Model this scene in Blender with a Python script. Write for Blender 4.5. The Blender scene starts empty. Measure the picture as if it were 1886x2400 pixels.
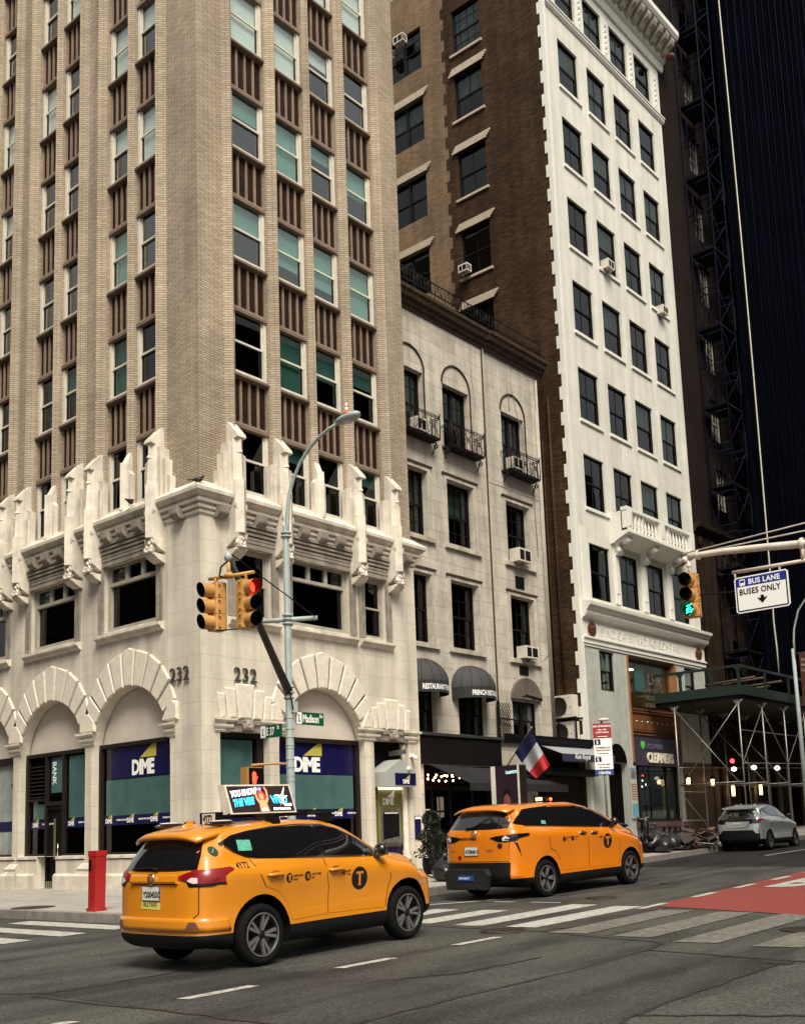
import bpy, bmesh, math, random
import numpy as np
from mathutils import Vector, Matrix
from mathutils.bvhtree import BVHTree
random.seed(7)
SC = bpy.context.scene
# ---------------------------------------------------------------- camera
CAMP = Vector((19.29257, -15.44415, 1.33745))
_a, _b, _c = -0.705218, 0.147468, -0.0357351
def _rot(a, b, c):
    Rz = Matrix(((math.cos(a), -math.sin(a), 0), (math.sin(a), math.cos(a), 0), (0, 0, 1)))
    Bm = Matrix(((1, 0, 0), (0, 0, -1), (0, 1, 0)))
    Rx = Matrix(((1, 0, 0), (0, math.cos(b), math.sin(b)), (0, -math.sin(b), math.cos(b))))
    Rr = Matrix(((math.cos(c), -math.sin(c), 0), (math.sin(c), math.cos(c), 0), (0, 0, 1)))
    return Rr @ Rx @ Bm @ Rz
_R = _rot(_a, _b, _c)
cam = bpy.data.cameras.new('camera'); camo = bpy.data.objects.new('camera', cam)
SC.collection.objects.link(camo); SC.camera = camo
right, up, back = _R[0], -_R[1], -_R[2]
camo.matrix_world = Matrix(((right[0], up[0], back[0], CAMP.x), (right[1], up[1], back[1], CAMP.y), (right[2], up[2], back[2], CAMP.z), (0, 0, 0, 1)))
cam.sensor_fit = 'HORIZONTAL'; cam.sensor_width = 36.0
cam.lens = 2478.57/1886*36; cam.shift_x = 0.0; cam.shift_y = (1580.36-1200)/1886
cam.clip_start = 0.1; cam.clip_end = 2000
# ---------------------------------------------------------------- world, sun, exposure
W = bpy.data.worlds.new('World'); SC.world = W; W.use_nodes = True
nt = W.node_tree; nt.nodes.clear()
sky = nt.nodes.new('ShaderNodeTexSky'); sky.sky_type = 'NISHITA'; sky.sun_disc = False
SUN_EL, SUN_AZ = math.radians(52), math.radians(127)      # azimuth measured clockwise from +Y
sky.sun_elevation = SUN_EL; sky.sun_rotation = SUN_AZ; sky.air_density = 1.6; sky.dust_density = 4.0; sky.ozone_density = 1.0
hs = nt.nodes.new('ShaderNodeHueSaturation'); hs.inputs['Saturation'].default_value = 0.10; hs.inputs['Value'].default_value = 1.0
bg = nt.nodes.new('ShaderNodeBackground'); bg.inputs['Strength'].default_value = 0.085
wo = nt.nodes.new('ShaderNodeOutputWorld')
nt.links.new(sky.outputs[0], hs.inputs['Color']); nt.links.new(hs.outputs[0], bg.inputs['Color']); nt.links.new(bg.outputs[0], wo.inputs[0])
sun = bpy.data.lights.new('sun', 'SUN'); sun.energy = 2.9; sun.angle = math.radians(26); sun.color = (1.0, 0.905, 0.77)
suno = bpy.data.objects.new('sun', sun); SC.collection.objects.link(suno)
_sd = Vector((math.sin(SUN_AZ)*math.cos(SUN_EL), math.cos(SUN_AZ)*math.cos(SUN_EL), math.sin(SUN_EL)))
suno.rotation_euler = _sd.to_track_quat('Z', 'Y').to_euler(); suno.location = (60, -60, 80)
SC.view_settings.view_transform = 'Standard'; SC.view_settings.look = 'None'
SC.view_settings.exposure = 0.64; SC.view_settings.gamma = 1.0
SC.cycles.max_bounces = 6; SC.cycles.diffuse_bounces = 3; SC.cycles.glossy_bounces = 3; SC.cycles.transparent_max_bounces = 12
SC.cycles.use_denoising = True
# ---------------------------------------------------------------- helpers
def gz(y): return .017*y if y < 0 else .021*y
def s2l(r, g=None, b=None):
    if g is None: r, g, b = (r >> 16) & 255, (r >> 8) & 255, r & 255
    f = lambda c: ((c/255)/12.92 if c/255 <= .04045 else (((c/255)+.055)/1.055)**2.4)
    return (f(r), f(g), f(b), 1)
def c4(*c): return (c[0], c[1], c[2], 1)
class MB:
    def __init__(s): s.v = []; s.f = []; s.m = []; s.sm = []
    def add(s, vs, fs, m=0, smooth=False):
        o = len(s.v); s.v += [tuple(v) for v in vs]; s.f += [tuple(i+o for i in f) for f in fs]
        s.m += [m]*len(fs); s.sm += [smooth]*len(fs); return s
    def box(s, x0, x1, y0, y1, z0, z1, m=0):
        vs = [(x0,y0,z0),(x1,y0,z0),(x1,y1,z0),(x0,y1,z0),(x0,y0,z1),(x1,y0,z1),(x1,y1,z1),(x0,y1,z1)]
        return s.add(vs, [(0,3,2,1),(4,5,6,7),(0,1,5,4),(1,2,6,5),(2,3,7,6),(3,0,4,7)], m)
    # facade style: u along x, d outward (-y), z up
    def fb(s, u0, u1, d0, d1, z0, z1, m=0): return s.box(u0, u1, -d1, -d0, z0, z1, m)
    def prism_y(s, poly, y0, y1, m=0):    # poly in (x,z)
        n = len(poly); vs = [(x, y0, z) for x, z in poly]+[(x, y1, z) for x, z in poly]
        fs = [tuple(range(n)), tuple(range(2*n-1, n-1, -1))]+[(i, i+n, (i+1) % n+n, (i+1) % n) for i in range(n)]
        return s.add(vs, fs, m)
    def fp(s, poly, d0, d1, m=0): return s.prism_y(poly, -d1, -d0, m)
    def prism_z(s, poly, z0, z1, m=0, top=None):    # poly in (x,y)
        n = len(poly); t = top or poly
        vs = [(x, y, z0) for x, y in poly]+[(x, y, z1) for x, y in t]
        fs = [tuple(range(n-1, -1, -1)), tuple(range(n, 2*n))]+[(i, (i+1) % n, (i+1) % n+n, i+n) for i in range(n)]
        return s.add(vs, fs, m)
    def prof(s, u0, u1, pr, m=0, m0=0, m1=0):   # profile in (d,z) swept along u with mitres
        n = len(pr); vs = [(u0+m0*d, -d, z) for d, z in pr]+[(u1+m1*d, -d, z) for d, z in pr]
        fs = [tuple(range(n)), tuple(range(2*n-1, n-1, -1))]+[(i, i+n, (i+1) % n+n, (i+1) % n) for i in range(n)]
        return s.add(vs, fs, m)
    def tube(s, pts, r, n=8, m=0, cap=True, smooth=True):
        pts = [Vector(p) for p in pts]; rs = r if isinstance(r, (list, tuple)) else [r]*len(pts)
        o = len(s.v); vs = []; px = None
        for i, p in enumerate(pts):
            t = ((pts[min(i+1, len(pts)-1)]-pts[max(i-1, 0)])).normalized()
            if px is None:
                a = Vector((0, 0, 1)) if abs(t.z) < .9 else Vector((1, 0, 0)); px = (a-t*a.dot(t)).normalized()
            else: px = (px-t*px.dot(t)).normalized()
            py = t.cross(px)
            for k in range(n):
                an = 2*math.pi*k/n; vs.append(tuple(p+(px*math.cos(an)+py*math.sin(an))*rs[i]))
        fs = [(i*n+k, i*n+(k+1) % n, (i+1)*n+(k+1) % n, (i+1)*n+k) for i in range(len(pts)-1) for k in range(n)]
        s.add(vs, fs, m, smooth)
        if cap: s.f += [tuple(o+k for k in range(n-1, -1, -1)), tuple(o+(len(pts)-1)*n+k for k in range(n))]; s.m += [m, m]; s.sm += [False, False]
        return s
    def lathe(s, pr, c=(0, 0, 0), axis='z', n=16, m=0, smooth=True, a0=0, a1=2*math.pi):
        full = abs(a1-a0-2*math.pi) < 1e-6; k = n if full else n+1; vs = []
        for r, h in pr:
            for i in range(k):
                a = a0+(a1-a0)*i/n; x, y = r*math.cos(a), r*math.sin(a)
                p = (x, y, h) if axis == 'z' else ((h, x, y) if axis == 'x' else (y, h, x))
                vs.append((c[0]+p[0], c[1]+p[1], c[2]+p[2]))
        fs = []
        for j in range(len(pr)-1):
            for i in range(n):
                a, b = j*k+i, j*k+(i+1) % k
                fs.append((a, b, b+k, a+k))
        return s.add(vs, fs, m, smooth)
    def ball(s, c, r, sx=1, sy=1, sz=1, n=10, m=0):
        pr = [(r*math.sin(math.pi*i/8)+1e-5, -r*math.cos(math.pi*i/8)) for i in range(9)]
        o = len(s.v); s.lathe(pr, (0, 0, 0), 'z', n, m)
        for i in range(o, len(s.v)): v = s.v[i]; s.v[i] = (c[0]+v[0]*sx, c[1]+v[1]*sy, c[2]+v[2]*sz)
        return s
    def xf(s, M, start=0):
        for i in range(start, len(s.v)): s.v[i] = tuple(M @ Vector(s.v[i]))
        return s
    def mesh(s, name, mats, recalc=True):
        me = bpy.data.meshes.new(name); me.from_pydata(s.v, [], s.f)
        for i, p in enumerate(me.polygons): p.material_index = s.m[i]; p.use_smooth = s.sm[i]
        if recalc:
            bm = bmesh.new(); bm.from_mesh(me)
            bmesh.ops.recalc_face_normals(bm, faces=bm.faces); bm.to_mesh(me); bm.free()
        for mt in (mats if isinstance(mats, (list, tuple)) else [mats]): me.materials.append(mt)
        auto_uv(me); return me
    def split(s, name, mats, parent=None, loc=(0, 0, 0), rot=0):
        pa = list(range(len(s.v)))
        def fd(i):
            while pa[i] != i: pa[i] = pa[pa[i]]; i = pa[i]
            return i
        for f in s.f:
            a = fd(f[0])
            for k in f[1:]: pa[fd(k)] = a
        gr = {}
        for i, f in enumerate(s.f): gr.setdefault(fd(f[0]), []).append(i)
        for g in gr.values():
            ids = sorted({k for i in g for k in s.f[i]}); mp = {k: j for j, k in enumerate(ids)}; m = MB()
            m.v = [s.v[k] for k in ids]; m.f = [tuple(mp[k] for k in s.f[i]) for i in g]; m.m = [s.m[i] for i in g]; m.sm = [s.sm[i] for i in g]
            o = m.build(name, mats, parent, loc, rot)
        return o
    def build(s, name, mats, parent=None, loc=(0, 0, 0), rot=0, recalc=True):
        return link(name, s.mesh(name, mats, recalc), parent, loc, rot)
def auto_uv(me):
    uv = me.uv_layers.new(name='UVMap'); co = [v.co for v in me.vertices]
    for p in me.polygons:
        n = p.normal
        if abs(n.z) < .75:
            t = Vector((-n.y, n.x, 0)); t = t.normalized() if t.length > 1e-6 else Vector((1, 0, 0))
            for li in p.loop_indices: c = co[me.loops[li].vertex_index]; uv.data[li].uv = (c.dot(t), c.z)
        else:
            for li in p.loop_indices: c = co[me.loops[li].vertex_index]; uv.data[li].uv = (c.x, c.y)
def link(name, data, parent=None, loc=(0, 0, 0), rot=0, scale=None):
    o = bpy.data.objects.new(name, data); SC.collection.objects.link(o)
    o.parent = parent; o.location = loc; o.rotation_euler = rot if isinstance(rot, (tuple, list)) else (0, 0, rot)
    if scale: o.scale = (scale,)*3
    return o
def tag(o, label=None, cat=None, group=None, kind=None):
    for k, v in (('label', label), ('category', cat), ('group', group), ('kind', kind)):
        if v: o[k] = v
    return o
def thing(name, label, cat, loc=(0, 0, 0), rot=0, group=None, scale=None):
    return tag(link(name, None, None, loc, rot, scale), label, cat, group)
def copy_tree(o, parent=None):
    c = o.copy(); SC.collection.objects.link(c); c.parent = parent
    for ch in list(o.children): copy_tree(ch, c)
    return c
H90 = math.pi/2
def BX(*a, m=0): return MB().box(*a, m=m)
# ---------------------------------------------------------------- materials
def newmat(name):
    m = bpy.data.materials.new(name); m.use_nodes = True; n = m.node_tree
    return m, n, n.nodes['Principled BSDF'], n.nodes.new, n.links.new
def mat(name, col, rough=.6, metal=0, var=0, vs=3., bump=0, bs=40., coat=0, spec=.5, streak=0, dirt=None, emit=None, es=1., aniso=None):
    m, n, b, N, L = newmat(name); b.inputs['Base Color'].default_value = col
    b.inputs['Roughness'].default_value = rough; b.inputs['Metallic'].default_value = metal
    b.inputs['Specular IOR Level'].default_value = spec
    if coat: b.inputs['Coat Weight'].default_value = coat; b.inputs['Coat Roughness'].default_value = .04
    if emit: b.inputs['Emission Color'].default_value = emit; b.inputs['Emission Strength'].default_value = es
    if var or streak or dirt:
        tc = N('ShaderNodeTexCoord'); src = None
        nz = N('ShaderNodeTexNoise'); nz.inputs['Scale'].default_value = vs; nz.inputs['Detail'].default_value = 6; nz.inputs['Roughness'].default_value = .65
        L(tc.outputs['Object'], nz.inputs['Vector'])
        mr = N('ShaderNodeMapRange'); mr.inputs[1].default_value = .3; mr.inputs[2].default_value = .7; mr.inputs[3].default_value = 1-var; mr.inputs[4].default_value = 1+var*.5
        L(nz.outputs[0], mr.inputs[0]); fac = mr.outputs[0]
        if streak:
            mp = N('ShaderNodeMapping'); mp.inputs['Scale'].default_value = (2.2, 2.2, .18); L(tc.outputs['Object'], mp.inputs[0])
            n2 = N('ShaderNodeTexNoise'); n2.inputs['Scale'].default_value = 1.6; n2.inputs['Detail'].default_value = 5; L(mp.outputs[0], n2.inputs['Vector'])
            m2 = N('ShaderNodeMapRange'); m2.inputs[1].default_value = .35; m2.inputs[2].default_value = .65; m2.inputs[3].default_value = 1-streak; m2.inputs[4].default_value = 1
            L(n2.outputs[0], m2.inputs[0]); mm = N('ShaderNodeMath'); mm.operation = 'MULTIPLY'; L(fac, mm.inputs[0]); L(m2.outputs[0], mm.inputs[1]); fac = mm.outputs[0]
        vm = N('ShaderNodeVectorMath'); vm.operation = 'SCALE'; vm.inputs[0].default_value = col[:3]; L(fac, vm.inputs['Scale']); L(vm.outputs[0], b.inputs['Base Color'])
        if rough > .25:
            rr = N('ShaderNodeMapRange'); rr.inputs[3].default_value = max(.05, rough-.12); rr.inputs[4].default_value = min(1, rough+.15); L(nz.outputs[0], rr.inputs[0]); L(rr.outputs[0], b.inputs['Roughness'])
    if bump:
        tc = N('ShaderNodeTexCoord'); nb = N('ShaderNodeTexNoise'); nb.inputs['Scale'].default_value = bs; nb.inputs['Detail'].default_value = 5; L(tc.outputs['Object'], nb.inputs['Vector'])
        bp = N('ShaderNodeBump'); bp.inputs['Strength'].default_value = bump; bp.inputs['Distance'].default_value = .02; L(nb.outputs[0], bp.inputs['Height']); L(bp.outputs[0], b.inputs['Normal'])
    return m
def brick(name, c1, c2, mortar, w=.2, h=.062, ms=.007, var=.25, rough=.85, bump=.5, vs=.6, streak=0.15, off=.5, bias=0.0, blotch=None):
    m, n, b, N, L = newmat(name)
    tc = N('ShaderNodeTexCoord'); br = N('ShaderNodeTexBrick'); L(tc.outputs['UV'], br.inputs['Vector'])
    br.inputs['Scale'].default_value = 1; br.inputs['Brick Width'].default_value = w; br.inputs['Row Height'].default_value = h
    br.inputs['Mortar Size'].default_value = ms; br.inputs['Mortar Smooth'].default_value = .3; br.offset = off; br.inputs['Bias'].default_value = bias
    br.inputs['Color1'].default_value = c1; br.inputs['Color2'].default_value = c2; br.inputs['Mortar'].default_value = mortar
    nz = N('ShaderNodeTexNoise'); nz.inputs['Scale'].default_value = vs; nz.inputs['Detail'].default_value = 7; nz.inputs['Roughness'].default_value = .7; L(tc.outputs['Object'], nz.inputs['Vector'])
    mr = N('ShaderNodeMapRange'); mr.inputs[1].default_value = .3; mr.inputs[2].default_value = .7; mr.inputs[3].default_value = 1-var; mr.inputs[4].default_value = 1+var*.4; L(nz.outputs[0], mr.inputs[0])
    mp = N('ShaderNodeMapping'); mp.inputs['Scale'].default_value = (1.8, 1.8, .12); L(tc.outputs['Object'], mp.inputs[0])
    n2 = N('ShaderNodeTexNoise'); n2.inputs['Scale'].default_value = 1.3; n2.inputs['Detail'].default_value = 6; L(mp.outputs[0], n2.inputs['Vector'])
    m2 = N('ShaderNodeMapRange'); m2.inputs[1].default_value = .35; m2.inputs[2].default_value = .65; m2.inputs[3].default_value = 1-streak; m2.inputs[4].default_value = 1; L(n2.outputs[0], m2.inputs[0])
    mm = N('ShaderNodeMath'); mm.operation = 'MULTIPLY'; L(mr.outputs[0], mm.inputs[0]); L(m2.outputs[0], mm.inputs[1])
    vm = N('ShaderNodeVectorMath'); vm.operation = 'SCALE'; L(br.outputs['Color'], vm.inputs[0]); L(mm.outputs[0], vm.inputs['Scale']); L(vm.outputs[0], b.inputs['Base Color'])
    b.inputs['Roughness'].default_value = rough; b.inputs['Specular IOR Level'].default_value = .12
    if bump:
        bp = N('ShaderNodeBump'); bp.inputs['Strength'].default_value = bump; bp.inputs['Distance'].default_value = .01; bp.invert = True
        ad = N('ShaderNodeMath'); ad.operation = 'ADD'; n3 = N('ShaderNodeTexNoise'); n3.inputs['Scale'].default_value = 30; L(tc.outputs['Object'], n3.inputs['Vector'])
        ml = N('ShaderNodeMath'); ml.operation = 'MULTIPLY'; ml.inputs[1].default_value = .4; L(n3.outputs[0], ml.inputs[0]); L(br.outputs['Fac'], ad.inputs[0]); L(ml.outputs[0], ad.inputs[1])
        L(ad.outputs[0], bp.inputs['Height']); L(bp.outputs[0], b.inputs['Normal'])
    return m
def glassmat(name, tint=(.55, .62, .6), refl=(.9, .95, .93), ior=1.55, wav=.03, rough=.02):
    m, n, b, N, L = newmat(name); n.nodes.remove(b); out = n.nodes['Material Output']
    tr = N('ShaderNodeBsdfTransparent'); tr.inputs[0].default_value = c4(*tint); gl = N('ShaderNodeBsdfGlossy'); gl.inputs['Color'].default_value = c4(*refl); gl.inputs['Roughness'].default_value = rough
    fr = N('ShaderNodeFresnel'); fr.inputs['IOR'].default_value = ior; mx = N('ShaderNodeMixShader')
    tc = N('ShaderNodeTexCoord'); nz = N('ShaderNodeTexNoise'); nz.inputs['Scale'].default_value = .7; nz.inputs['Detail'].default_value = 0; L(tc.outputs['Object'], nz.inputs['Vector'])
    bp = N('ShaderNodeBump'); bp.inputs['Strength'].default_value = wav; bp.inputs['Distance'].default_value = .2; L(nz.outputs[0], bp.inputs['Height']); L(bp.outputs[0], gl.inputs['Normal'])
    ge = N('ShaderNodeNewGeometry'); iv = N('ShaderNodeMath'); iv.operation = 'SUBTRACT'; iv.inputs[0].default_value = 1; L(ge.outputs['Backfacing'], iv.inputs[1]); ml = N('ShaderNodeMath'); ml.operation = 'MULTIPLY'; L(fr.outputs[0], ml.inputs[0]); L(iv.outputs[0], ml.inputs[1]); L(ml.outputs[0], mx.inputs[0]); L(tr.outputs[0], mx.inputs[1]); L(gl.outputs[0], mx.inputs[2]); L(mx.outputs[0], out.inputs[0]); return m
M = {}
M['tbrick'] = brick('tan_roman_brick', c4(.53, .44, .33), c4(.41, .33, .24), c4(.20, .15, .098), w=.27, h=.064, ms=.0095, var=.26, streak=.2, bump=.4)
M['stone'] = brick('pale_limestone', c4(.72, .655, .54), c4(.685, .62, .505), c4(.50, .45, .37), w=1.25, h=.56, ms=.006, var=.2, vs=1.1, streak=.3, bump=.15, rough=.75)
M['stoneplain'] = mat('carved_limestone', c4(.73, .665, .55), .75, var=.25, vs=2.5, bump=.25, bs=35, streak=.22)
M['stonelight'] = mat('stucco_tympanum', c4(.60, .53, .45), .8, var=.12, vs=1.5, bump=.1)
M['stonegrey'] = mat('weathered_moulding', c4(.31, .27, .22), .8, var=.4, vs=3, bump=.3, streak=.3)
M['rough'] = mat('rusticated_stone', c4(.68, .62, .51), .85, var=.16, vs=9, bump=.45, bs=45)
M['bar'] = mat('spandrel_bar_stone', c4(.30, .215, .15), .8, var=.3, vs=5, streak=.3)
M['header'] = mat('spandrel_stone', c4(.19, .135, .095), .8, var=.3, vs=5, streak=.2)
M['louver'] = brick('brown_spandrel_tile', c4(.050, .022, .014), c4(.034, .015, .010), c4(.012, .006, .005), w=3., h=.062, ms=.014, var=.3, rough=.6, bump=.6)
M['wframe'] = mat('white_window_paint', c4(.62, .58, .49), .5, var=.15, vs=4)
M['gframe'] = mat('weathered_grey_frame', c4(.36, .33, .27), .6, var=.25, vs=4)
M['dframe'] = mat('black_window_paint', c4(.006, .005, .005), .5, spec=.2)
M['bframe'] = mat('bronze_frame', c4(.018, .011, .008), .5, var=.2, spec=.2)
M['glass'] = glassmat('window_glass', (.88, .92, .90), (.97, 1, .98), 2.5)
M['glassb'] = glassmat('dim_window_glass', (.6, .66, .64), (.9, .95, .95), 1.5)
M['glassd'] = glassmat('shop_glass', (.6, .7, .7), (.85, .95, .95), 1.5, .01)
M['dark'] = mat('dark_interior', c4(.006, .004, .004), .9, spec=0)
M['room'] = mat('unlit_room', c4(.010, .007, .006), .9, var=.5, vs=.8, spec=0)
M['teal'] = mat('teal_roller_blind', c4(.17, .36, .31), .6, var=.15, vs=1.2)
M['tealshop'] = mat('frosted_teal_film', c4(.062, .135, .125), .25, var=.18, vs=2, streak=.15)
M['pale'] = mat('painted_sky_reflection', c4(.80, .83, .80), .7, var=.08)  # pale sheet behind the glass, stands in for bright sky reflection
M['curtain'] = mat('pale_curtain', c4(.20, .215, .20), .8, var=.3, vs=7, streak=.5)
M['navy'] = mat('navy_film', c4(.005, .004, .052), .35, var=.1)
M['white'] = mat('white_vinyl', c4(.85, .85, .80), .5)
M['yellow'] = mat('mustard_vinyl', c4(.42, .37, .06), .5)
M['limetan'] = brick('tan_limestone_ashlar', c4(.62, .57, .475), c4(.55, .50, .41), c4(.30, .26, .2), w=1.15, h=.47, ms=.008, var=.3, vs=1.4, streak=.3, bump=.2, rough=.8)
M['limetanp'] = mat('tan_limestone_trim', c4(.55, .50, .41), .8, var=.3, vs=2.5, streak=.35, bump=.15)
M['corn'] = mat('sooty_cornice_and_shade_line', c4(.065, .046, .032), .9, spec=.1, var=.55, vs=6, bump=.6, bs=20)  # doubles as painted shadow lines of arch grooves and wall joint
M['wpaint'] = brick('white_painted_masonry', c4(.745, .73, .64), c4(.725, .71, .62), c4(.58, .565, .49), w=1.1, h=.46, ms=.006, var=.13, vs=.9, rough=.6, bump=.2, streak=.2)
M['wtrim'] = mat('white_painted_trim', c4(.74, .73, .65), .5, var=.08, vs=3)
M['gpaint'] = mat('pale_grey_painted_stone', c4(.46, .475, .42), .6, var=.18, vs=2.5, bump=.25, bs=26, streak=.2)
M['bbrick'] = brick('dark_brown_brick', c4(.098, .054, .028), c4(.048, .024, .012), c4(.035, .022, .014), w=.24, h=.075, ms=.010, var=.4, vs=.5, streak=.35, bump=.9)
M['obrick'] = brick('orange_tan_brick', c4(.30, .205, .125), c4(.22, .145, .085), c4(.11, .08, .055), w=.24, h=.075, ms=.009, var=.35, vs=.6, streak=.25, bump=.7)
M['dbrick'] = brick('shade_dark_brick', c4(.018, .009, .007), c4(.013, .008, .006), c4(.008, .006, .005), w=.24, h=.075, ms=.01, var=.4, bump=.6)  # base colour darkened to carry the shade on this building
M['brstone'] = mat('brown_limestone', c4(.034, .023, .015), .9, var=.4, vs=1.6, streak=.5, bump=.4, spec=.05)
M['iron'] = mat('black_iron', c4(.006, .005, .005), .6, var=.3, vs=12, spec=.2)
M['galv'] = mat('galvanised_steel', c4(.32, .31, .28), .45, metal=.8, var=.3, vs=8)
M['gpole'] = mat('blue_grey_pole_paint', c4(.38, .44, .41), .5, var=.15, vs=6, streak=.1)
M['warmwhite'] = mat('dusty_white_pole_paint', c4(.62, .56, .46), .5, var=.2, vs=6)
M['sigy'] = mat('signal_yellow_paint', c4(.50, .26, .075), .42, var=.22, vs=7)
M['black'] = mat('matt_black', c4(.004, .004, .004), .6, spec=.15)
M['blackgloss'] = mat('gloss_black', c4(.006, .006, .007), .12, coat=.6)
M['rubber'] = mat('tyre_rubber', c4(.005, .005, .005), .9, spec=.15, var=.3, vs=20)
M['taxi'] = mat('taxi_yellow_paint', c4(.60, .215, .012), .24, var=.05, vs=2, coat=.9)
M['taxi2'] = mat('taxi_orange_yellow_paint', c4(.62, .178, .007), .24, var=.05, vs=2, coat=.9)
M['plast'] = mat('black_plastic_trim', c4(.004, .004, .004), .6, spec=.25)
M['carglass'] = mat('tinted_car_glass', c4(.006, .006, .007), .02, spec=1.0, coat=1)
M['chrome'] = mat('chrome', c4(.7, .7, .68), .12, metal=1)
M['alloy'] = mat('machined_alloy', c4(.55, .55, .53), .32, metal=.9)
M['alloyd'] = mat('dark_alloy', c4(.007, .007, .007), .5, metal=.2)
M['redl'] = mat('red_lens', c4(.20, .004, .006), .3, coat=.1)
M['clearl'] = mat('clear_lens', c4(.65, .6, .58), .12, coat=.8)
M['silver'] = mat('silver_blue_car_paint', c4(.42, .46, .45), .28, metal=.5, coat=.9)
def asphalt(name, base, v=.3):
    m, n, b, N, L = newmat(name); tc = N('ShaderNodeTexCoord')
    a = N('ShaderNodeTexNoise'); a.inputs['Scale'].default_value = .35; a.inputs['Detail'].default_value = 8; a.inputs['Roughness'].default_value = .7
    c = N('ShaderNodeTexNoise'); c.inputs['Scale'].default_value = 30; c.inputs['Detail'].default_value = 3; c.inputs['Roughness'].default_value = .8
    vo = N('ShaderNodeTexVoronoi'); vo.inputs['Scale'].default_value = 60
    for q in (a, c, vo): L(tc.outputs['Object'], q.inputs['Vector'])
    r1 = N('ShaderNodeMapRange'); r1.inputs[1].default_value = .3; r1.inputs[2].default_value = .7; r1.inputs[3].default_value = 1-v; r1.inputs[4].default_value = 1+v*.7; L(a.outputs[0], r1.inputs[0])
    r2 = N('ShaderNodeMapRange'); r2.inputs[1].default_value = .32; r2.inputs[2].default_value = .68; r2.inputs[3].default_value = .35; r2.inputs[4].default_value = 1.9; L(c.outputs[0], r2.inputs[0])
    mm = N('ShaderNodeMath'); mm.operation = 'MULTIPLY'; L(r1.outputs[0], mm.inputs[0]); L(r2.outputs[0], mm.inputs[1])
    e = N('ShaderNodeTexNoise'); e.inputs['Scale'].default_value = 1.7; e.inputs['Detail'].default_value = 4; mp = N('ShaderNodeMapping'); mp.inputs['Scale'].default_value = (1.0, .22, 1); L(tc.outputs['Object'], mp.inputs[0]); L(mp.outputs[0], e.inputs['Vector'])
    r3 = N('ShaderNodeMapRange'); r3.inputs[1].default_value = .36; r3.inputs[2].default_value = .56; r3.inputs[3].default_value = .56; r3.inputs[4].default_value = 1.08; L(e.outputs[0], r3.inputs[0])
    m3 = N('ShaderNodeMath'); m3.operation = 'MULTIPLY'; L(mm.outputs[0], m3.inputs[0]); L(r3.outputs[0], m3.inputs[1]); mm = m3
    vm = N('ShaderNodeVectorMath'); vm.operation = 'SCALE'; vm.inputs[0].default_value = base[:3]; L(mm.outputs[0], vm.inputs['Scale']); L(vm.outputs[0], b.inputs['Base Color'])
    b.inputs['Roughness'].default_value = .78; b.inputs['Specular IOR Level'].default_value = .22
    bp = N('ShaderNodeBump'); bp.inputs['Strength'].default_value = .55; bp.inputs['Distance'].default_value = .012; L(vo.outputs[0], bp.inputs['Height']); L(bp.outputs[0], b.inputs['Normal']); return m
M['asph'] = asphalt('worn_asphalt', c4(.056, .055, .048)); M['asph3'] = asphalt('patched_asphalt', c4(.044, .043, .039), .25); M['asph2'] = asphalt('dark_fresh_asphalt', c4(.020, .018, .018), .2)
def paintmark(name, col, wear=.5, under=(.06, .058, .05)):
    m, n, b, N, L = newmat(name); tc = N('ShaderNodeTexCoord')
    a = N('ShaderNodeTexNoise'); a.inputs['Scale'].default_value = 9; a.inputs['Detail'].default_value = 8; a.inputs['Roughness'].default_value = .8; L(tc.outputs['Object'], a.inputs['Vector'])
    r = N('ShaderNodeMapRange'); r.inputs[1].default_value = wear-.12; r.inputs[2].default_value = wear+.12; L(a.outputs[0], r.inputs[0])
    mx = N('ShaderNodeMix'); mx.data_type = 'RGBA'; L(r.outputs[0], mx.inputs[0]); mx.inputs[6].default_value = c4(*under); mx.inputs[7].default_value = col; L(mx.outputs[2], b.inputs['Base Color'])
    b.inputs['Roughness'].default_value = .7; return m
M['mark'] = paintmark('white_road_paint', c4(.42, .415, .37), .41); M['markworn'] = paintmark('worn_road_paint', c4(.20, .19, .16), .50)
M['redlane'] = paintmark('red_lane_paint', c4(.20, .034, .025), .22, (.13, .03, .022))
M['walk'] = brick('concrete_pavement', c4(.37, .35, .31), c4(.34, .32, .28), c4(.18, .17, .15), w=1.4, h=1.4, ms=.015, off=0, var=.25, vs=1.5, streak=0, bump=.2)
M['kerb'] = mat('granite_kerb', c4(.22, .20, .175), .8, var=.35, vs=5, bump=.4)
M['tar'] = mat('tar_seam', c4(.018, .017, .016), .5)
M['castiron'] = mat('cast_iron', c4(.05, .04, .033), .6, metal=.4, var=.4, vs=15, bump=.5)
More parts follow.
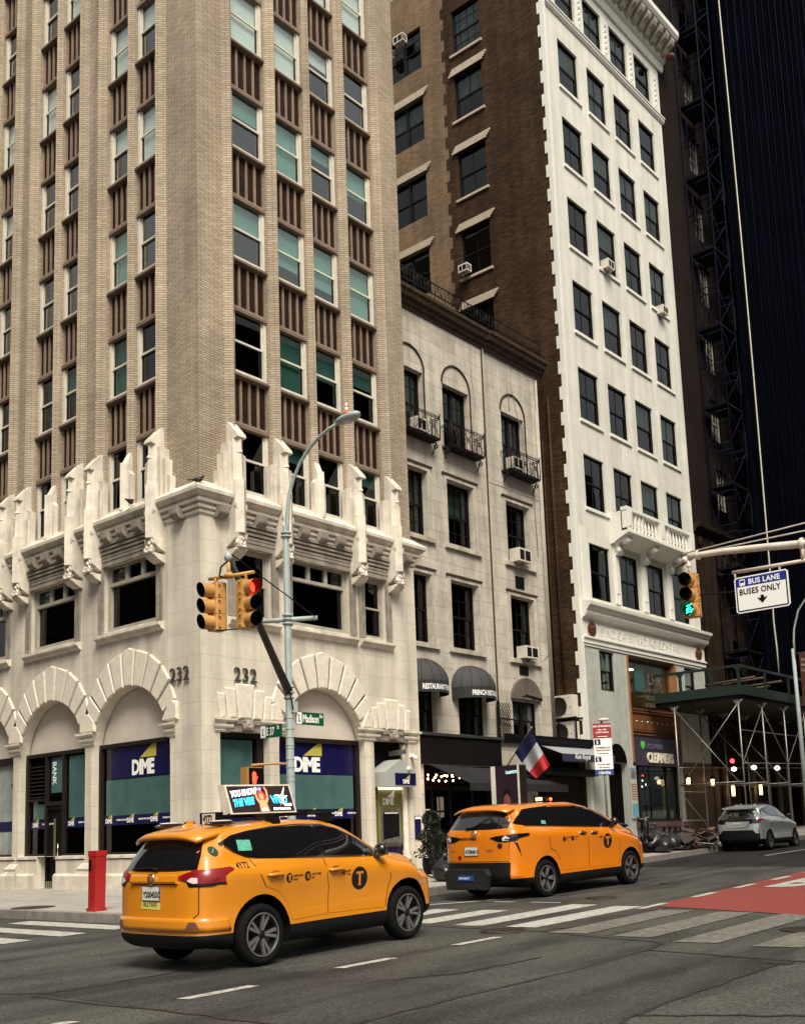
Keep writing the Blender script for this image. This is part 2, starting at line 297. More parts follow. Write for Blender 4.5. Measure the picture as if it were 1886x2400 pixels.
# ---------------------------------------------------------------- text
def text_verts(s, size, bold=0.0, sx=1., align='LEFT', shear=0., space=1.):
    cu = bpy.data.curves.new('t', 'FONT'); cu.body = s; cu.size = size; cu.offset = bold; cu.align_x = align; cu.shear = shear; cu.space_character = space
    cu.resolution_u = 3; cu.fill_mode = 'FRONT'
    ob = bpy.data.objects.new('t', cu); SC.collection.objects.link(ob); dg = bpy.context.evaluated_depsgraph_get(); dg.update()
    me = bpy.data.meshes.new_from_object(ob.evaluated_get(dg)); vs = [(v.co.x*sx, v.co.y) for v in me.vertices]; fs = [tuple(p.vertices) for p in me.polygons]
    bpy.data.objects.remove(ob); bpy.data.curves.remove(cu); bpy.data.meshes.remove(me); return vs, fs
def text(s, size, fn, name='lettering', mt=None, parent=None, thick=0, **k):
    vs, fs = text_verts(s, size, **k); mb = MB(); mb.add([fn(x, y, 0) for x, y in vs], fs)
    me = mb.mesh(name, mt, recalc=False)
    if thick:
        bm = bmesh.new(); bm.from_mesh(me); bmesh.ops.remove_doubles(bm, verts=bm.verts, dist=1e-5)
        r = bmesh.ops.extrude_face_region(bm, geom=list(bm.faces)); n = Vector(fn(0, 0, 1))-Vector(fn(0, 0, 0))
        bmesh.ops.translate(bm, verts=[g for g in r['geom'] if isinstance(g, bmesh.types.BMVert)], vec=n*thick)
        bmesh.ops.recalc_face_normals(bm, faces=bm.faces); bm.to_mesh(me); bm.free()
    return link(name, me, parent)
def add_text(mb, s, size, fn, m=0, **k):
    vs, fs = text_verts(s, size, **k); mb.add([fn(x, y, 0) for x, y in vs], fs, m)
# facade frames used for text: u,v in plane, w outward
def FL(u0, d, z0): return lambda u, v, w: (u0+u, -(d+w), z0+v)        # plane facing -y
def FR(u0, d, z0): return lambda u, v, w: (d+w, u0+u, z0+v)           # plane facing +x
# ================================================================ facade tools
def wall(mb, u0, u1, z0, z1, holes=(), d=0., depth=.3, m=0, mr=None):
    mr = m if mr is None else mr
    us = sorted({u0, u1, *[h[0] for h in holes], *[h[1] for h in holes]}); us = [u for u in us if u0-1e-6 <= u <= u1+1e-6]
    zs = sorted({z0, z1, *[h[2] for h in holes], *[h[3] for h in holes]}); zs = [z for z in zs if z0-1e-6 <= z <= z1+1e-6]
    inh = lambda u, z: any(h[0] < u < h[1] and h[2] < z < h[3] for h in holes)
    for j in range(len(zs)-1):
        i = 0
        while i < len(us)-1:
            if inh((us[i]+us[i+1])/2, (zs[j]+zs[j+1])/2): i += 1; continue
            k = i
            while k+1 < len(us)-1 and not inh((us[k+1]+us[k+2])/2, (zs[j]+zs[j+1])/2): k += 1
            a, b, c, e = us[i], us[k+1], zs[j], zs[j+1]
            mb.add([(a, -d, c), (b, -d, c), (b, -d, e), (a, -d, e)], [(0, 1, 2, 3)], m); i = k+1
    for h in holes:
        a, b, c, e = h[:4]; dp = h[4] if len(h) > 4 else depth; y0, y1 = -d, -(d-dp)
        mb.add([(a, y0, c), (a, y0, e), (a, y1, e), (a, y1, c)], [(0, 1, 2, 3)], mr)
        mb.add([(b, y0, c), (b, y1, c), (b, y1, e), (b, y0, e)], [(0, 1, 2, 3)], mr)
        mb.add([(a, y0, c), (a, y1, c), (b, y1, c), (b, y0, c)], [(0, 1, 2, 3)], mr)
        if not (len(h) > 5 and h[5] == 'arch'): mb.add([(a, y0, e), (b, y0, e), (b, y1, e), (a, y1, e)], [(0, 1, 2, 3)], mr)
def arch_fill(mb, uc, r, zc, ztop, d=0., depth=.3, m=0, n=24):
    P = [(uc+r*math.cos(math.pi-math.pi*i/n), zc+r*math.sin(math.pi*i/n)) for i in range(n+1)]
    for (a, za), (b, zb) in zip(P, P[1:]):
        mb.add([(a, -d, za), (b, -d, zb), (b, -d, ztop), (a, -d, ztop)], [(0, 1, 2, 3)], m)
        mb.add([(a, -d, za), (b, -d, zb), (b, -d+depth, zb), (a, -d+depth, za)], [(3, 2, 1, 0)], m)
def half_disc(mb, uc, r, zc, d, m=0, n=24, z0=None):
    P = [(uc+r*math.cos(math.pi-math.pi*i/n), -d, zc+r*math.sin(math.pi*i/n)) for i in range(n+1)]
    mb.add(P, [tuple(range(n, -1, -1))], m)
_wc = {}
def window_meshes(w, h, kind):
    key = (round(w, 3), round(h, 3), kind)
    if key in _wc: return _wc[key]
    fr, gl = MB(), MB(); t = .09
    if kind == 'sash':        # double hung, white
        fr.fb(0, t, 0, .1, 0, h).fb(w-t, w, 0, .1, 0, h).fb(t, w-t, 0, .1, h-t, h).fb(t, w-t, 0, .12, 0, .09)
        mid = h*.5; s = .045
        fr.fb(t, w-t, .02, .06, mid-.025, mid+.03)
        fr.fb(t, t+s, .02, .06, mid+.03, h-t).fb(w-t-s, w-t, .02, .06, mid+.03, h-t).fb(t+s, w-t-s, .02, .06, h-t-s, h-t)
        fr.fb(t, t+s, -.01, .02, .09, mid-.025, 1).fb(w-t-s, w-t, -.01, .02, .09, mid-.025, 1).fb(t+s, w-t-s, -.01, .02, .09, .15, 1)
        gl.fb(t, w-t, .03, .035, mid, h-t).fb(t, w-t, -.003, .002, .09, mid)
    elif kind in ('black', 'black6', 'black3', 'pair', 'pairs'):
        t = .055; fr.fb(0, t, 0, .08, 0, h).fb(w-t, w, 0, .08, 0, h).fb(t, w-t, 0, .08, h-t, h).fb(t, w-t, 0, .09, 0, .07)
        mid = h*.5; fr.fb(t, w-t, .01, .05, mid-.03, mid+.03)
        gl.fb(t, w-t, .025, .03, mid, h-t).fb(t, w-t, -.003, .002, .07, mid)
        if kind == 'black':       # one central muntin
            fr.fb(w/2-.015, w/2+.015, .012, .045, mid+.03, h-t).fb(w/2-.015, w/2+.015, -.012, .015, .07, mid-.03)
        if kind in ('black6', 'pairs'):
            for k in (1, 2, 3):
                x = w*k/4
                fr.fb(x-.01, x+.01, .012, .045, mid+.03, h-t)
                if kind == 'black6': fr.fb(x-.01, x+.01, -.012, .015, .07, mid-.03)
            fr.fb(t, w-t, .011, .044, mid*1.5-.01, mid*1.5+.01)
            if kind == 'black6': fr.fb(t, w-t, -.013, .014, mid*.5-.01, mid*.5+.01)
        if kind in ('pair', 'pairs'): fr.fb(w/2-.06, w/2+.06, -.02, .085, .07, h-t)
    elif kind == 'transom3':      # big light under three small ones
        t = .13; fr.fb(0, t, 0, .1, 0, h).fb(w-t, w, 0, .1, 0, h).fb(t, w-t, 0, .1, h-t*.5, h).fb(t, w-t, 0, .12, 0, .11); zt = h-.48
        fr.fb(t, w-t, .0, .11, zt-.05, zt+.04)
        for k in (1, 2): x = t+(w-2*t)*k/3; fr.fb(x-.05, x+.05, .0, .1, zt+.04, h-t*.5)
        gl.fb(t, w-t, .03, .035, zt, h-t*.5).fb(t, w-t, .01, .015, .1, zt)
    _wc[key] = (fr, gl); return _wc[key]
_wm = {}
def window(parent, u, z, w, h, kind, fmat, rot=0, loc0=(0, 0, 0), d=-.2, blind_or_reflection=None, glass=None, room=True, bfull=False):
    """a window: frame mesh > pane, blind, lit or dark room behind it"""
    key = (round(w, 3), round(h, 3), kind, fmat.name, (glass or M['glass']).name)
    if key not in _wm:
        fr, gl = window_meshes(w, h, kind); _wm[key] = (fr.mesh('window', [fmat, M['dframe']]), gl.mesh('pane', glass or M['glass']))
    fm, gm = _wm[key]; Rz = Matrix.Rotation(rot, 4, 'Z'); p = Rz @ Vector((u, -d, z))+Vector(loc0)
    o = link('window', fm, parent, p, rot); link('pane', gm, o)
    if blind_or_reflection:
        a, b, mt = blind_or_reflection; kb = (round(w, 3), round(h, 3), a, b, mt)
        if kb not in _wm: _wm[kb] = MB().fb(.1, w-.1, -.05, -.04, h*(1-b), h*(1-a)-.05).mesh('blind_or_reflection', M[mt])
        link('blind_or_reflection', _wm[kb], o)  # teal and curtain ones are real, pale ones paint a sky reflection
    return o
# ================================================================ corner building
corner = thing('office_tower', 'pale stone and tan brick corner tower with bank below and spiky stone finials', 'building')
mbw = MB()   # stone base walls, left facade
ARCH_L = [(-2.79, 1.63), (-6.35, 1.63), (-9.91, 1.63), (-13.47, 1.63)]
def arch_holes(lst, zc=3.52): return [(uc-r, uc+r, 1.0, zc, .33, 'arch') for uc, r in lst]
holes = arch_holes(ARCH_L)+[(uc-r, uc+r, 3.52, 5.15, .0, 'arch') for uc, r in ARCH_L]
WL = [(-3.92, -1.62), (-7.48, -5.18), (-11.04, -8.74), (-14.6, -12.3)]
holes += [(a, b, 6.66, 8.40, .22) for a, b in WL]
holes[1] = (-7.98, -4.72, 1.0, 3.52, .33, 'arch')
door_h = (-6.98, -6.05, -.2, 1.0, .33, 'arch')
wall(mbw, -17, 0, -.3, 9.75, holes+[door_h])
for uc, r in ARCH_L: arch_fill(mbw, uc, r, 3.52, 5.15)
mbw.add([(-17, 14, -.3), (-17, 0, -.3), (-17, 0, 9.75), (-17, 14, 9.75)], [(0, 1, 2, 3)])
mbw.build('stone_wall', M['stone'], corner, recalc=False)
mbr = MB(); ARCH_R = [(3.985, 1.565)]
rh = [(3.985-1.565, 5.55, 1.0, 3.52, .33, 'arch'), (2.42, 5.55, 3.52, 5.085, 0, 'arch'), (.56, 2.1, 1.0, 3.83, .33), (5.91, 7.36, -.2, 3.83, .33)]
WR = [(1.03, 2.27, 'sash1'), (2.92, 5.12, 'transom3'), (5.66, 6.60, 'sash1')]
rh += [(a, b, 6.66, 8.40, .22) for a, b, k in WR]
wall(mbr, 0, 7.88, -.3, 9.75, rh)
arch_fill(mbr, 3.985, 1.565, 3.52, 5.085)
mbr.build('stone_wall', M['stone'], corner, rot=H90, recalc=False)
# tympana and soffit backing
for uc, r in ARCH_L: mb = MB(); mb.fp([(uc+(r+.05)*math.cos(math.pi-math.pi*i/24), 3.52+(r+.05)*math.sin(math.pi*i/24)) for i in range(25)]+[(uc+r+.05, 3.40), (uc-r-.05, 3.40)] if False else [(uc-r-.05, 3.80), (uc+r+.05, 3.80), (uc+r+.05, 5.3), (uc-r-.05, 5.3)], -.40, -.33); mb.build('tympanum', M['stonelight'], corner)
MB().fb(2.35, 5.6, -.40, -.33, 3.80, 5.25).build('tympanum', M['stonelight'], corner, rot=H90)
# interior core, keeps rooms dark
core = MB(); core.box(-16.95, -.9, .9, 7.8, -.5, 32).build('interior_core', M['room'], corner)
MB().box(-16.95, -.5, .42, .9, 9.6, 60).build('interior_core', M['dark'], corner) if False else None
M['joint'] = mat('sooty_shaded_joint', c4(.10, .082, .062), .9, spec=.1)  # sooty mortar, darkened further to stand in for deep joint shade
# voussoirs
def voussoirs(uc, r, zc, name, rot, n=9, phis=None, Rf=None):
    mb = MB(); a0, a1 = math.radians(-60), math.radians(60)
    edges = np.linspace(a0, a1, n+1)
    for i in range(n):
        p0, p1 = edges[i]+.017, edges[i+1]-.017; pm = abs((p0+p1)/2)
        Ro = (lambda p: r+.22+.66*math.cos(min(abs(p)*1.02, 1.5))**1.1)
        hi = min(abs(p0), abs(p1)); Ra = Ro(p0)+.03; Rb = Ro(p1)+.03
        q = [(uc+r*math.sin(p0), zc+r*math.cos(p0)), (uc+r*math.sin(p1), zc+r*math.cos(p1)), (uc+Rb*math.sin(p1), zc+Rb*math.cos(p1)), (uc+Ra*math.sin(p0), zc+Ra*math.cos(p0))]
        if i == n//2: q.insert(3, (uc, zc+(Ra+Rb)/2+.07))
        c = (sum(x for x, _ in q)/len(q), sum(z for _, z in q)/len(q)); g = [(c[0]+(x-c[0])*.9, c[1]+(z-c[1])*.93) for x, z in q]
        k = len(q); vs = [(x, .0, z) for x, z in q]+[(x, -.032, z) for x, z in q]+[(x, -.058, z) for x, z in g]
        fs = [(j, (j+1) % k, (j+1) % k+k, j+k) for j in range(k)]+[(j+k, (j+1) % k+k, (j+1) % k+2*k, j+2*k) for j in range(k)]+[tuple(range(2*k, 3*k))]
        mb.add(vs, fs)
    for e in edges[1:-1]:
        ra, rb_ = r+.01, r+.20+.66*math.cos(min(abs(e)*1.02, 1.5))**1.1; c, s = math.cos(e), math.sin(e); t = .020
        mb.add([(uc+ra*s-t*c, -.012, zc+ra*c+t*s), (uc+ra*s+t*c, -.012, zc+ra*c-t*s), (uc+rb_*s+t*c, -.012, zc+rb_*c-t*s), (uc+rb_*s-t*c, -.012, zc+rb_*c+t*s)], [(0, 1, 2, 3)], 1)
    return mb.build('voussoirs', [M['rough'], M['joint']], corner, rot=rot)
for uc, r in ARCH_L: voussoirs(uc, r, 3.52, 'a', 0)
voussoirs(3.985, 1.565, 3.52, 'a', H90)
def block(mb, q, d=.04, e=.035):
    c = (sum(x for x, _ in q)/len(q), sum(z for _, z in q)/len(q)); g = [(x-.035*np.sign(x-c[0]), z-.035*np.sign(z-c[1])) for x, z in q]; k = len(q)
    vs = [(x, 0, z) for x, z in q]+[(x, -d, z) for x, z in q]+[(x, -d-e, z) for x, z in g]
    mb.add(vs, [(j, (j+1) % k, (j+1) % k+k, j+k) for j in range(k)]+[(j+k, (j+1) % k+k, (j+1) % k+2*k, j+2*k) for j in range(k)]+[tuple(range(2*k, 3*k))])
def springer(uc, rot, half=.36, left=True, rightp=True):
    mb = MB(); block(mb, [(uc-half*.95, 4.14), (uc+half*.95, 4.14), (uc+half*.9, 4.42), (uc+half*.35, 4.62), (uc-half*.35, 4.62), (uc-half*.9, 4.42)]); mb.split('springer_block', M['rough'], corner, rot=rot)
def capital(u0, u1, rot, d=.0, z=4.13):
    mb = MB(); h = [(0, -.34), (.02, -.34), (.05, -.30), (.04, -.26), (.09, -.22), (.10, -.16), (.07, -.14), (.12, -.08), (.16, -.06), (.16, -.01), (0, 0)]
    a, b = u0-.02, u1+.02
    mb.prof(a, b, [(dd+d, z+zz) for dd, zz in h], 0, -1, 1)
    for k in range(max(3, int((b-a)/.09))):
        x = a+.03+(b-a-.06)*k/max(2, int((b-a)/.09)-1); mb.ball((x, -d-.085, z-.19), .028, n=6)
    return mb.build('capital', M['stoneplain'], corner, rot=rot)
for uc in (-4.57, -8.13, -11.69): springer(uc, 0); capital(uc-.17-.05, uc+.17+.05, 0)
mb = MB(); block(mb, [(-1.42, 4.14), (-.82, 4.14), (-.82, 4.55), (-1.0, 4.62), (-1.2, 4.52)]); mb.split('springer_block', M['rough'], corner)
capital(-1.2, -.98, 0, z=4.08)
# base and plinth strips, pilaster bases
def base_run(mb, a, b, rot):
    mb.prof(a, b, [(0, -.4), (.10, -.4), (.10, .50), (.05, .56), (0, .56)]); mb.prof(a, b, [(0, .93), (.03, .93), (.03, 1.0), (-.3, 1.02), (-.3, .9), (0, .9)])
mb = MB()
for a, b in ((-16.9, -8.1), (-8.0, -6.99), (-6.04, -4.7), (-4.45, -.02)): base_run(mb, a, b, 0)
mb.split('plinth', M['stoneplain'], corner)
for uc in (-4.57, -8.13, -11.69):
    mb = MB(); mb.prof(uc-.2, uc+.2, [(0, -.4), (.22, -.4), (.22, .50), (.16, .56), (.14, .62), (.16, .68), (.10, .74), (.05, .80), (0, .82)], 0, -.6, .6); mb.build('pilaster_base', M['stoneplain'], corner)
mb = MB(); base_run(mb, .02, 2.2, 1); base_run(mb, 2.4, 5.6, 1); mb.prof(7.36, 7.86, [(0, -.4), (.16, -.4), (.16, .6), (.1, .66), (0, .7)]); mb.prof(5.5, 5.91, [(0, -.4), (.14, -.4), (.14, .6), (.1, .66), (0, .7)]); mb.split('plinth', M['stoneplain'], corner, rot=H90)
# colonnette in the bay by the cash machine
mb = MB(); mb.lathe([(.13, .55), (.15, .62), (.10, .70), (.12, .78), (.085, .84), (.08, 2.2), (.075, 3.7), (.1, 3.74)], (7.24, -.02+.12, 0)); mb.build('colonnette', M['stoneplain'], corner, rot=H90)
# flat arches with keystones (right facade)
def flat_arch(uc, w, rot):
    mb = MB(); ks = [(-1, -.72, 4.13, 4.72), (-.70, -.30, 4.13, 4.86), (-.27, .27, 4.13, 4.98), (.30, .70, 4.13, 4.86), (.72, 1, 4.13, 4.72)]
    for a, b, z0, z1 in ks:
        cx = (a+b)/2; f = 1.0+.12*(1 if abs(cx) < .1 else 0)
        block(mb, [(uc+w*(a+.02 if abs(cx) < .1 else a+(.06 if a < 0 else -.0)*1), z0), (uc+w*(b-.02), z0), (uc+w*(b+(.10 if b > 0 else -.06)), z1), (uc+w*(a-(.10 if a < 0 else -.06)), z1)])
    mb.build('flat_arch', M['rough'], corner, rot=rot)
flat_arch(1.30, .80, H90); flat_arch(6.62, .76, H90)
for u0, u1 in ((.44, .78), (1.88, 2.62), (5.30, 5.98), (7.20, 7.62)): capital(u0, u1, H90)
mb = MB(); block(mb, [(2.12, 4.14), (2.55, 4.14), (2.50, 4.40), (2.35, 4.60), (2.12, 4.55)]); block(mb, [(5.45, 4.14), (5.83, 4.14), (5.83, 4.55), (5.62, 4.60), (5.5, 4.42)]); mb.split('springer_block', M['rough'], corner, rot=H90)
MB().prof(.70, 1.95, [(0, 3.80), (.05, 3.82), (.06, 3.95), (.10, 4.0), (.10, 4.10), (0, 4.12)]).prof(5.95, 7.3, [(0, 3.80), (.05, 3.82), (.06, 3.95), (.10, 4.0), (.10, 4.10), (0, 4.12)]).split('lintel_moulding', M['stonegrey'], corner, rot=H90)
for u in (1.33, 6.62):      # lion mask on each lintel
    mb = MB(); y = -.14
    mb.ball((u, y, 3.97), .14, .95, .7, 1.05); mb.ball((u, y-.10, 3.92), .075, 1, .9, .8); mb.ball((u, y-.12, 3.86), .05, 1, .8, .6)
    for s in (-1, 1):
        mb.ball((u+s*.10, y, 4.07), .045); mb.ball((u+s*.055, y-.075, 4.0), .03); mb.ball((u+s*.12, y+.02, 3.93), .07, .8, .8, 1.4); mb.ball((u+s*.05, y-.10, 3.90), .04)
    mb.build('lion_mask', M['stonegrey'], corner, rot=H90)
# second floor windows, mouldings, sills
def win2(a, b, kind, rot, sl=.23, sr=.23):
    w = b-a
    if kind == 'transom3': window(corner, a, 6.66, w, 1.74, 'transom3', M['gframe'], rot, d=-.22, glass=M['glassb'])
    else: window(corner, a, 6.66, w, 1.74, 'sash', M['gframe'], rot, d=-.22, glass=M['glassb'])
    mb = MB()    # architrave, stepped and round-cornered
    for k, (o, dd) in enumerate(((.0, .05), (.07, .035), (.14, .06))):
        oo = .20-o*1.0; zt = 8.40+oo
        mb.fb(a-oo, a-oo+.075, 0, dd, 6.62, zt-.10).fb(b+oo-.075, b+oo, 0, dd, 6.62, zt-.10).fb(a-oo+.10, b+oo-.10, 0, dd, zt-.075, zt)
        mb.fp([(a-oo, zt-.10), (a-oo+.075, zt-.10), (a-oo+.10, zt-.075), (a-oo+.10, zt), (a-oo+.03, zt-.03)], 0, dd); mb.fp([(b+oo, zt-.10), (b+oo-.075, zt-.10), (b+oo-.10, zt-.075), (b+oo-.10, zt), (b+oo-.03, zt-.03)], 0, dd)
    mb.build('window_moulding', M['stonegrey'], corner, rot=rot)
    MB().prof(a-sl, b+sr, [(-.2, 6.66), (.12, 6.58), (.17, 6.57), (.17, 6.50), (.11, 6.47), (.09, 6.42), (0, 6.38)]).build('sill', M['stoneplain'], corner, rot=rot)
for a, b in WL: win2(a, b, 'transom3', 0)
for a, b, k in WR: win2(a, b, k, H90, .2, .2)
# cornice between the finials
CP = [(0, 9.00), (.07, 9.02), (.09, 9.07), (.04, 9.09), (.04, 9.12), (.15, 9.13), (.17, 9.19), (.10, 9.21), (.10, 9.24), (.24, 9.26), (.26, 9.32), (.19, 9.34), (.19, 9.37), (.28, 9.40), (.34, 9.46), (.41, 9.48), (.42, 9.56), (.38, 9.60), (0, 9.82)]
AP = [(0, 8.62), (.06, 8.62), (.06, 8.68), (.02, 8.69), (.02, 8.71), (.10, 8.72), (.10, 8.78), (.05, 8.79), (.05, 8.81), (.14, 8.82), (.14, 8.88), (.08, 8.89), (.08, 8.91), (.18, 8.92), (.18, 8.97), (0, 8.99)]
FIN_L = [-1.51, -4.16, -5.07, -7.72, -8.63, -11.28, -12.19, -14.84, -15.75]
FIN_R = [1.0, 2.56, 5.34, 6.87]
CP = [(d*.74, z) for d, z in CP]; AP = [(d*.8, z) for d, z in AP]
def cornice(a, b, rot, m0=0, m1=0, arch=True, br=()):
    MB().prof(a, b, CP, 0, m0, m1).build('cornice', M['stoneplain'], corner, rot=rot)
    if arch: MB().prof(a, b, AP).build('architrave', M['stonegrey'], corner, rot=rot)
    for u in br:
        mb = MB(); n = 8; pr = [(0, 9.24), (.27, 9.24), (.27, 9.10)]+[(.13+.14*math.cos(math.pi/2*k/n), 9.10-.13*math.sin(math.pi/2*k/n)) for k in range(n+1)]+[(0, 8.97)]
        mb.prof(u-.15, u+.15, pr); mb.build('bracket', M['stonegrey'], corner, rot=rot)
for k in range(4):
    o = -3.56*k; cornice(-3.97+o, -1.72+o, 0, br=[-3.57+o, -2.89+o, -2.22+o])
    cornice(-4.87+o, -4.36+o, 0, arch=False)
cornice(-1.31, 0, 0, 0, 1, False, [-.68]); cornice(0, .80, H90, -1, 0, False, [.55])
cornice(1.19, 2.37, H90, br=[1.78]); cornice(2.75, 5.15, H90, br=[3.27, 3.95, 4.62]); cornice(5.54, 6.68, H90, br=[6.11]); cornice(7.06, 7.86, H90, 0, 1, False, [7.4])
def finial(u, rot, steps=0, wl=.30, wr=.30):
    mb = MB(); V = lambda w, d0, d1, d2: [(u-w, -d0), (u-w, -d1), (u, -d2), (u+w, -d1), (u+w, -d0)]
    mb.prism_z(V(.17, 0, .33, .46), 8.62, 9.95); mb.prism_z(V(.155, -.02, .24, .37), 9.95, 11.02)
    mb.prism_z(V(.09, .2, .34, .45), 9.3, 10.62, top=V(.05, .2, .28, .38))           # raised centre rib
    mb.prism_z(V(.09, .2, .30, .42), 10.66, 10.92, top=V(.01, .2, .24, .26))
    mb.prof(u-.145, u+.145, [(-.05, 11.50), (.04, 11.50), (.38, 11.12), (.40, 11.04), (.34, 11.02), (-.05, 11.02)])
    mb.prism_z([(u-.14, .05), (u-.14, -.06), (u, -.13), (u+.14, -.06), (u+.14, .05)], 11.0, 11.46)
    mb.prof(u-.19, u+.19, [(0, 8.62), (.36, 8.62), (.33, 8.48), (.14, 8.36), (0, 8.30)])
    mb.prof(u-.18, u+.18, [(0, 8.22), (.33, 8.25), (.34, 8.20), (.22, 8.11), (.08, 8.05), (0, 8.02)])
    for s, w in ((-1, wl), (1, wr)):
        if not w: continue
        a, b = sorted((u+s*.17, u+s*(.17+w)))
        if steps == s:
            for k, (x, zt) in enumerate(((.12, 10.95), (.24, 10.65), (.36, 10.2))):
                p, q = sorted((u+s*(.17+x-.12), u+s*(.17+x))); mb.fp([(p, 9.6), (q, 9.6), (q, zt-(.05 if s > 0 else 0)), (p, zt-(0 if s > 0 else .05))], -.05, .22-.05*k)
        else: mb.fp([(a, 9.6), (b, 9.6), (b, 10.68 if s > 0 else 10.76), (a, 10.76 if s > 0 else 10.68)], -.02, .14); mb.fp([(a+.05, 9.6), (b-.05, 9.6), (b-.05, 10.45), (a+.05, 10.45)], .14, .19)
    # hooked drip on the side
    mb.fp([(u-.19, 9.35), (u+.19, 9.35), (u+.19, 9.28), (u+.15, 9.2), (u-.15, 9.2), (u-.19, 9.28)], .3, .36)
    f = mb.build('finial', M['stoneplain'], corner, rot=rot)
    g = MB(); rnd = random.Random(int(u*100)); y = -.30      # crouching grotesque under the shaft
    g.ball((u, y, 8.50), .085, 1, 1, 1.1); g.ball((u+.04, y-.06, 8.47), .045); g.ball((u-.02, y+.02, 8.36), .12, 1.1, .9, .9); g.ball((u+.09, y-.04, 8.36), .05, 1, 1, 1.8); g.ball((u-.11, y-.03, 8.38), .05, 1, 1, 1.9)
    g.ball((u+.07, y-.06, 8.28), .065, 1.2, 1, .7); g.ball((u-.08, y-.06, 8.28), .065, 1.2, 1, .7); g.ball((u-.07, y+.0, 8.58), .04); g.ball((u+.08, y+.0, 8.57), .035)
    g.tube([(u+.10, y, 8.42), (u+.15, y-.06, 8.50), (u+.08, y-.04, 8.58)], .028, 6); g.tube([(u-.12, y, 8.44), (u-.17, y-.05, 8.36), (u-.10, y-.10, 8.30)], .03, 6)
    g.build('grotesque', M['stoneplain'], f)
for i, u in enumerate(FIN_L): finial(u, 0, 1 if i == 0 else 0, .28 if i % 2 == 0 else .12, .20 if i % 2 else .2)
for i, u in enumerate(FIN_R): finial(u, H90, -1 if i == 0 else 0, .22, .18)
def mull_fin(u, rot):
    mb = MB(); mb.fb(u-.21, u+.21, -.02, .12, 9.7, 10.6); mb.fp([(u-.21, 10.6), (u+.21, 10.6), (u+.12, 10.72), (u-.12, 10.72)], -.02, .12)
    mb.prism_z([(u-.13, .02), (u-.13, -.16), (u, -.28), (u+.13, -.16), (u+.13, .02)], 9.65, 10.9); mb.prism_z([(u-.11, .02), (u-.11, -.13), (u, -.22), (u+.11, -.13), (u+.11, .02)], 10.9, 11.22, top=[(u-.09, .04), (u-.09, -.02), (u, -.05), (u+.09, -.02), (u+.09, .04)])
    mb.build('mullion_finial', M['stoneplain'], corner, rot=rot)
for k in range(4): mull_fin(-2.825-3.56*k, 0)
mull_fin(3.96, H90)
# brick shaft
KB = [9.86+3.12*k for k in range(7)]; ZT = 32.2
COL_L = []
for k in range(3): COL_L += [(-2.69-3.56*k, -1.71-3.56*k), (-3.96-3.56*k, -2.96-3.56*k)]
COL_R = [(1.2, 2.36), (2.76, 3.82), (4.10, 5.14), (5.54, 6.67)]
DB = -.05
def shaft(cols, u0, u1, rot, fl):
    cs = sorted(cols); mb = MB(); e = [u0]+[x for c in cs for x in c]+[u1]
    for i in range(0, len(e), 2):
        a, b = e[i], e[i+1]; mb.add([(a, -DB, 9.4), (b, -DB, 9.4), (b, -DB, ZT), (a, -DB, ZT)], [(0, 1, 2, 3)])
        if i > 0: mb.add([(a, -DB, 9.4), (a, -DB, ZT), (a, -DB+.22, ZT), (a, -DB+.22, 9.4)], [(0, 1, 2, 3)])
        if i+1 < len(e)-1: mb.add([(b, -DB, 9.4), (b, -DB+.22, 9.4), (b, -DB+.22, ZT), (b, -DB, ZT)], [(0, 1, 2, 3)])
    mb.add([(u0, -DB, ZT), (u1, -DB, ZT), (u1, 2, ZT), (u0, 2, ZT)], [(0, 1, 2, 3)])
    mb.build('brick_wall', M['tbrick'], corner, rot=rot, recalc=False)
shaft(COL_L, -17, -.05, 0, 0); shaft(COL_R, .05, 7.85, H90, 0)
MB().box(-17, -.05, 7.84, 7.85, 9.4, ZT).build('brick_wall', M['tbrick'], corner)
def prow(u, p, rot):
    MB().prism_z([(u-p, -DB+.01), (u, -DB-p), (u+p, -DB+.01)], 9.6, ZT).build('brick_prow', M['tbrick'], corner, rot=rot)
for u in FIN_L[:7]: prow(u, .2, 0)
for u in FIN_R: prow(u, .2, H90)
for k in range(3): prow(-2.825-3.56*k, .135, 0)
prow(3.96, .135, H90)
_sp = {}
def spandrel(u0, u1, z0, z1, rot):
    w = round(u1-u0, 3)
    if w not in _sp:
        h = z1-z0; mb = MB(); mb.fb(0, w, -.3, -.21, 0, h, 1)
        mb.prof(0, w, [(-.25, h-.12), (-.10, h-.12), (-.04, h-.09), (-.04, h-.03), (-.12, h+.02), (-.25, h+.03)])   # sill
        mb.prof(0, w, [(-.25, .0), (-.20, -.16), (-.10, -.14), (-.10, -.06), (-.14, .02), (-.25, .04)])                 # lip over the window below
        n = 4; t = .062
        for k in range(n+1):
            x = w*k/n; a, b = max(0, x-t/2), min(w, x+t/2); mb.fb(a, b, -.22, -.165, 0, h-.1, 2)
        _sp[w] = mb.mesh('spandrel', [M['header'], M['louver'], M['bar']])
    p = Matrix.Rotation(rot, 4, 'Z') @ Vector((u0, 0, z0)); link('spandrel', _sp[w], corner, p, rot)
BLIND = {('L', 0, 3): 0}
rb = random.Random(21)
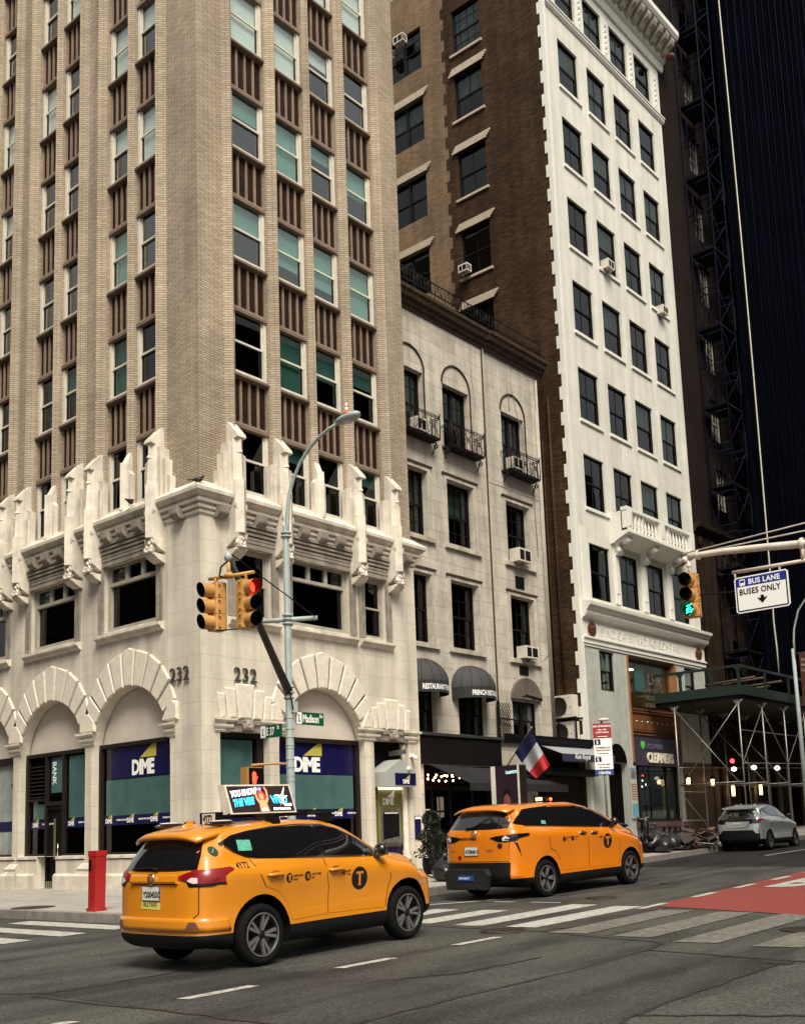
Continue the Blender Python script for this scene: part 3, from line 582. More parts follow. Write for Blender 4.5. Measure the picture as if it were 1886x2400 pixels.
def blind_or_reflection_for(side, c, k):
    # seen in the photograph: teal blinds in the middle floors, dark low, pale sheets high up as painted sky reflections
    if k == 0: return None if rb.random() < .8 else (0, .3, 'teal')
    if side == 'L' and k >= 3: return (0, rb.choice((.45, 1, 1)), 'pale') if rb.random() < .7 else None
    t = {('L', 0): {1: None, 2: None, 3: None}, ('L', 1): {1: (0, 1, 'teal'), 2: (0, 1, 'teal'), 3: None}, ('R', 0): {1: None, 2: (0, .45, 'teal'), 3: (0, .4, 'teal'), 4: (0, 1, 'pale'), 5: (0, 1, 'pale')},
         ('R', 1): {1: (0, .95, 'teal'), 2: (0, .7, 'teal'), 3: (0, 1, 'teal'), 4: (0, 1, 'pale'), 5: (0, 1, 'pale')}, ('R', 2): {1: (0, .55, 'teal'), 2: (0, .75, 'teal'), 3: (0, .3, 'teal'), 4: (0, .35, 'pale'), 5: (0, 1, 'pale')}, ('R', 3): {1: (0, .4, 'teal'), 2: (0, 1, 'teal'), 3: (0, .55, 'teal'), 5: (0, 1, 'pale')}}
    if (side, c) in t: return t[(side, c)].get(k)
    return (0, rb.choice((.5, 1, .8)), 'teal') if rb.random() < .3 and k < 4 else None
for side, cols, rot in (('L', COL_L, 0), ('R', COL_R, H90)):
    for c, (a, b) in enumerate(cols):
        for k, z in enumerate(KB):
            window(corner, a, z, b-a, 1.82, 'sash', M['wframe'], rot, d=DB-.20, blind_or_reflection=blind_or_reflection_for(side, c, k), glass=M['glassb'] if k < 2 else None)
            spandrel(a, b, z+1.82, (KB[k+1] if k+1 < len(KB) else ZT), rot)
        MB().fb(a, b, -.25, -.02, 9.6, 9.86).build('sill', M['stoneplain'], corner, rot=rot)
# ---------------- bank front. left facade glazing, real positions are .33 behind the wall face
RD = -.33
def bank_logo(name, fn, s, parent, mt=M['white'], tri=M['yellow'], full=True):
    text('DIME', s, fn, 'lettering', mt, parent, bold=s*.045, sx=.86, space=.92)
    mb = MB(); w = s*2.05; x0, x1 = w*.33, w*.985; P = [fn(x0, s*.80, 0), fn(x1, s*.80, 0), fn(x1, s*1.62, 0)]
    mb.add(P, [(0, 1, 2)]); link('emblem', mb.mesh('emblem', tri, False), parent)
def storefront(rot, panes, uf0, uf1, blue=None, logo=None):
    pass
SFL = MB()   # arch 2 window (nearest the corner)
a, b = -4.42, -1.16
f = MB().fb(a, a+.10, RD, RD+.12, .99, 3.80).fb(b-.03, b, RD, RD+.12, .99, 3.80).fb(a+.1, b-.03, RD, RD+.12, 3.70, 3.80).fb(a+.1, b-.03, RD, RD+.12, .99, 1.07).build('shop_window', M['bframe'], corner)
MB().fb(a+.1, b-.03, RD+.02, RD+.03, 1.07, 3.70).build('pane', M['glassd'], f)
MB().fb(a+.42, b-.03, RD+.035, RD+.040, 2.90, 3.70).build('blue_sign_panel', M['navy'], f)
MB().fb(a+.22, b-.03, RD+.035, RD+.040, 1.98, 2.88).split('frosted_panel', M['tealshop'], f)
MB().fb(a+.15, b-.03, RD+.035, RD+.040, 1.74, 1.98).split('blue_strip', M['navy'], f)
lg = thing('x', 'x', 'x') if False else f
bank_logo('logo', FL(-3.10, RD+.045, 2.98), .50, f)
def strip_text(fn0, us, parent, z=1.80, s=.155):
    for i, u in enumerate(us):
        text('DIME', s, fn0(u, z), 'small_lettering', M['white'], parent, bold=.007, sx=.8)
        mb = MB(); f_ = fn0(u, z); mb.add([f_(.10, s*.82, 0), f_(.30, s*.82, 0), f_(.30, s*1.45, 0)], [(0, 1, 2)]); link('emblem', mb.mesh('emblem', M['yellow'], False), parent)
        text('MEMBER FDIC BANKING', s*.36, fn0(u+.48, z+.05), 'small_lettering', M['white'], parent, bold=.002)
strip_text(lambda u, z: FL(u, RD+.045, z), (-4.22, -3.30, -2.32), f)
# arch 1: louvre, door, sidelights
a, b = -7.98, -4.72
f = MB(); 
for x0, x1, z0, z1 in ((a, a+.12, .99, 3.8), (b-.04, b, .99, 3.8), (a+.12, b-.04, 3.70, 3.80), (-6.98, -6.90, .99, 3.7), (-6.13, -6.05, .99, 3.7), (-6.9, -6.13, 2.36, 2.46), (a+.12, -6.98, .99, 1.07), (-6.05, b-.04, .99, 1.07), (a+.12, -6.98, 2.50, 2.56)): f.fb(x0, x1, RD, RD+.12, z0, z1)
f = f.build('shop_window', M['bframe'], corner)
MB().fb(a+.12, -6.98, RD+.02, RD+.03, 1.07, 2.5).fb(-6.05, b-.04, RD+.02, RD+.03, 1.07, 3.7).fb(-6.9, -6.13, RD+.02, RD+.03, 2.46, 3.7).build('pane', M['glassd'], f)
lv = MB()
for k in range(9): z = 2.62+.105*k; lv.prof(a+.13, -6.99, [(RD, z), (RD+.07, z-.03), (RD+.07, z-.015), (RD, z+.02)])
lv.fb(a+.12, -6.98, RD, RD+.02, 2.56, 3.70, 1); lv.build('louvre', [M['bframe'], M['dark']], f)
MB().fb(-5.92, b-.10, RD+.035, RD+.04, 2.0, 3.64).fb(a+.3, -7.02, RD+.035, RD+.04, 2.0, 2.42).split('frosted_panel', M['tealshop'], f)
MB().fb(-6.80, -6.18, RD+.031, RD+.036, 2.70, 3.66).split('frosted_panel', M['tealshop'], f)
tv, tf = text_verts('BANK', .26, .006); mb = MB(); mb.add([(-6.72+y*1.0, -(RD+.042), 3.55-x*.9) for x, y in tv], tf); link('lettering', mb.mesh('lettering', M['white'], False), f)
MB().fb(a+.13, -6.99, RD+.035, RD+.04, 1.74, 1.96).fb(-6.04, b-.05, RD+.035, RD+.04, 1.74, 1.98).split('blue_strip', M['navy'], f)
strip_text(lambda u, z: FL(u, RD+.045, z), (-7.70, -5.94), f)
dr = MB().fb(-6.97, -6.88, RD, RD+.09, .17, 2.36).fb(-6.15, -6.06, RD, RD+.09, .17, 2.36).fb(-6.88, -6.15, RD, RD+.09, 2.25, 2.36).fb(-6.88, -6.15, RD, RD+.09, .17, .36).fb(-6.88, -6.15, RD+.01, RD+.04, .36, 2.25).build('door', M['black'], corner)
MB().tube([(-6.24, -(RD+.16), .95), (-6.24, -(RD+.16), 1.35)], .015).build('handle', M['chrome'], dr)
MB().fb(-6.52, -6.46, RD+.09, RD+.12, .9, 2.0).build('push_bar', mat('brass_strip', c4(.12, .10, .05), .4), dr)
mb = MB()
for k in range(9):
    for j in range(3): mb.fp([(-6.92+.1*k, .17+.06*j), (-6.88+.1*k, .17+.06*j), (-6.85+.1*k, .21+.06*j), (-6.89+.1*k, .21+.06*j)], RD+.09, RD+.10)
mb.build('hazard_tread', mat('cream_mark', c4(.5, .45, .3), .6), dr)
# arch 0: poster windows
for uc in (-9.91, -13.47):
    a, b = uc-1.63, uc+1.63
    f = MB().fb(a, a+.1, RD, RD+.12, .99, 3.8).fb(b-.1, b, RD, RD+.12, .99, 3.8).fb(a+.1, b-.1, RD, RD+.12, 3.6, 3.8).fb(a+.1, b-.1, RD, RD+.12, .99, 1.07).build('shop_window', M['bframe'], corner)
    MB().fb(a+.1, b-.1, RD+.02, RD+.03, 1.07, 3.6).build('poster_panel', mat('grey_city_poster', c4(.33, .36, .34), .4, var=.35, vs=1.6, streak=.3), f)
    MB().fb(a+.1, b-.15, RD+.035, RD+.04, 1.72, 2.0).split('blue_strip', M['navy'], f)
    text('YORK', .17, FL(b-.62, RD+.045, 2.95), 'lettering', M['black'], f, bold=.004)
    text('US', .12, FL(b-.52, RD+.045, 3.2), 'lettering', M['gframe'], f, bold=.002)
# right facade storefront
a, b = 2.42, 5.55
f = MB().fb(a, a+.04, RD, RD+.12, .99, 3.80).fb(b-.12, b, RD, RD+.12, .99, 3.80).fb(a+.04, b-.12, RD, RD+.12, 3.68, 3.80).fb(a+.04, b-.12, RD, RD+.12, .99, 1.07).build('shop_window', M['bframe'], corner, rot=H90)
MB().fb(a+.04, b-.12, RD+.02, RD+.03, 1.07, 3.68).build('pane', M['glassd'], f)
MB().fb(a+.05, b-.13, RD+.035, RD+.040, 2.88, 3.68).build('blue_sign_panel', M['navy'], f)
MB().fb(a+.05, b-.20, RD+.035, RD+.040, 1.98, 2.86).split('frosted_panel', M['tealshop'], f)
MB().fb(a+.05, b-.2, RD+.035, RD+.040, 1.72, 1.97).split('blue_strip', M['navy'], f)
bank_logo('logo', lambda u, v, w: (3.18+u, -(RD+.045+w), 2.95+v), .50, f)
strip_text(lambda u0, z: (lambda u, v, w: (u0+u, -(RD+.045+w), z+v)), (2.62, 3.62, 4.62), f)
a, b = .56, 2.10
f = MB().fb(a, a+.12, RD, RD+.12, .99, 3.83).fb(b-.22, b, RD, RD+.12, .99, 3.83).fb(a+.12, b-.22, RD, RD+.12, 3.70, 3.83).fb(a+.12, b-.22, RD, RD+.12, .99, 1.07).build('shop_window', M['bframe'], corner, rot=H90)
MB().fb(a+.12, b-.22, RD+.02, RD+.03, 1.07, 3.70).build('pane', M['glassd'], f)
MB().fb(a+.12, b-.30, RD+.035, RD+.040, 1.99, 3.66).split('frosted_panel', M['tealshop'], f)
MB().fb(a+.12, b-.22, RD+.035, RD+.040, 1.72, 1.97).split('blue_strip', M['navy'], f)
strip_text(lambda u0, z: (lambda u, v, w: (u0+u, -(RD+.045+w), z+v)), (.78,), f)
# cash machine bay
MB().fb(5.91, 7.36, -.45, -.36, -.2, 3.83, 0).build('bay_back', M['black'], corner, rot=H90)
atm = MB(); atm.fb(6.22, 7.18, RD, RD+.14, 1.0, 2.56, 1).fb(6.22, 7.18, RD, RD+.14, .05, 1.0, 2).fb(6.30, 7.08, RD+.14, RD+.18, .93, 1.95, 0)
atm.fb(6.36, 7.02, RD+.181, RD+.19, 1.05, 1.86, 3).fp([(6.36, 1.05), (7.02, 1.05), (7.02, 1.2), (6.36, 1.12)], RD+.19, RD+.30, 0).fb(6.42, 6.96, RD+.19, RD+.2, 1.83, 1.86, 4)
atm = atm.build('cash_machine', [M['galv'], mat('olive_panel', c4(.20, .18, .055), .5, var=.1), M['navy'], M['black'], M['white']], corner, rot=H90)
bank_logo('x', lambda u, v, w: (6.40+u, -(RD+.15+w), 2.08+v), .245, atm, M['white'], M['white'])
MB().prof(6.24, 7.16, [(RD+.14, 2.50), (RD+.2, 2.5), (RD+.2, 2.54), (RD+.14, 2.54)]).build('lamp_strip', mat('lit_strip', c4(.9, .85, .5), .5, emit=c4(1, .92, .55), es=2.5), atm)
can = MB(); can.fp([(6.02, 2.55), (7.32, 2.55), (7.32, 2.95), (6.67, 3.30), (6.02, 2.95)], RD, .28, 0); can.fb(6.42, 7.28, .28, .30, 2.60, 2.92, 1)
can = can.build('canopy', [mat('grey_hood', c4(.36, .37, .34), .5, var=.1), M['navy']], corner, rot=H90)
bank_logo('x', lambda u, v, w: (6.72+u, -(.305+w), 2.64+v), .15, can)
cc = MB(); cc.ball((7.0, -.28, 3.05), .07).tube([(7.0, -.1, 3.12), (7.0, -.28, 3.10)], .03).build('camera', M['white'], can)
MB().fb(7.50, 7.76, .01, .03, 1.1, 1.75).build('notice_board', M['navy'], corner, rot=H90)
MB().fb(7.50, 7.76, .01, .035, 1.66, 1.73).build('notice_header', M['white'], corner, rot=H90)
mb = MB(); mb.fp([(6.72, 3.55), (7.02, 3.60), (7.05, 3.48), (6.75, 3.42)], -.2, .18).build('flood_light', M['galv'], corner, rot=H90)
mb = MB(); mb.ball((7.45, -.16, 3.38), .07).fb(7.40, 7.50, 0, .10, 3.4, 3.5).build('camera', M['white'], corner, rot=H90)
# house numbers
for fn, rot in ((lambda u, v, w: (-1.10+u, -(.03+w), 5.03+v), 0), (lambda u, v, w: (.96+u, -(.03+w), 5.03+v), H90)):
    o = text('232', .49, fn, 'house_number', mat('pewter', c4(.10, .095, .085), .5, metal=.5, var=.4, vs=20), corner, thick=.035, bold=.003, sx=.92, space=1.12); o.rotation_euler = (0, 0, rot)
for u, rot in ((-.62, 0), (.35, H90)): 
    p = MB().fb(u, u+.36, .0, .02, 1.45, 1.72).build('plaque', M['black'], corner, rot=rot)
    text('OFFICES AT 232' if rot == 0 else 'ENTRANCE', .04, lambda u_, v, w, u=u: (u+.03+u_, -.025, 1.62+v), 'lettering', M['warmwhite'], p)
    text('24 HOURS', .04, lambda u_, v, w, u=u: (u+.08+u_, -.025, 1.52+v), 'lettering', M['warmwhite'], p)
# ================================================================ tan limestone townhouse (restaurant)
tan = thing('townhouse', 'tan limestone four storey townhouse with iron balconies and a restaurant at street level', 'building')
U0, U1, TZ = 6.95, 15.05, 17.2
T2, T3, T1 = (9.63, 11.0), (12.80, 14.15), (7.30, 8.67)
hs_ = []
for a, b in (T1, T2, T3): hs_ += [(a, b, 13.2, 15.27, .30), (a, b, 10.03, 12.1, .30), (a, b, 6.78, 8.88, .30)]
hs_ += [(7.3, 8.70, 4.15, 5.45, .3), (9.78, 11.2, 4.15, 5.45, .3), (12.62, 14.15, 4.15, 5.40, .3)]
hs_ += [(8.0, 12.1, -.2, 3.25, .5), (14.0, 15.05, -.2, 3.0, .4)]
mb = MB(); wall(mb, U0, U1, -.3, TZ, hs_); mb.build('stone_wall', M['limetan'], tan, rot=H90, recalc=False)
MB().fb(U0, U1, -9, -.5, -.3, TZ-.1).build('interior_core', M['room'], tan, rot=H90)
MB().fb(U0, U1, -9, -.02, TZ-.1, TZ+.1).build('roof', M['corn'], tan, rot=H90)
MB().box(-9, -.01, 15.0, 15.048, -.2, TZ).build('side_wall', M['bbrick'], tan)
# shadow lines of the arch grooves over the top windows, drawn as dark rings
for a, b in ((7.3, 8.69), (9.60, 11.05), (12.76, 14.2)):
    uc, r = (a+b)/2, .70; mb = MB(); n = 20
    for i in range(n):
        p0, p1 = math.pi-math.pi*i/n, math.pi-math.pi*(i+1)/n
        q = [(uc+rr*math.cos(p), 15.30+rr*.98*math.sin(p)) for rr, p in ((r, p0), (r, p1), (r+.045, p1), (r+.045, p0))]
        mb.fp(q, 0, .045)
    mb.fb(b-.01, b+.03, 0, .04, 13.2, 15.3)
    mb.build('blind_arch', M['corn'], tan, rot=H90)
# shallow pilaster joint, string joint, quoin strip
MB().fb(11.83, 11.89, 0, .05, 4.2, TZ).fb(11.89, 15.05, .0, .012, 12.55, 12.60).build('wall_joint', M['limetanp'], tan, rot=H90)
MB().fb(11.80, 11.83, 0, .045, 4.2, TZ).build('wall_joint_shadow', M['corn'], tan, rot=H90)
MB().tube([(14.92, -.04, 4.3), (14.92, -.04, 15.8)], .03, 6).tube([(15.0, -.05, 4.2), (15.0, -.05, 17.0)], .05, 6).split('downpipe', M['gframe'], tan, rot=H90)
# cornice + roof railing
TP = [(0, 17.14), (.05, 17.14), (.07, 17.24), (.14, 17.27), (.16, 17.38), (.26, 17.42), (.30, 17.54), (.36, 17.60), (.37, 17.70), (0, 17.82)]
MB().prof(U0-.1, 11.9, TP).prof(11.9, 15.35, [(d+.05, z) for d, z in TP][0:]).build('cornice', M['corn'], tan, rot=H90)
rl = MB()
for z in (17.90, 18.26): rl.tube([(U0, -.30, z), (15.1, -.30, z)], .02, 6)
k = 0; u = U0+.1
while u < 15.1:
    rl.tube([(u, -.30, 17.8), (u, -.30, 18.26)], .012, 4)
    if k % 3 == 0: rl.tube([(u, -.30, 17.9), (u+.17, -.30, 18.26)], .012, 4); rl.tube([(u+.34, -.30, 17.9), (u+.17, -.30, 18.26)], .012, 4)
    u += .17; k += 1
rl.build('roof_railing', M['iron'], tan, rot=H90)
for j, (a, b) in enumerate((T1, T2, T3)):
    w = b-a
    window(tan, a, 13.2, w, 2.07, 'pairs' if j else 'black6', M['dframe'], H90, d=-.27, glass=M['glassb'], blind_or_reflection=[(0, .9, 'curtain'), None, (0, 1, 'curtain')][j] if j != 1 else None)
    window(tan, a, 10.03, w, 2.07, 'black6', M['dframe'], H90, d=-.27, glass=M['glassb'], blind_or_reflection=[(0, 1, 'curtain'), (0, .52, 'curtain'), None][j])
    window(tan, a, 6.78, w, 2.1, 'black6', M['dframe'], H90, d=-.27, glass=M['glassb'], blind_or_reflection=None)
    # surrounds
    mb = MB()
    for z0, z1 in ((10.03, 12.1), (6.78, 8.88)):
        mb.fb(a-.16, a-.02, 0, .04, z0, z1+.14).fb(b+.02, b+.16, 0, .04, z0, z1+.14).fb(a-.02, b+.02, 0, .04, z1+.02, z1+.14); mb.fb(a-.2, b+.25, 0, .10, z0-.14, z0)
    mb.split('window_surround', M['limetanp'], tan, rot=H90)
    mb = MB()
    for z1 in (12.1, 8.88): mb.fb(a-.22, b+.22, 0, .07, z1+.14, z1+.20)
    mb.split('window_hood', M['corn'], tan, rot=H90)
window(tan, 7.3, 4.15, 1.4, 1.3, 'black6', M['dframe'], H90, d=-.25); window(tan, 9.78, 4.15, 1.42, 1.3, 'pairs', M['dframe'], H90, d=-.25)
window(tan, 12.62, 4.15, 1.53, 1.25, 'pair', M['dframe'], H90, d=-.25, blind_or_reflection=(0, .6, 'curtain'))
# balconies
def balcony(parent, a, b):
    mb = MB(); z = 13.12; d = .40
    mb.fb(a, b, 0, d, z-.06, z-.02)
    for k in range(7): u = a+(b-a)*k/6; mb.tube([(u, 0, z), (u, -d, z)], .014, 4)
    for zz in (z, z+.62, z+.68): mb.tube([(a, 0, zz), (a, -d, zz), (b, -d, zz), (b, 0, zz)], .016, 5)
    n = 9
    for k in range(n+1): u = a+(b-a)*k/n; mb.tube([(u, -d, z), (u, -d, z+.65)], .011, 4)
    for s in (a, b):
        for k in range(1, 4): mb.tube([(s, -d*k/4, z), (s, -d*k/4, z+.65)], .011, 4)
        mb.tube([(s, -.05, z-.05), (s, -d*.6, z-.08), (s, -.08, z-.42)], .022, 5); mb.tube([(s, -d, z), (s, -d, z+.78)], .02, 5)
        mb.lathe([(.05, -.02), (.075, -.02), (.075, .02), (.05, .02)], (s, -.22, z-.2), 'x', 10)
    for k in range(3):
        u = a+(b-a)*(k+.5)/3; w = (b-a)/7
        mb.tube([(u-w, -d, z+.05), (u, -d, z+.34), (u+w, -d, z+.62)], .011, 4); mb.tube([(u+w, -d, z+.05), (u, -d, z+.34), (u-w, -d, z+.62)], .011, 4)
        mb.lathe([(.07, -.01), (.085, 0), (.07, .01)], (u, -d, z+.34), 'y', 10)
    return mb.build('balcony', M['iron'], parent, rot=H90)
balcony(tan, 7.1, 8.92); balcony(tan, 9.50, 11.20); balcony(tan, 12.68, 14.42)
# hanging cables
mb = MB()
for pts in ([(11.3, 17.1), (11.2, 16.0), (11.35, 15.0), (11.1, 14.2), (11.25, 13.6)], [(13.3, 17.1), (13.25, 16.2), (13.3, 15.4)], [(13.5, 17.1), (13.45, 16.4), (13.75, 15.4), (14.3, 14.0), (14.5, 13.2), (14.6, 10.5)], [(14.75, 9.2), (15.02, 8.2), (14.95, 7.2), (14.6, 6.9)]):
    mb.tube([(u, -.03, z) for u, z in pts], .011, 4)
mb.split('cable', M['gframe'], tan, rot=H90)
# awnings (dome)
def dome_awning(uc, word, w=.92, size=.30):
    mb = MB(); n, m_ = 24, 8; zc = 5.55
    vs = []
    for j in range(m_+1):
        t = math.pi/2*j/m_
        for i in range(n+1):
            p = math.pi*i/n; vs.append((uc-w*math.cos(p)*math.cos(t), -(.02+.80*math.sin(p)*math.cos(t)), zc+.72*math.sin(t)))
    mb.add(vs, [(j*(n+1)+i, j*(n+1)+i+1, (j+1)*(n+1)+i+1, (j+1)*(n+1)+i) for j in range(m_) for i in range(n)], 0, True)
    vs = []
    for z in (zc, zc-.34):
        for i in range(n+1): p = math.pi*i/n; vs.append((uc-w*math.cos(p), -(.02+.80*math.sin(p)), z))
    mb.add(vs, [(i, i+1, n+2+i, n+1+i) for i in range(n)], 1, True)
    o = mb.build('awning', [M['awn'], M['awnd']], tan, rot=H90, recalc=False)
    rb_ = MB()
    for i in range(0, n+1, 3): p = math.pi*i/n; rb_.tube([(uc-w*1.005*math.cos(p)*math.cos(t), -(.02+.805*math.sin(p)*math.cos(t)), zc+.725*math.sin(t)) for t in [math.pi/2*j/8 for j in range(9)]], .009, 4)
    rb_.build('awning_rib', M['awnd'], o)
    tv, tf = text_verts(word, size, .006, .62, 'CENTER'); vs = []
    for x, y in tv:
        p = math.pi/2+x/.86; vs.append((uc-w*1.012*math.cos(p), -(.02+.81*math.sin(p)), zc-.26+y))
    mt = MB(); mt.add(vs, tf); link('lettering', mt.mesh('lettering', M['white'], False), o)
M['awn'] = mat('grey_awning_canvas', c4(.042, .042, .043), .8, var=.2, vs=3); M['awnd'] = mat('charcoal_awning_band', c4(.016, .016, .017), .8, var=.2)
dome_awning(7.98, 'RESTAURANT FRENCH', .86, .21); dome_awning(10.31, 'FRENCH RESTAURANT', .86, .21)
mb = MB(); n = 14       # third hood, grey half round panel with lamp bar
mb.fp([(13.40+.86*math.cos(math.pi*i/n), 5.45+.72*math.sin(math.pi*i/n)) for i in range(n+1)], 0, .10).build('arched_hood', mat('brown_hood', c4(.14, .12, .095), .8, var=.3, vs=4, streak=.4), tan, rot=H90)
MB().tube([(12.95, -.35, 5.52), (13.8, -.35, 5.45)], .05, 8).tube([(13.1, 0, 5.55), (13.1, -.35, 5.52)], .02).tube([(13.7, 0, 5.5), (13.7, -.35, 5.46)], .02).build('bar_lamp', M['black'], tan, rot=H90)
MB().fb(13.12, 13.62, .005, .03, 6.28, 6.58).build('vent_grille', M['black'], tan, rot=H90)
MB().fb(13.15, 13.65, .005, .03, 9.20, 9.6).build('vent_grille', M['black'], tan, rot=H90)
mb = MB()
for k in range(-8, 12):
    for s in (1, -1):
        a0, a1 = max(0, k*.13 if s > 0 else k*.13), 0
        x0 = k*.13; pts = []
        for t in np.linspace(0, 1, 12):
            zz = t*1.1; xx = x0+(zz*.75 if s > 0 else .75-zz*.75)
            if 0 <= xx <= .68: pts.append((11.68+xx, -.12, 4.15+zz))
        if len(pts) > 1: mb.tube([pts[0], pts[-1]], .013, 4)
mb.fb(11.62, 11.68, .08, .16, 4.1, 5.3).fb(11.68, 12.45, .10, .15, 4.72, 4.76); mb.build('trellis', M['iron'], tan, rot=H90)
# restaurant front
MB().fb(6.95, 11.75, .02, .10, 3.22, 4.05).build('sign_fascia', mat('dull_black_board', c4(.006, .005, .005), .6, var=.2, spec=.15), tan, rot=H90)
MB().prof(6.95, 13.0, [(0, 4.05), (.16, 4.05), (.18, 4.12), (0, 4.16)]).build('copper_flashing', mat('verdigris', c4(.05, .06, .05), .7, var=.5, vs=6), tan, rot=H90)
mb = MB(); mb.add([(8.15, -.1, 3.20), (13.3, -.1, 3.12), (13.6, -1.3, 2.60), (8.45, -1.3, 2.62)], [(0, 1, 2, 3)], 0); mb.add([(8.45, -1.3, 2.62), (13.6, -1.3, 2.60), (13.6, -1.3, 2.38), (8.45, -1.3, 2.40)], [(0, 1, 2, 3)], 0); mb.add([(13.6, -1.3, 2.6), (13.6, -1.3, 2.38), (13.3, -.1, 2.9), (13.3, -.1, 3.12)], [(0, 1, 2, 3)], 0)
mb.build('shop_awning', mat('slate_awning', c4(.026, .026, .027), .85, var=.3, vs=2.5, spec=.1), tan, rot=H90)
rf = MB()
for x in (8.02, 8.75, 9.6, 10.7, 11.8): rf.fb(x, x+.09, -.45, -.36, .2, 3.2)
for x in (8.1, 8.83): rf.fb(x, x+.62, -.44, -.38, 1.0, 1.1); rf.fb(x+.29, x+.33, -.44, -.38, 1.1, 2.5); rf.fb(x, x+.62, -.44, -.38, 1.85, 1.9)
rf.fb(8.02, 11.9, -.45, -.36, 2.5, 2.62); rf.build('shop_front', M['dframe'], tan, rot=H90)
MB().fb(8.02, 11.9, -.42, -.41, .2, 3.2).build('pane', M['glassd'], tan, rot=H90)
MB().fb(8.15, 8.42, -.40, -.39, 1.35, 1.95).fb(8.5, 8.7, -.40, -.39, 1.35, 1.95).fb(9.05, 9.35, -.40, -.39, 1.7, 2.3).split('menu_paper', mat('paper', c4(.5, .5, .45), .7, var=.3, vs=14), tan, rot=H90)
M['bulb'] = mat('lit_bulb', c4(1, .6, .3), .4, emit=c4(1, .45, .16), es=28)
for k in range(15):
    u = 7.75+.105*k; z = 2.83+.05*math.sin(k*1.9)-(.0 if k % 3 else .07)
    o = MB().ball((u, -.78+.1*math.sin(k*2.3)+.8, z), .026).build('bulb', M['bulb'], None, rot=H90); o.location = (0, .45, .04); o.name = 'string_light_bulb'
    tag(o, 'glowing amber bulb on the light string under the dark restaurant awning', 'light bulb', 'string lights under the restaurant awning')
MB().tube([(7.7+.12*k, -.75, 2.90+.04*math.sin(k*1.3)) for k in range(15)], .006, 4).build('light_wire', M['black'], tan, rot=H90)
MB().fb(7.95, 9.8, -.48, -.46, 2.60, 2.95).build('lit_lintel', mat('red_brown_wood', c4(.16, .03, .012), .6), tan, rot=H90)
MB().fb(14.05, 15.05, -.3, -.25, .2, 3.0).build('shutter', brick('rolling_shutter', c4(.03, .02, .017), c4(.028, .019, .016), c4(.006, .005, .005), w=5, h=.09, ms=.018, var=.2, bump=.6), tan, rot=H90)
tan.scale = (1.0415,)*3; tan.location = tuple(CAMP*(1-1.0415))      # front stands .8 m behind the corner tower's front
# ================================================================ small shop between the two buildings
sh = thing('corner_shop', 'low black shop front with striped grey awning between the townhouse and the white building', 'shop')
MB().fb(15.05, 17.12, -1.5, -.35, -.2, 4.1).build('shop_box', M['dark'], sh, rot=H90)
MB().fb(15.02, 17.12, -.30, -.25, .25, 2.98).build('shutter', bpy.data.materials['rolling_shutter'], sh, rot=H90)
MB().prof(12.05, 17.1, [(.02, 3.98), (.2, 3.98), (.28, 4.08), (.34, 4.14), (.34, 4.26), (.02, 4.30)]).build('black_cornice', M['black'], sh, rot=H90)
MB().prof(13.2, 17.3, [(.02, 2.98), (.30, 3.0), (.34, 3.10), (.34, 3.22), (.02, 3.26)]).build('shop_lintel', M['black'], sh, rot=H90)
M['stripe'] = mat('light_grey_canvas', c4(.34, .34, .35), .8, var=.12, vs=2)
mb = MB(); ns = 14
for k in range(ns):
    t0, t1 = k/ns, (k+1)/ns; P = lambda t, e: (13.9+3.15*t+(.25*t if e else 0)-(.10 if e else 0), -.08-(.95 if e else 0), 4.0-(.36 if e else 0))
    mb.add([P(t0, 0), P(t1, 0), P(t1, 1), P(t0, 1)], [(0, 1, 2, 3)], k % 2)
aw = mb.build('awning', [M['stripe'], mat('mid_grey_canvas', c4(.24, .24, .25), .8)], sh, rot=H90)
mb = MB(); n = 40
for k in range(n):
    t0, t1 = k/n, (k+1)/n; z = 3.64; b = 3.42-(.03 if k % 2 else 0)
    q = lambda t, zz: (13.8+3.4*t, -1.03, zz); mb.add([q(t0, z), q(t1, z), q(t1, b), q((t0+t1)/2, b-.03), q(t0, b)], [(0, 1, 2, 3, 4)], 0)
va = mb.build('valance', M['navyc'] if 'navyc' in M else mat('navy_canvas', c4(.02, .018, .045), .8), aw)
text('Rue Royal', .24, lambda u, v, w: (14.55+u, -1.036, 3.49+v), 'lettering', M['white'], va, bold=.004, shear=.35)
MB().fb(17.14, 18.1, -.1, .03, .2, 3.0).build('door_post', M['gpaint'], sh, rot=H90)
# ================================================================ white building and its brick side wall
wb = thing('white_tower', 'tall narrow white painted building with dark windows, stone balcony and brown brick side wall', 'building')
WU0, WU1 = 17.12, 27.2
cols = [(18.12, 19.62), (20.36, 21.86), (22.58, 24.08), (24.80, 26.28)]; RZ = [9.58, 13.04, 16.50, 20.03, 23.52, 26.95, 30.38]
hs_ = [(a, b, z, z+2.10, .18) for a, b in cols for z in RZ]+[(a, b, 33.85, 35.75, .18) for a, b in cols]
mb = MB(); wall(mb, WU0+.14, WU1, 8.9, 36.6, hs_); mb.build('painted_wall', M['wpaint'], wb, rot=H90, recalc=False)
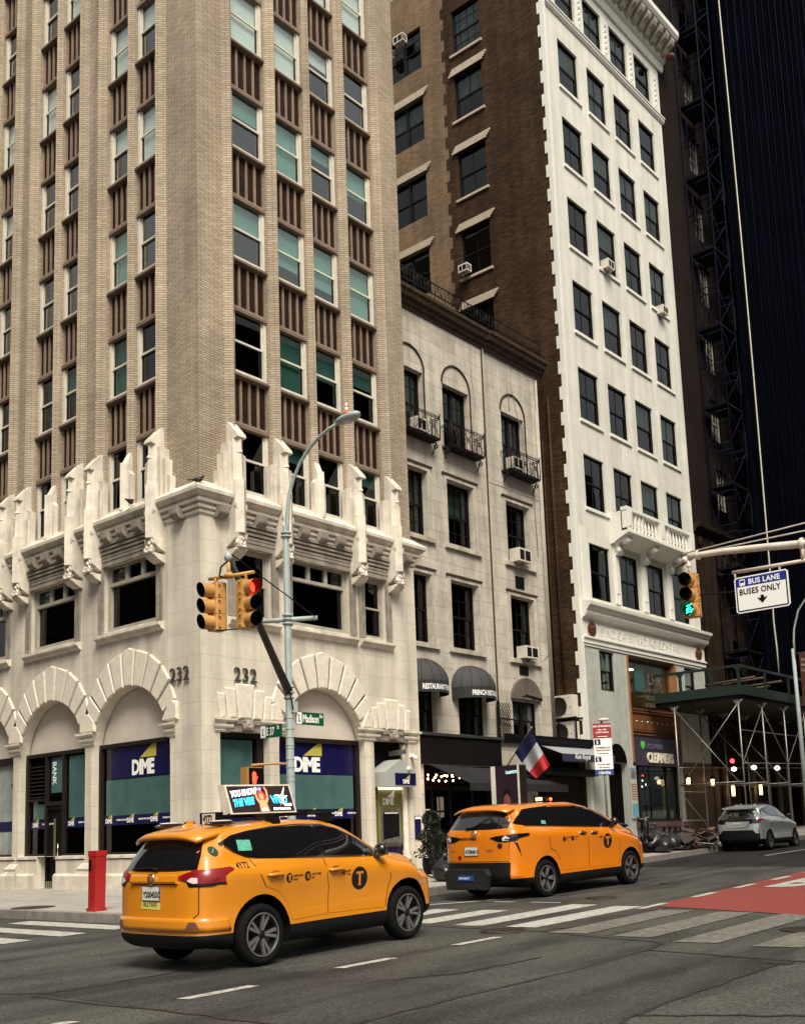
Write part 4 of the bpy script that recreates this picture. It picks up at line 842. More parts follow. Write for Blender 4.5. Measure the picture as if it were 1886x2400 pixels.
# quoin strip and toothed edge
q = MB(); z = 3.5; k = 0
while z < 37:
    w = .22 if k % 2 else .40; q.box(-.02-w*.9, .03, WU0-.03, WU0+.02, z, z+.56); q.fb(WU0+.02, WU0+.13, -.1, .03, z, z+.56) if k % 2 == 0 else q.fb(WU0+.02, WU0+.13, -.1, .03, z, z+.56); z += .565; k += 1
q2 = MB(); z = 3.5; k = 0
while z < 37:
    if k % 2: q2.box(-.24, .03, WU0-.035, WU0+.02, z, z+.5)
    else: q2.box(-.12, .03, WU0-.035, WU0+.02, z, z+.5)
    z += .5; k += 1
q2.split('quoin', M['wtrim'], wb); MB().box(-.1, .05, WU0-.04, WU0+.15, -.3, 36.6).build('edge_strip', M['wtrim'], wb)
# side wall (brown) with windows
mb = MB(); SY = 17.12
BW = [(-4.12, -3.02)]; bro = []
for zt in (35.55, 32.50, 28.98, 25.48, 22.08, 18.6): bro.append((-4.45, -3.02, zt-2.05, zt, .22))
ob = []
for zt in (35.9, 32.5, 28.98, 25.55, 22.1): ob.append((-8.1, -6.12, zt-1.98, zt, .22))
wall(mb, -4.87, -.05, -.3, 38, bro, -SY, .22); mb.build('brown_side_wall', M['bbrick'], wb, recalc=False)
mb = MB(); wall(mb, -14, -4.87, -.3, 38, ob, -SY, .22); mb.build('tan_side_wall', M['obrick'], wb, recalc=False)
mb = MB(); z = 12; k = 0
while z < 38:
    if k % 2: mb.box(-5.02, -4.87, SY-.006, SY, z, z+.5)
    z += .5; k += 1
mb.split('toothed_joint', M['bbrick'], wb)
def lintel(u0, u1, z, mt):
    mb = MB(); y = -(SY-.05)
    for k in range(4): a = u0-.12+.0*k+.07*(k-1); mb.fb(u0-.20+.06*k, u1+.12+.07*k, y+.02, y+.055, z+.02+.075*k, z+.10+.075*k)
    return mb.build('lintel', mt, wb)
M['lint'] = mat('cream_lintel', c4(.48, .40, .30), .8, var=.25, vs=6)
rr = random.Random(5)
for i, h_ in enumerate(bro):
    window(wb, h_[0], h_[2], h_[1]-h_[0], h_[3]-h_[2], 'black' if i else 'black6', M['dframe'], 0, d=-SY-.18, glass=M['glassb'], blind_or_reflection=[(0, .9, 'curtain'), (0, .5, 'curtain'), None, None, None, (0, .6, 'curtain')][i])
    if i: lintel(h_[0], h_[1], h_[3], M['lint'])
    MB().fb(h_[0]-.1, h_[1]+.1, -SY-.05, -SY+.08, h_[2]-.10, h_[2]).split('sill', M['lint'], wb)
for i, h_ in enumerate(ob):
    window(wb, h_[0], h_[2], h_[1]-h_[0], h_[3]-h_[2], 'pairs' if i == 0 else 'pair', M['dframe'], 0, d=-SY-.18, glass=M['glassb'], blind_or_reflection=(0, .5, 'curtain') if i == 1 else None)
    if i: lintel(h_[0], h_[1], h_[3], M['lint'])
for x0, x1, y0, y1, z0, z1 in ((-14, -2.8, SY+.5, 27.1, -.3, 37), (-2.8, -.35, SY+.5, 20.3, -.3, 37), (-2.8, -.35, 24.5, 27.1, -.3, 37), (-2.8, -.35, 20.3, 24.5, 7.75, 37), (-2.8, -.35, 20.3, 24.5, 3.6, 5.7)): MB().box(x0, x1, y0, y1, z0, z1).build('interior_core', M['room'], wb)
# brackets/pipe up the side wall
MB().tube([(-.75, SY-.06, 4.2), (-.75, SY-.06, 17.2)], .05, 6).tube([(-1.1, SY-.05, 4.2), (-1.1, SY-.05, 15.6)], .03, 6).split('pipe', M['bbrick'], wb)
cset = {(0, 30.38): (0, .5, 'curtain'), (0, 26.95): None}
for ci, (a, b) in enumerate(cols):
    for z in RZ+[33.85]:
        bl = None; r_ = rr.random()
        if r_ < .5: bl = (0, .5, 'curtain')
        elif r_ < .6: bl = (0, 1, 'curtain')
        window(wb, a, z, b-a, 2.1 if z < 33 else 1.9, 'black' if (ci+int(z)) % 3 else 'black3', M['dframe'], H90, d=-.16, blind_or_reflection=bl, glass=M['glassb'])
    mb = MB()
    for z in RZ[1:]: mb.fb(a-.08, b+.12, 0, .07, z-.12, z)
    mb.split('sill', M['wtrim'], wb, rot=H90)
# bay pilasters on the first floor, string courses
mb = MB()
for u in (19.80, 22.02, 24.24): mb.fb(u+.06, u+.42, 0, .05, 9.6, 11.9); mb.fb(u+.14, u+.34, .05, .075, 10.0, 11.9)
mb.fb(17.5, 17.9, 0, .035, 9.3, 12.2).split('pilaster_strip', M['wtrim'], wb, rot=H90)
WP = [(0, 8.66), (.06, 8.66), (.10, 8.74), (.22, 8.80), (.26, 8.88), (.28, 9.0), (.34, 9.04), (.36, 9.10), (.44, 9.16), (.46, 9.28), (0, 9.40)]
MB().prof(17.2, 27.3, WP).build('frieze_cornice', M['wtrim'], wb, rot=H90)
MB().fb(17.2, 27.25, -.1, .04, 8.05, 8.68).build('frieze', M['wtrim'], wb, rot=H90)
MB().prof(17.2, 27.25, [(0, 7.72), (.04, 7.72), (.04, 7.80), (.08, 7.82), (.08, 7.95), (.14, 8.0), (.14, 8.06), (0, 8.08)]).build('architrave', M['wtrim'], wb, rot=H90)
text('SYNDICATE TRADING COMPANY', .47, lambda u, v, w: (18.45+u, -(.043+w), 8.19+v), 'carved_lettering', M['wtrim'], wb, thick=.018, bold=-.002, sx=.93, space=1.0).rotation_euler = (0, 0, H90)
for u in (17.83, 26.62):
    mb = MB(); mb.lathe([(.0, -.05), (.26, -.05), (.29, -.08), (.27, -.10), (.22, -.08), (.05, -.09), (0, -.10)], (u, 0, 8.36), 'y', 20)
    mb.ball((u-.08, -.10, 8.38), .07, 1, .5, 1.5); mb.ball((u+.08, -.10, 8.42), .06, 1, .5, 1.5); mb.ball((u, -.10, 8.26), .07, 1.6, .5, .8)
    mb.build('bronze_roundel', mat('bronze', c4(.16, .06, .03), .45, metal=.4, var=.4, vs=14), wb, rot=H90)
# upper band and heavy cornice
MB().prof(17.2, 27.3, [(0, 33.45), (.05, 33.45), (.12, 33.55), (.12, 33.62), (.16, 33.66), (.16, 33.72), (0, 33.76)]).build('string_course', M['wtrim'], wb, rot=H90)
mb = MB()
for u in (17.75, 19.98, 22.2, 24.42, 26.74):      # raised ornament panels between the top windows
    mb.fb(u-.26, u+.26, 0, .02, 33.95, 35.8); mb.fb(u-.2, u+.2, .02, .03, 34.0, 35.75)
    for k in range(6): mb.ball((u, -.035, 34.2+.26*k), .10, 1.1 if k % 2 else .7, .35, .9); mb.ball((u-.1, -.03, 34.33+.26*k), .05, 1, .4, 1); mb.ball((u+.1, -.03, 34.33+.26*k), .05, 1, .4, 1)
mb.split('ornament_panel', M['wtrim'], wb, rot=H90)
MB().prof(17.1, 27.5, [(0, 36.2), (.1, 36.2), (.16, 36.35), (.16, 36.55), (.3, 36.62), (.3, 37.3), (.95, 37.4), (1.05, 37.55), (1.05, 37.8), (0, 38.0)]).build('roof_cornice', M['wtrim'], wb, rot=H90)
for k in range(18):
    u = 17.45+.57*k; MB().prof(u-.14, u+.14, [(.28, 36.70), (.5, 36.72), (.65, 36.95), (.85, 37.05), (.92, 37.2), (.92, 37.4), (.28, 37.4)]).build('modillion', M['gframe'], wb, rot=H90)
# balustrade balcony
def balustrade(a, b, z0, z1, d, parent, rot, side=True):
    mb = MB(); mb.prof(a, b, [(0, z0-.42), (.15, z0-.40), (.35, z0-.28), (.55, z0-.2), (d, z0-.12), (d+.06, z0-.1), (d+.06, z0), (0, z0)])
    mb.fb(a, b, d-.2, d, z0, z0+.08).fb(a-.02, b+.02, d-.22, d+.03, z1-.12, z1).fb(a, a+.14, 0, d-.2, z0, z1-.12)
    ps = [a, (a+b)/2-.2, b-.4]
    for p in ps: mb.fb(p, p+.4, d-.24, d+.035, z0, z1+.02); mb.fb(p+.08, p+.32, d+.035, d+.05, z0+.15, z1-.2)
    o = mb.build('balcony', M['wtrim'], parent, rot=rot)
    pr = [(.05, 0), (.05, .05), (.03, .09), (.055, .2), (.06, .28), (.035, .42), (.03, .5), (.05, .53), (.05, .6)]; h = (z1-.12-z0-.08)/.6
    me = MB().lathe([(r, zz*h) for r, zz in pr], (0, 0, 0), 'z', 8).mesh('baluster', M['wtrim'])
    for s0, s1 in ((ps[0]+.4, ps[1]), (ps[1]+.4, ps[2])):
        n = 8
        for k in range(n): link('baluster', me, o, (s0+(s1-s0)*(k+.5)/n, -(d-.11), z0+.08))
    return o
bal = balustrade(19.75, 25.5, 12.35, 13.25, .75, wb, H90)
for u in (19.95, 22.12, 24.34):
    mb = MB(); mb.prof(u, u+.34, [(0, 11.55), (.12, 11.5), (.28, 11.62), (.30, 11.75), (.22, 11.85), (.30, 11.98), (.55, 12.05), (.66, 12.15), (.66, 12.24), (0, 12.24)]); mb.lathe([(.001, -.02), (.15, -.02), (.15, .36), (.001, .36)], (u, -.50, 12.02), 'x', 12); mb.lathe([(.001, -.02), (.10, -.02), (.10, .36), (.001, .36)], (u, -.2, 11.68), 'x', 12)
    mb.build('scroll_bracket', M['wtrim'], wb, rot=H90)
# ground and first floor of the white building
hs_ = [(18.36, 19.45, 6.17, 7.66, .2), (20.36, 24.45, -.3, 7.72, .4), (18.5, 19.9, -.3, 3.55, .3)]
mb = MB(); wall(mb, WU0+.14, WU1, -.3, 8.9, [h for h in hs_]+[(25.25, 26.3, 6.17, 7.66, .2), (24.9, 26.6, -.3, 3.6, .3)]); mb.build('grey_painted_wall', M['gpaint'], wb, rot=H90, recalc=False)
mb = MB(); arch_ = [(19.2+.70*math.cos(math.pi*i/14), 3.55+.7*math.sin(math.pi*i/14)) for i in range(15)]; mb.fp(arch_, .0, .012).build('blind_arch', M['dark'], wb, rot=H90)
window(wb, 18.36, 6.17, 1.09, 1.49, 'black3', M['dframe'], H90, d=-.17, blind_or_reflection=(0, .5, 'curtain')); window(wb, 25.25, 6.17, 1.05, 1.49, 'black3', M['dframe'], H90, d=-.17, blind_or_reflection=(0, .5, 'curtain'))
cp = MB().fb(20.36, 20.46, -.35, .04, 3.6, 7.72).fb(24.35, 24.45, -.35, .04, 3.6, 7.72).fb(20.46, 24.35, -.35, -.2, 7.62, 7.72).build('copper_frame', mat('copper_trim', c4(.40, .19, .08), .5, metal=.3, var=.3), wb, rot=H90)
of = MB().fb(20.46, 24.35, -.30, -.22, 7.5, 7.62).fb(20.46, 24.35, -.30, -.22, 5.72, 5.80).build('office_window', M['bframe'], wb, rot=H90)
MB().fb(20.46, 24.35, -.27, -.26, 5.8, 7.5).build('pane', glassmat('office_glass', (.8, .78, .7), ior=1.4), of)
rm = MB().box(20.4, 24.4, .45, 2.6, 5.78, 5.8, 0).box(20.4, 24.4, 2.6, 2.62, 5.8, 7.7, 0).box(20.4, 24.4, .45, 2.6, 7.58, 7.6, 1).box(20.4, 20.42, .45, 2.6, 5.8, 7.6, 0).box(24.38, 24.4, .45, 2.6, 5.8, 7.6, 0).build('office_room', [mat('olive_office_wall', c4(.16, .125, .05), .8, var=.2), mat('office_ceiling', c4(.22, .16, .09), .8)], wb, rot=H90)
for (u, y) in ((21.3, 1.3), (21.3, 2.0), (22.9, 1.3), (22.9, 2.0)): MB().box(u, u+.6, y, y+.25, 7.55, 7.57).build('ceiling_light', mat('office_light', c4(1, .9, .7), .5, emit=c4(1, .86, .6), es=5), rm)
MB().fb(21.35, 22.15, -.245, -.24, 6.4, 7.35).build('teal_logo_panel', mat('dark_teal_panel', c4(.03, .09, .08), .4), of)
text('LHR', .62, lambda u, v, w: (21.55+u, -.225, 6.62+v), 'lettering', mat('bronze_letter', c4(.16, .12, .07), .5), of, bold=.0)
for i, s in enumerate(('LAW OFFICES', 'MADISON', '& PARK')): text(s, .26, lambda u, v, w, i=i: (21.2+u, -.235, 6.28-.28*i+v), 'lettering', bpy.data.materials['bronze_letter'], of)
# wooden panels, shop sign, cleaner's shop
wp = MB().fb(20.46, 24.35, -.34, -.2, 4.60, 5.72, 0)
for k in range(9): wp.fb(20.55+.42*k, 20.9+.42*k, -.2, -.16, 4.90, 5.45, 1)
for z in (4.68, 4.82, 5.55, 5.65): wp.fb(20.46, 24.35, -.2, -.15, z, z+.05, 1)
wp = wp.build('wood_panel', [mat('dark_wood', c4(.10, .035, .012), .5, var=.3), mat('orange_wood', c4(.17, .065, .02), .5, var=.3)], wb, rot=H90)
for k in range(9): MB().ball((20.72+.42*k, .14, 5.2), .035).build('brass_stud', M['chrome'], wp)
sg = MB().fb(20.48, 24.35, -.2, .06, 3.50, 4.56).build('shop_sign', mat('dark_violet_board', c4(.035, .028, .05), .5, var=.15), wb, rot=H90)
text('ECO MERIT', .27, lambda u, v, w: (21.35+u, -(.07+w), 4.14+v), 'lettering', mat('pale_lilac_letter', c4(.10, .09, .14), .5), sg, bold=.006, thick=.03)
text('CLEANERS', .52, lambda u, v, w: (21.35+u, -(.07+w), 3.62+v), 'lettering', mat('warm_white_letter', c4(.75, .70, .55), .5), sg, bold=.016, thick=.05, sx=.88)
lf = MB()
for s, r_ in ((1, .35), (-1, .28)): lf.fp([(21.08+.0*s, 4.10), (21.08+s*.13, 4.20), (21.08+s*.16, 4.36+.02*s), (21.08+s*.05, 4.42), (21.08, 4.30)], .065, .085)
lf.build('leaf_logo', mat('leaf_green', c4(.06, .28, .03), .5, emit=c4(.1, .5, .05), es=.25), sg)
sf = MB()
for x in (20.5, 21.1, 23.4, 24.25): sf.fb(x, x+.1, -.3, -.2, 1.45, 3.5)
sf.fb(20.5, 24.35, -.3, -.1, 1.36, 1.46).fb(20.5, 24.35, -.35, .06, 1.2, 1.36); sf = sf.build('shop_window', M['bframe'], wb, rot=H90)
MB().fb(20.6, 24.25, -.27, -.26, 1.46, 3.5).build('pane', M['glassd'], sf)
MB().fb(20.62, 21.0, -.35, -.3, 1.6, 3.3).fb(23.2, 23.6, -.35, -.3, 1.6, 3.3).split('bamboo_panel', mat('green_bamboo_print', c4(.30, .34, .06), .6, var=.7, vs=8, streak=.6), sf)
MB().fb(21.7, 22.4, -.5, -.48, 2.0, 3.0).build('paper_poster', mat('grey_print', c4(.10, .08, .08), .7, var=.7, vs=9), sf)
for x, z, c in ((21.5, 3.3, 'w'), (22.0, 3.15, 'r'), (21.9, 2.95, 'w'), (22.15, 2.8, 'w'), (21.85, 2.72, 'w'), (21.4, 1.95, 'r')):
    MB().ball((x, .5, z), .04).build('shop_light', mat('shop_white_bulb', c4(1, 1, 1), .5, emit=c4(1, .95, .85), es=8) if c == 'w' else mat('shop_red_bulb', c4(1, .1, .1), .5, emit=c4(1, .06, .05), es=3), sf)
b2 = MB().fb(20.3, 24.4, .0, .22, 1.14, 1.36).fb(20.3, 24.4, -.05, .18, .3, .74)
for k in range(9): b2.fb(20.35+.48*k, 20.5+.48*k, .02, .2, .7, 1.14)
b2.fb(21.6, 22.9, .22, .24, 1.2, 1.3); b2.build('window_base', mat('dull_red_stone', c4(.10, .055, .045), .7, var=.3), wb, rot=H90)
ps = MB().fb(19.95, 20.44, .03, .06, 1.5, 3.45, 0).fb(19.98, 20.41, .061, .066, 2.95, 3.38, 1).fb(19.98, 20.41, .061, .066, 2.15, 2.85, 2).fb(19.98, 20.41, .061, .066, 1.55, 2.05, 3)
for k in range(7): ps.fb(19.98, 20.41, .067, .07, 2.2+.09*k, 2.235+.09*k, 4)
ps.fp([(20.0, 3.05), (20.3, 2.98), (20.38, 3.2), (20.15, 3.3)], .067, .07, 4)
ps.build('advert_banner', [mat('banner_white', c4(.45, .45, .42), .6), mat('banner_teal', c4(.12, .3, .35), .6, var=.3, vs=9), mat('banner_paper', c4(.5, .42, .35), .6, var=.3, vs=12), mat('banner_blue', c4(.12, .30, .42), .6, var=.2), mat('banner_print', c4(.25, .10, .07), .6, var=.5, vs=20)], wb, rot=H90)
MB().fb(18.5, 19.9, -.3, -.25, .2, 3.5).build('doorway', M['dark'], wb, rot=H90)
# ================================================================ building under scaffold
db = thing('scaffolded_building', 'dark brown stone building wrapped in scaffold and netting beyond the white building', 'building')
DU0, DU1 = 27.22, 80
cw = [(27.95+.2, 29.0), (30.1, 31.4), (33.2, 34.6), (36.2, 37.6), (39.2, 40.6)]
hs_ = [(a, b, z, z+2.0, .3) for a, b in cw[1:] for z in [15.5+3.4*k for k in range(8)]]
mb = MB(); wall(mb, DU0, DU1, 14.3, 75, hs_); mb.build('brick_wall', M['dbrick'], db, rot=H90, recalc=False)
mb = MB(); hs2 = [(a, b, z, z+2.4, .3) for a, b in cw[1:] for z in (10.6, 7.0)]+[(a, a+1.7, -.2, 3.3, .4) for a in (30.0, 33.0, 36.0, 39.0)]
wall(mb, DU0, DU1, -.3, 14.0, hs2); mb.build('stone_wall', M['brstone'], db, rot=H90, recalc=False)
MB().prof(DU0, DU1, [(0, 13.9), (.08, 13.9), (.12, 14.05), (.3, 14.1), (.34, 14.25), (.28, 14.3), (0, 14.35)]).build('stone_band', M['brstone'], db, rot=H90)
mb = MB()
for k in range(10): mb.fb(27.5+1.2*k, 27.9+1.2*k, 0, .07, 4.6, 13.2); mb.ball((27.7+1.2*k, -.07, 13.5), .2, 1, .4, 1.2)
mb.split('pilaster', M['brstone'], db, rot=H90)
MB().fb(DU0, DU1, -12, -.45, -.3, 75).build('interior_core', M['room'], db, rot=H90)
for a, b in cw[1:3]:
    for z in [15.5+3.4*k for k in range(7)]: window(db, a, z, b-a, 2.0, 'black6', M['gframe'], H90, d=-.25, blind_or_reflection=(0, .7, 'curtain') if random.random() < .5 else None)
# entrance details under the shed
dd = MB()
for k in range(4): dd.fb(28.2+3*k, 28.5+3*k, 0, .12, .4, 3.6)
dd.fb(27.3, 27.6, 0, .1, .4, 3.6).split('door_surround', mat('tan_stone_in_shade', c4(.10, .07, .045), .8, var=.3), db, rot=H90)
# ---- scaffold tower + netting
st = thing('scaffold_tower', 'blue grey scaffold frames climbing beside the dark netting', 'scaffold')
mb = MB(); Y0 = 29.1
for y in (Y0, Y0+1.6):
    for x in (.12, 1.25): mb.tube([(x, y, 6.6), (x, y, 66)], .032, 6)
z = 6.8; k = 0
while z < 66:
    for y in (Y0, Y0+1.6):
        mb.tube([(.12, y, z), (1.25, y, z)], .024, 5); mb.tube([(.12, y, z+1.55), (1.25, y, z+1.55)], .02, 5)
        mb.tube([(.4, y, z), (.4, y, z+1.0)], .016, 4); mb.tube([(.4, y, z+1.0), (.7, y, z+1.5), (.95, y, z+1.55)], .016, 4)
    mb.tube([(1.25, Y0, z), (1.25, Y0+1.6, z+1.7)], .014, 4); mb.tube([(1.25, Y0+1.6, z), (1.25, Y0, z+1.7)], .014, 4); mb.tube([(.12, Y0, z), (.12, Y0+1.6, z+1.7)], .014, 4)
    z += 1.9; k += 1
mb.build('scaffold_frame', mat('blue_grey_steel', c4(.010, .011, .032), .8, var=.3, spec=.1), st)
mb = MB(); z = 8.6
while z < 66: mb.box(.1, 1.25, Y0, Y0+1.6, z, z+.05); z += 3.8
mb.split('platform', M['black'], st)
nt_ = thing('scaffold_netting', 'dark blue black debris netting hanging over the scaffold', 'netting')
m, n, b_, N, L = newmat('dark_netting'); tc = N('ShaderNodeTexCoord'); wv = N('ShaderNodeTexWave'); wv.inputs['Scale'].default_value = 1.1; wv.inputs['Distortion'].default_value = .6; wv.bands_direction = 'Y'; L(tc.outputs['Object'], wv.inputs[0])
nz_ = N('ShaderNodeTexNoise'); nz_.inputs['Scale'].default_value = .5; nz_.inputs['Detail'].default_value = 5; L(tc.outputs['Object'], nz_.inputs[0])
cr = N('ShaderNodeValToRGB'); cr.color_ramp.elements[0].color = c4(.0012, .0012, .0025); cr.color_ramp.elements[1].color = c4(.0045, .005, .011); mm_ = N('ShaderNodeMath'); mm_.operation = 'MULTIPLY'; L(wv.outputs[1], mm_.inputs[0]); L(nz_.outputs[0], mm_.inputs[1]); L(mm_.outputs[0], cr.inputs[0]); L(cr.outputs[0], b_.inputs['Base Color']); b_.inputs['Roughness'].default_value = .9; b_.inputs['Specular IOR Level'].default_value = 0
mb = MB(); ny, nz2 = 170, 20; rn = random.Random(3); ph = [rn.random()*6 for _ in range(6)]
for j in range(nz2+1):
    for i in range(ny+1):
        y = 30.75+48*i/ny; z = 7.3+68*j/nz2
        mb.v.append((1.42+.07*math.sin(y*5.2+ph[0]+.1*z)+.05*math.sin(y*2.1+ph[1])+.03*math.sin(z*1.3+ph[2]+y), y, z))
mb.f = [(j*(ny+1)+i, j*(ny+1)+i+1, (j+1)*(ny+1)+i+1, (j+1)*(ny+1)+i) for j in range(nz2) for i in range(ny)]; mb.m = [0]*len(mb.f); mb.sm = [True]*len(mb.f)
mb.build('net_sheet', m, nt_, recalc=False)
mb = MB(); y = 31.5
while y < 61: mb.tube([(1.55, y, 7.3), (1.50, y+.05*math.sin(y), 75)], .014 if int(y) % 3 else .022, 4); y += 1.05
mb.split('batten_tube', mat('net_tube', c4(.006, .006, .013), .8, spec=.1), nt_)
mb = MB(); 
for y, z in ((33.6, 20), (36.2, 26), (35.1, 15), (34.2, 30), (38.8, 21), (36.5, 13), (34.5, 34), (41, 24), (37.3, 31)): mb.tube([(1.6, y, z), (1.6, y, z+.35)], .028, 5)
pass
o = MB().tube([(1.75, 30.95+(.0 if t < .9 else .1*math.sin(t*40))+.8*(1-t)*0+t*.0+.25*math.sin(t*3), 43-35.4*t) for t in np.linspace(0, 1, 30)], .035, 6).build('hoist_rope', M['warmwhite'], None)
tag(o, 'long pale rope hanging down in front of the dark netting', 'rope')
# orange tarp bundle on the white cornice end
o = MB().ball((.6, 27.45, 36.75), .2, 1, 1.2, .7).build('tarp_bundle', mat('faded_orange', c4(.16, .06, .03), .7, var=.4, vs=8), None); tag(o, 'faded orange bundle at the far end of the white roof cornice', 'tarp')
# ---- sidewalk shed
ss = thing('sidewalk_shed', 'green edged scaffold shed over the pavement on thin steel posts', 'scaffold shed')
SH0, SH1 = 22.1, 60
MB().box(.05, 3.6, SH0, SH1, 5.72, 5.92).build('deck', M['black'], ss)
pp = MB().box(.0, 3.7, SH0-.06, SH0, 5.90, 6.26).box(3.64, 3.70, SH0, SH1, 5.90, 6.26)
pp = pp.build('green_parapet', mat('dark_green_plywood', c4(.005, .017, .012), .6, var=.35, vs=3), ss)
rl = MB(); 
for z in (6.95, 7.0): rl.box(.1, 3.68, SH0-.04, SH0+.01, z-.03, z+.02)
rl.box(3.62, 3.69, SH0, SH1, 6.92, 7.02)
for x in (.12, 1.3, 2.55, 3.62): rl.box(x-.05, x+.05, SH0-.05, SH0+.03, 6.2, 6.95); rl.prism_y([(x-.18, 6.93), (x+.18, 6.93), (x+.04, 6.78), (x-.04, 6.78)], SH0-.045, SH0+.0)
y = SH0+2.4
while y < SH1: rl.box(3.62, 3.69, y-.05, y+.05, 6.2, 6.95); y += 2.4
rl.build('guard_rail', mat('dark_green_rail', c4(.005, .016, .012), .5), ss)
mb = MB(); rn = random.Random(8)
for k in range(16):
    x = rn.uniform(.6, 3.0); y = SH0+rn.uniform(.4, 6); z = 6.0+.06*k; a = rn.uniform(-.3, .3); L_ = rn.uniform(1.2, 2.6)
    mb.tube([(x-L_/2*math.cos(a), y-L_/2*math.sin(a), z), (x+L_/2*math.cos(a), y+L_/2*math.sin(a), z+.03)], .05, 4)
mb.build('stacked_boards', mat('old_timber', c4(.09, .06, .045), .8, var=.5, vs=5), ss)
def post(x, y, zt, zb=None):
    zb = gz(y)+.15 if zb is None else zb
    MB().tube([(x, y, zb), (x, y, zt)], .032, 8).lathe([(.09, zb), (.09, zb+.02), (.03, zb+.03)], (x, y, 0), 'z', 8).prism_y([(x-.22, zt), (x+.22, zt), (x+.05, zt-.17), (x-.05, zt-.17)], y-.02, y+.02).build('post', M['galv'], ss)
ys = [SH0+.05+2.2*k for k in range(12)]
for y in ys:
    for x in (.95, 3.5): post(x, y, 5.72)
br_ = MB()
def brace(p, q, r=.018): br_.tube([p, q], r, 5)
for i, y in enumerate(ys[:-1]):
    y2 = ys[i+1]
    for x in (.95, 3.5):
        brace((x, y, 2.9+gz(y)), (x, y2, 2.9+gz(y2)), .02)
        if x > 1: brace((x, y, 5.5), (x, y2, 2.9+gz(y2))) if i % 2 else brace((x, y, 2.9+gz(y)), (x, y2, 5.5)); brace((x, y, 4.6), (x, y2, 4.6), .016)
    brace((.95, y, 2.7), (3.5, y, 2.7), .02)
brace((.95, ys[0], 5.6), (3.5, ys[0], 2.45)); brace((3.5, ys[0], 5.6), (.95, ys[0], 2.6)); brace((.95, ys[0], 2.45), (.95, ys[1], 1.1)); brace((.95, ys[0], 2.45), (.95, ys[1], 2.45), .02)
brace((.95, ys[1], 5.6), (3.5, ys[1], 2.6)); brace((.95, ys[2], 5.6), (3.5, ys[2], 2.6)); brace((.95, ys[0], 1.35), (.95, ys[1], 1.35), .018)
br_.build('brace', M['galv'], ss)
for (x, y, z) in ((3.3, 23.6, 3.25), (3.3, 25.9, 3.28), (2.0, 24.8, 3.3), (3.3, 29.6, 3.35)):
    o = MB().ball((x, y, z), .11, 1, 1, .8).build('cage_light', mat('work_lamp_glow', c4(1, .95, .85), .5, emit=c4(1, .93, .8), es=2.2), ss)
o = MB().ball((2.0, 24.7, 3.62), .09).build('red_lamp', mat('red_lamp_glow', c4(1, .1, .1), .5, emit=c4(1, .05, .05), es=3), ss)
# wall lanterns on the dark building
for i, (y, z, lab) in enumerate(((24.25, 2.95, 'glowing wall lantern on the brown pier beside the cleaner window'), (26.5, 2.92, 'short square glowing lantern second from the cleaner shop'), (28.5, 2.62, 'tall glowing lantern third along under the shed'), (31.5, 2.68, 'tall glowing lantern farthest along under the shed'))):
    t = thing('wall_lantern', lab, 'lantern', (0, y, z), 0, 'lit lanterns under the shed')
    hh = .17 if i < 2 else .29
    MB().prism_z([(.3+.075*math.cos(a), .075*math.sin(a)) for a in np.linspace(0, 6.283, 9)[:-1]], -hh, hh*.6).build('glowing_shade', mat('lantern_glow', c4(1, .8, .5), .5, emit=c4(1, .70, .34), es=2.0), t)
    MB().tube([(.0, 0, -.2), (.2, 0, -.24), (.3, 0, -hh-.02)], .02, 6).prism_z([(.2, -.11), (.4, -.11), (.4, .11), (.2, .11)], hh*.6, hh*.6+.14, top=[(.28, -.02), (.32, -.02), (.32, .02), (.28, .02)]).build('bracket', M['iron'], t)
    l = bpy.data.lights.new('lantern_light', 'POINT'); l.energy = 4; l.color = (1, .62, .3); l.shadow_soft_size = .1; lo = link('lantern_light', l, t, (.45, 0, 0))
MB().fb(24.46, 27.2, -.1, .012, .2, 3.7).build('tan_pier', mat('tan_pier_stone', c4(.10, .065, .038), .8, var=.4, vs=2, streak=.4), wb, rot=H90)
# ================================================================ surroundings across the streets (seen only in reflections, shading the street)
def far_block(name, lab, x0, x1, y0, y1, h, mt, zb=-1):
    t = thing(name, lab, 'building'); MB().box(x0, x1, y0, y1, zb, h).build('wall', mt, t)
    w = MB(); z = 4.5
    while z < h-3:
        if name != 's':
            x = x0+1.5
            while x < x1-2: w.box(x, x+1.3, y1, y1+.02, z, z+2); w.box(x, x+1.3, y0-.02, y0, z, z+2); x += 3
            y = y0+1.5
            while y < y1-2: w.box(x0-.02, x0, y, y+1.3, z, z+2); w.box(x1, x1+.02, y, y+1.3, z, z+2); y += 3
        z += 3.6
    w.build('window', M['dark'], t)
far_block('south_building', 'brick building on the opposite side of the cross street, behind the viewer', -40, 5.5, -44, -18.3, 27, M['bbrick'])
far_block('east_building', 'stone building across the avenue, outside the picture on the right', 23, 48, 4, 60, 30, M['brstone'])
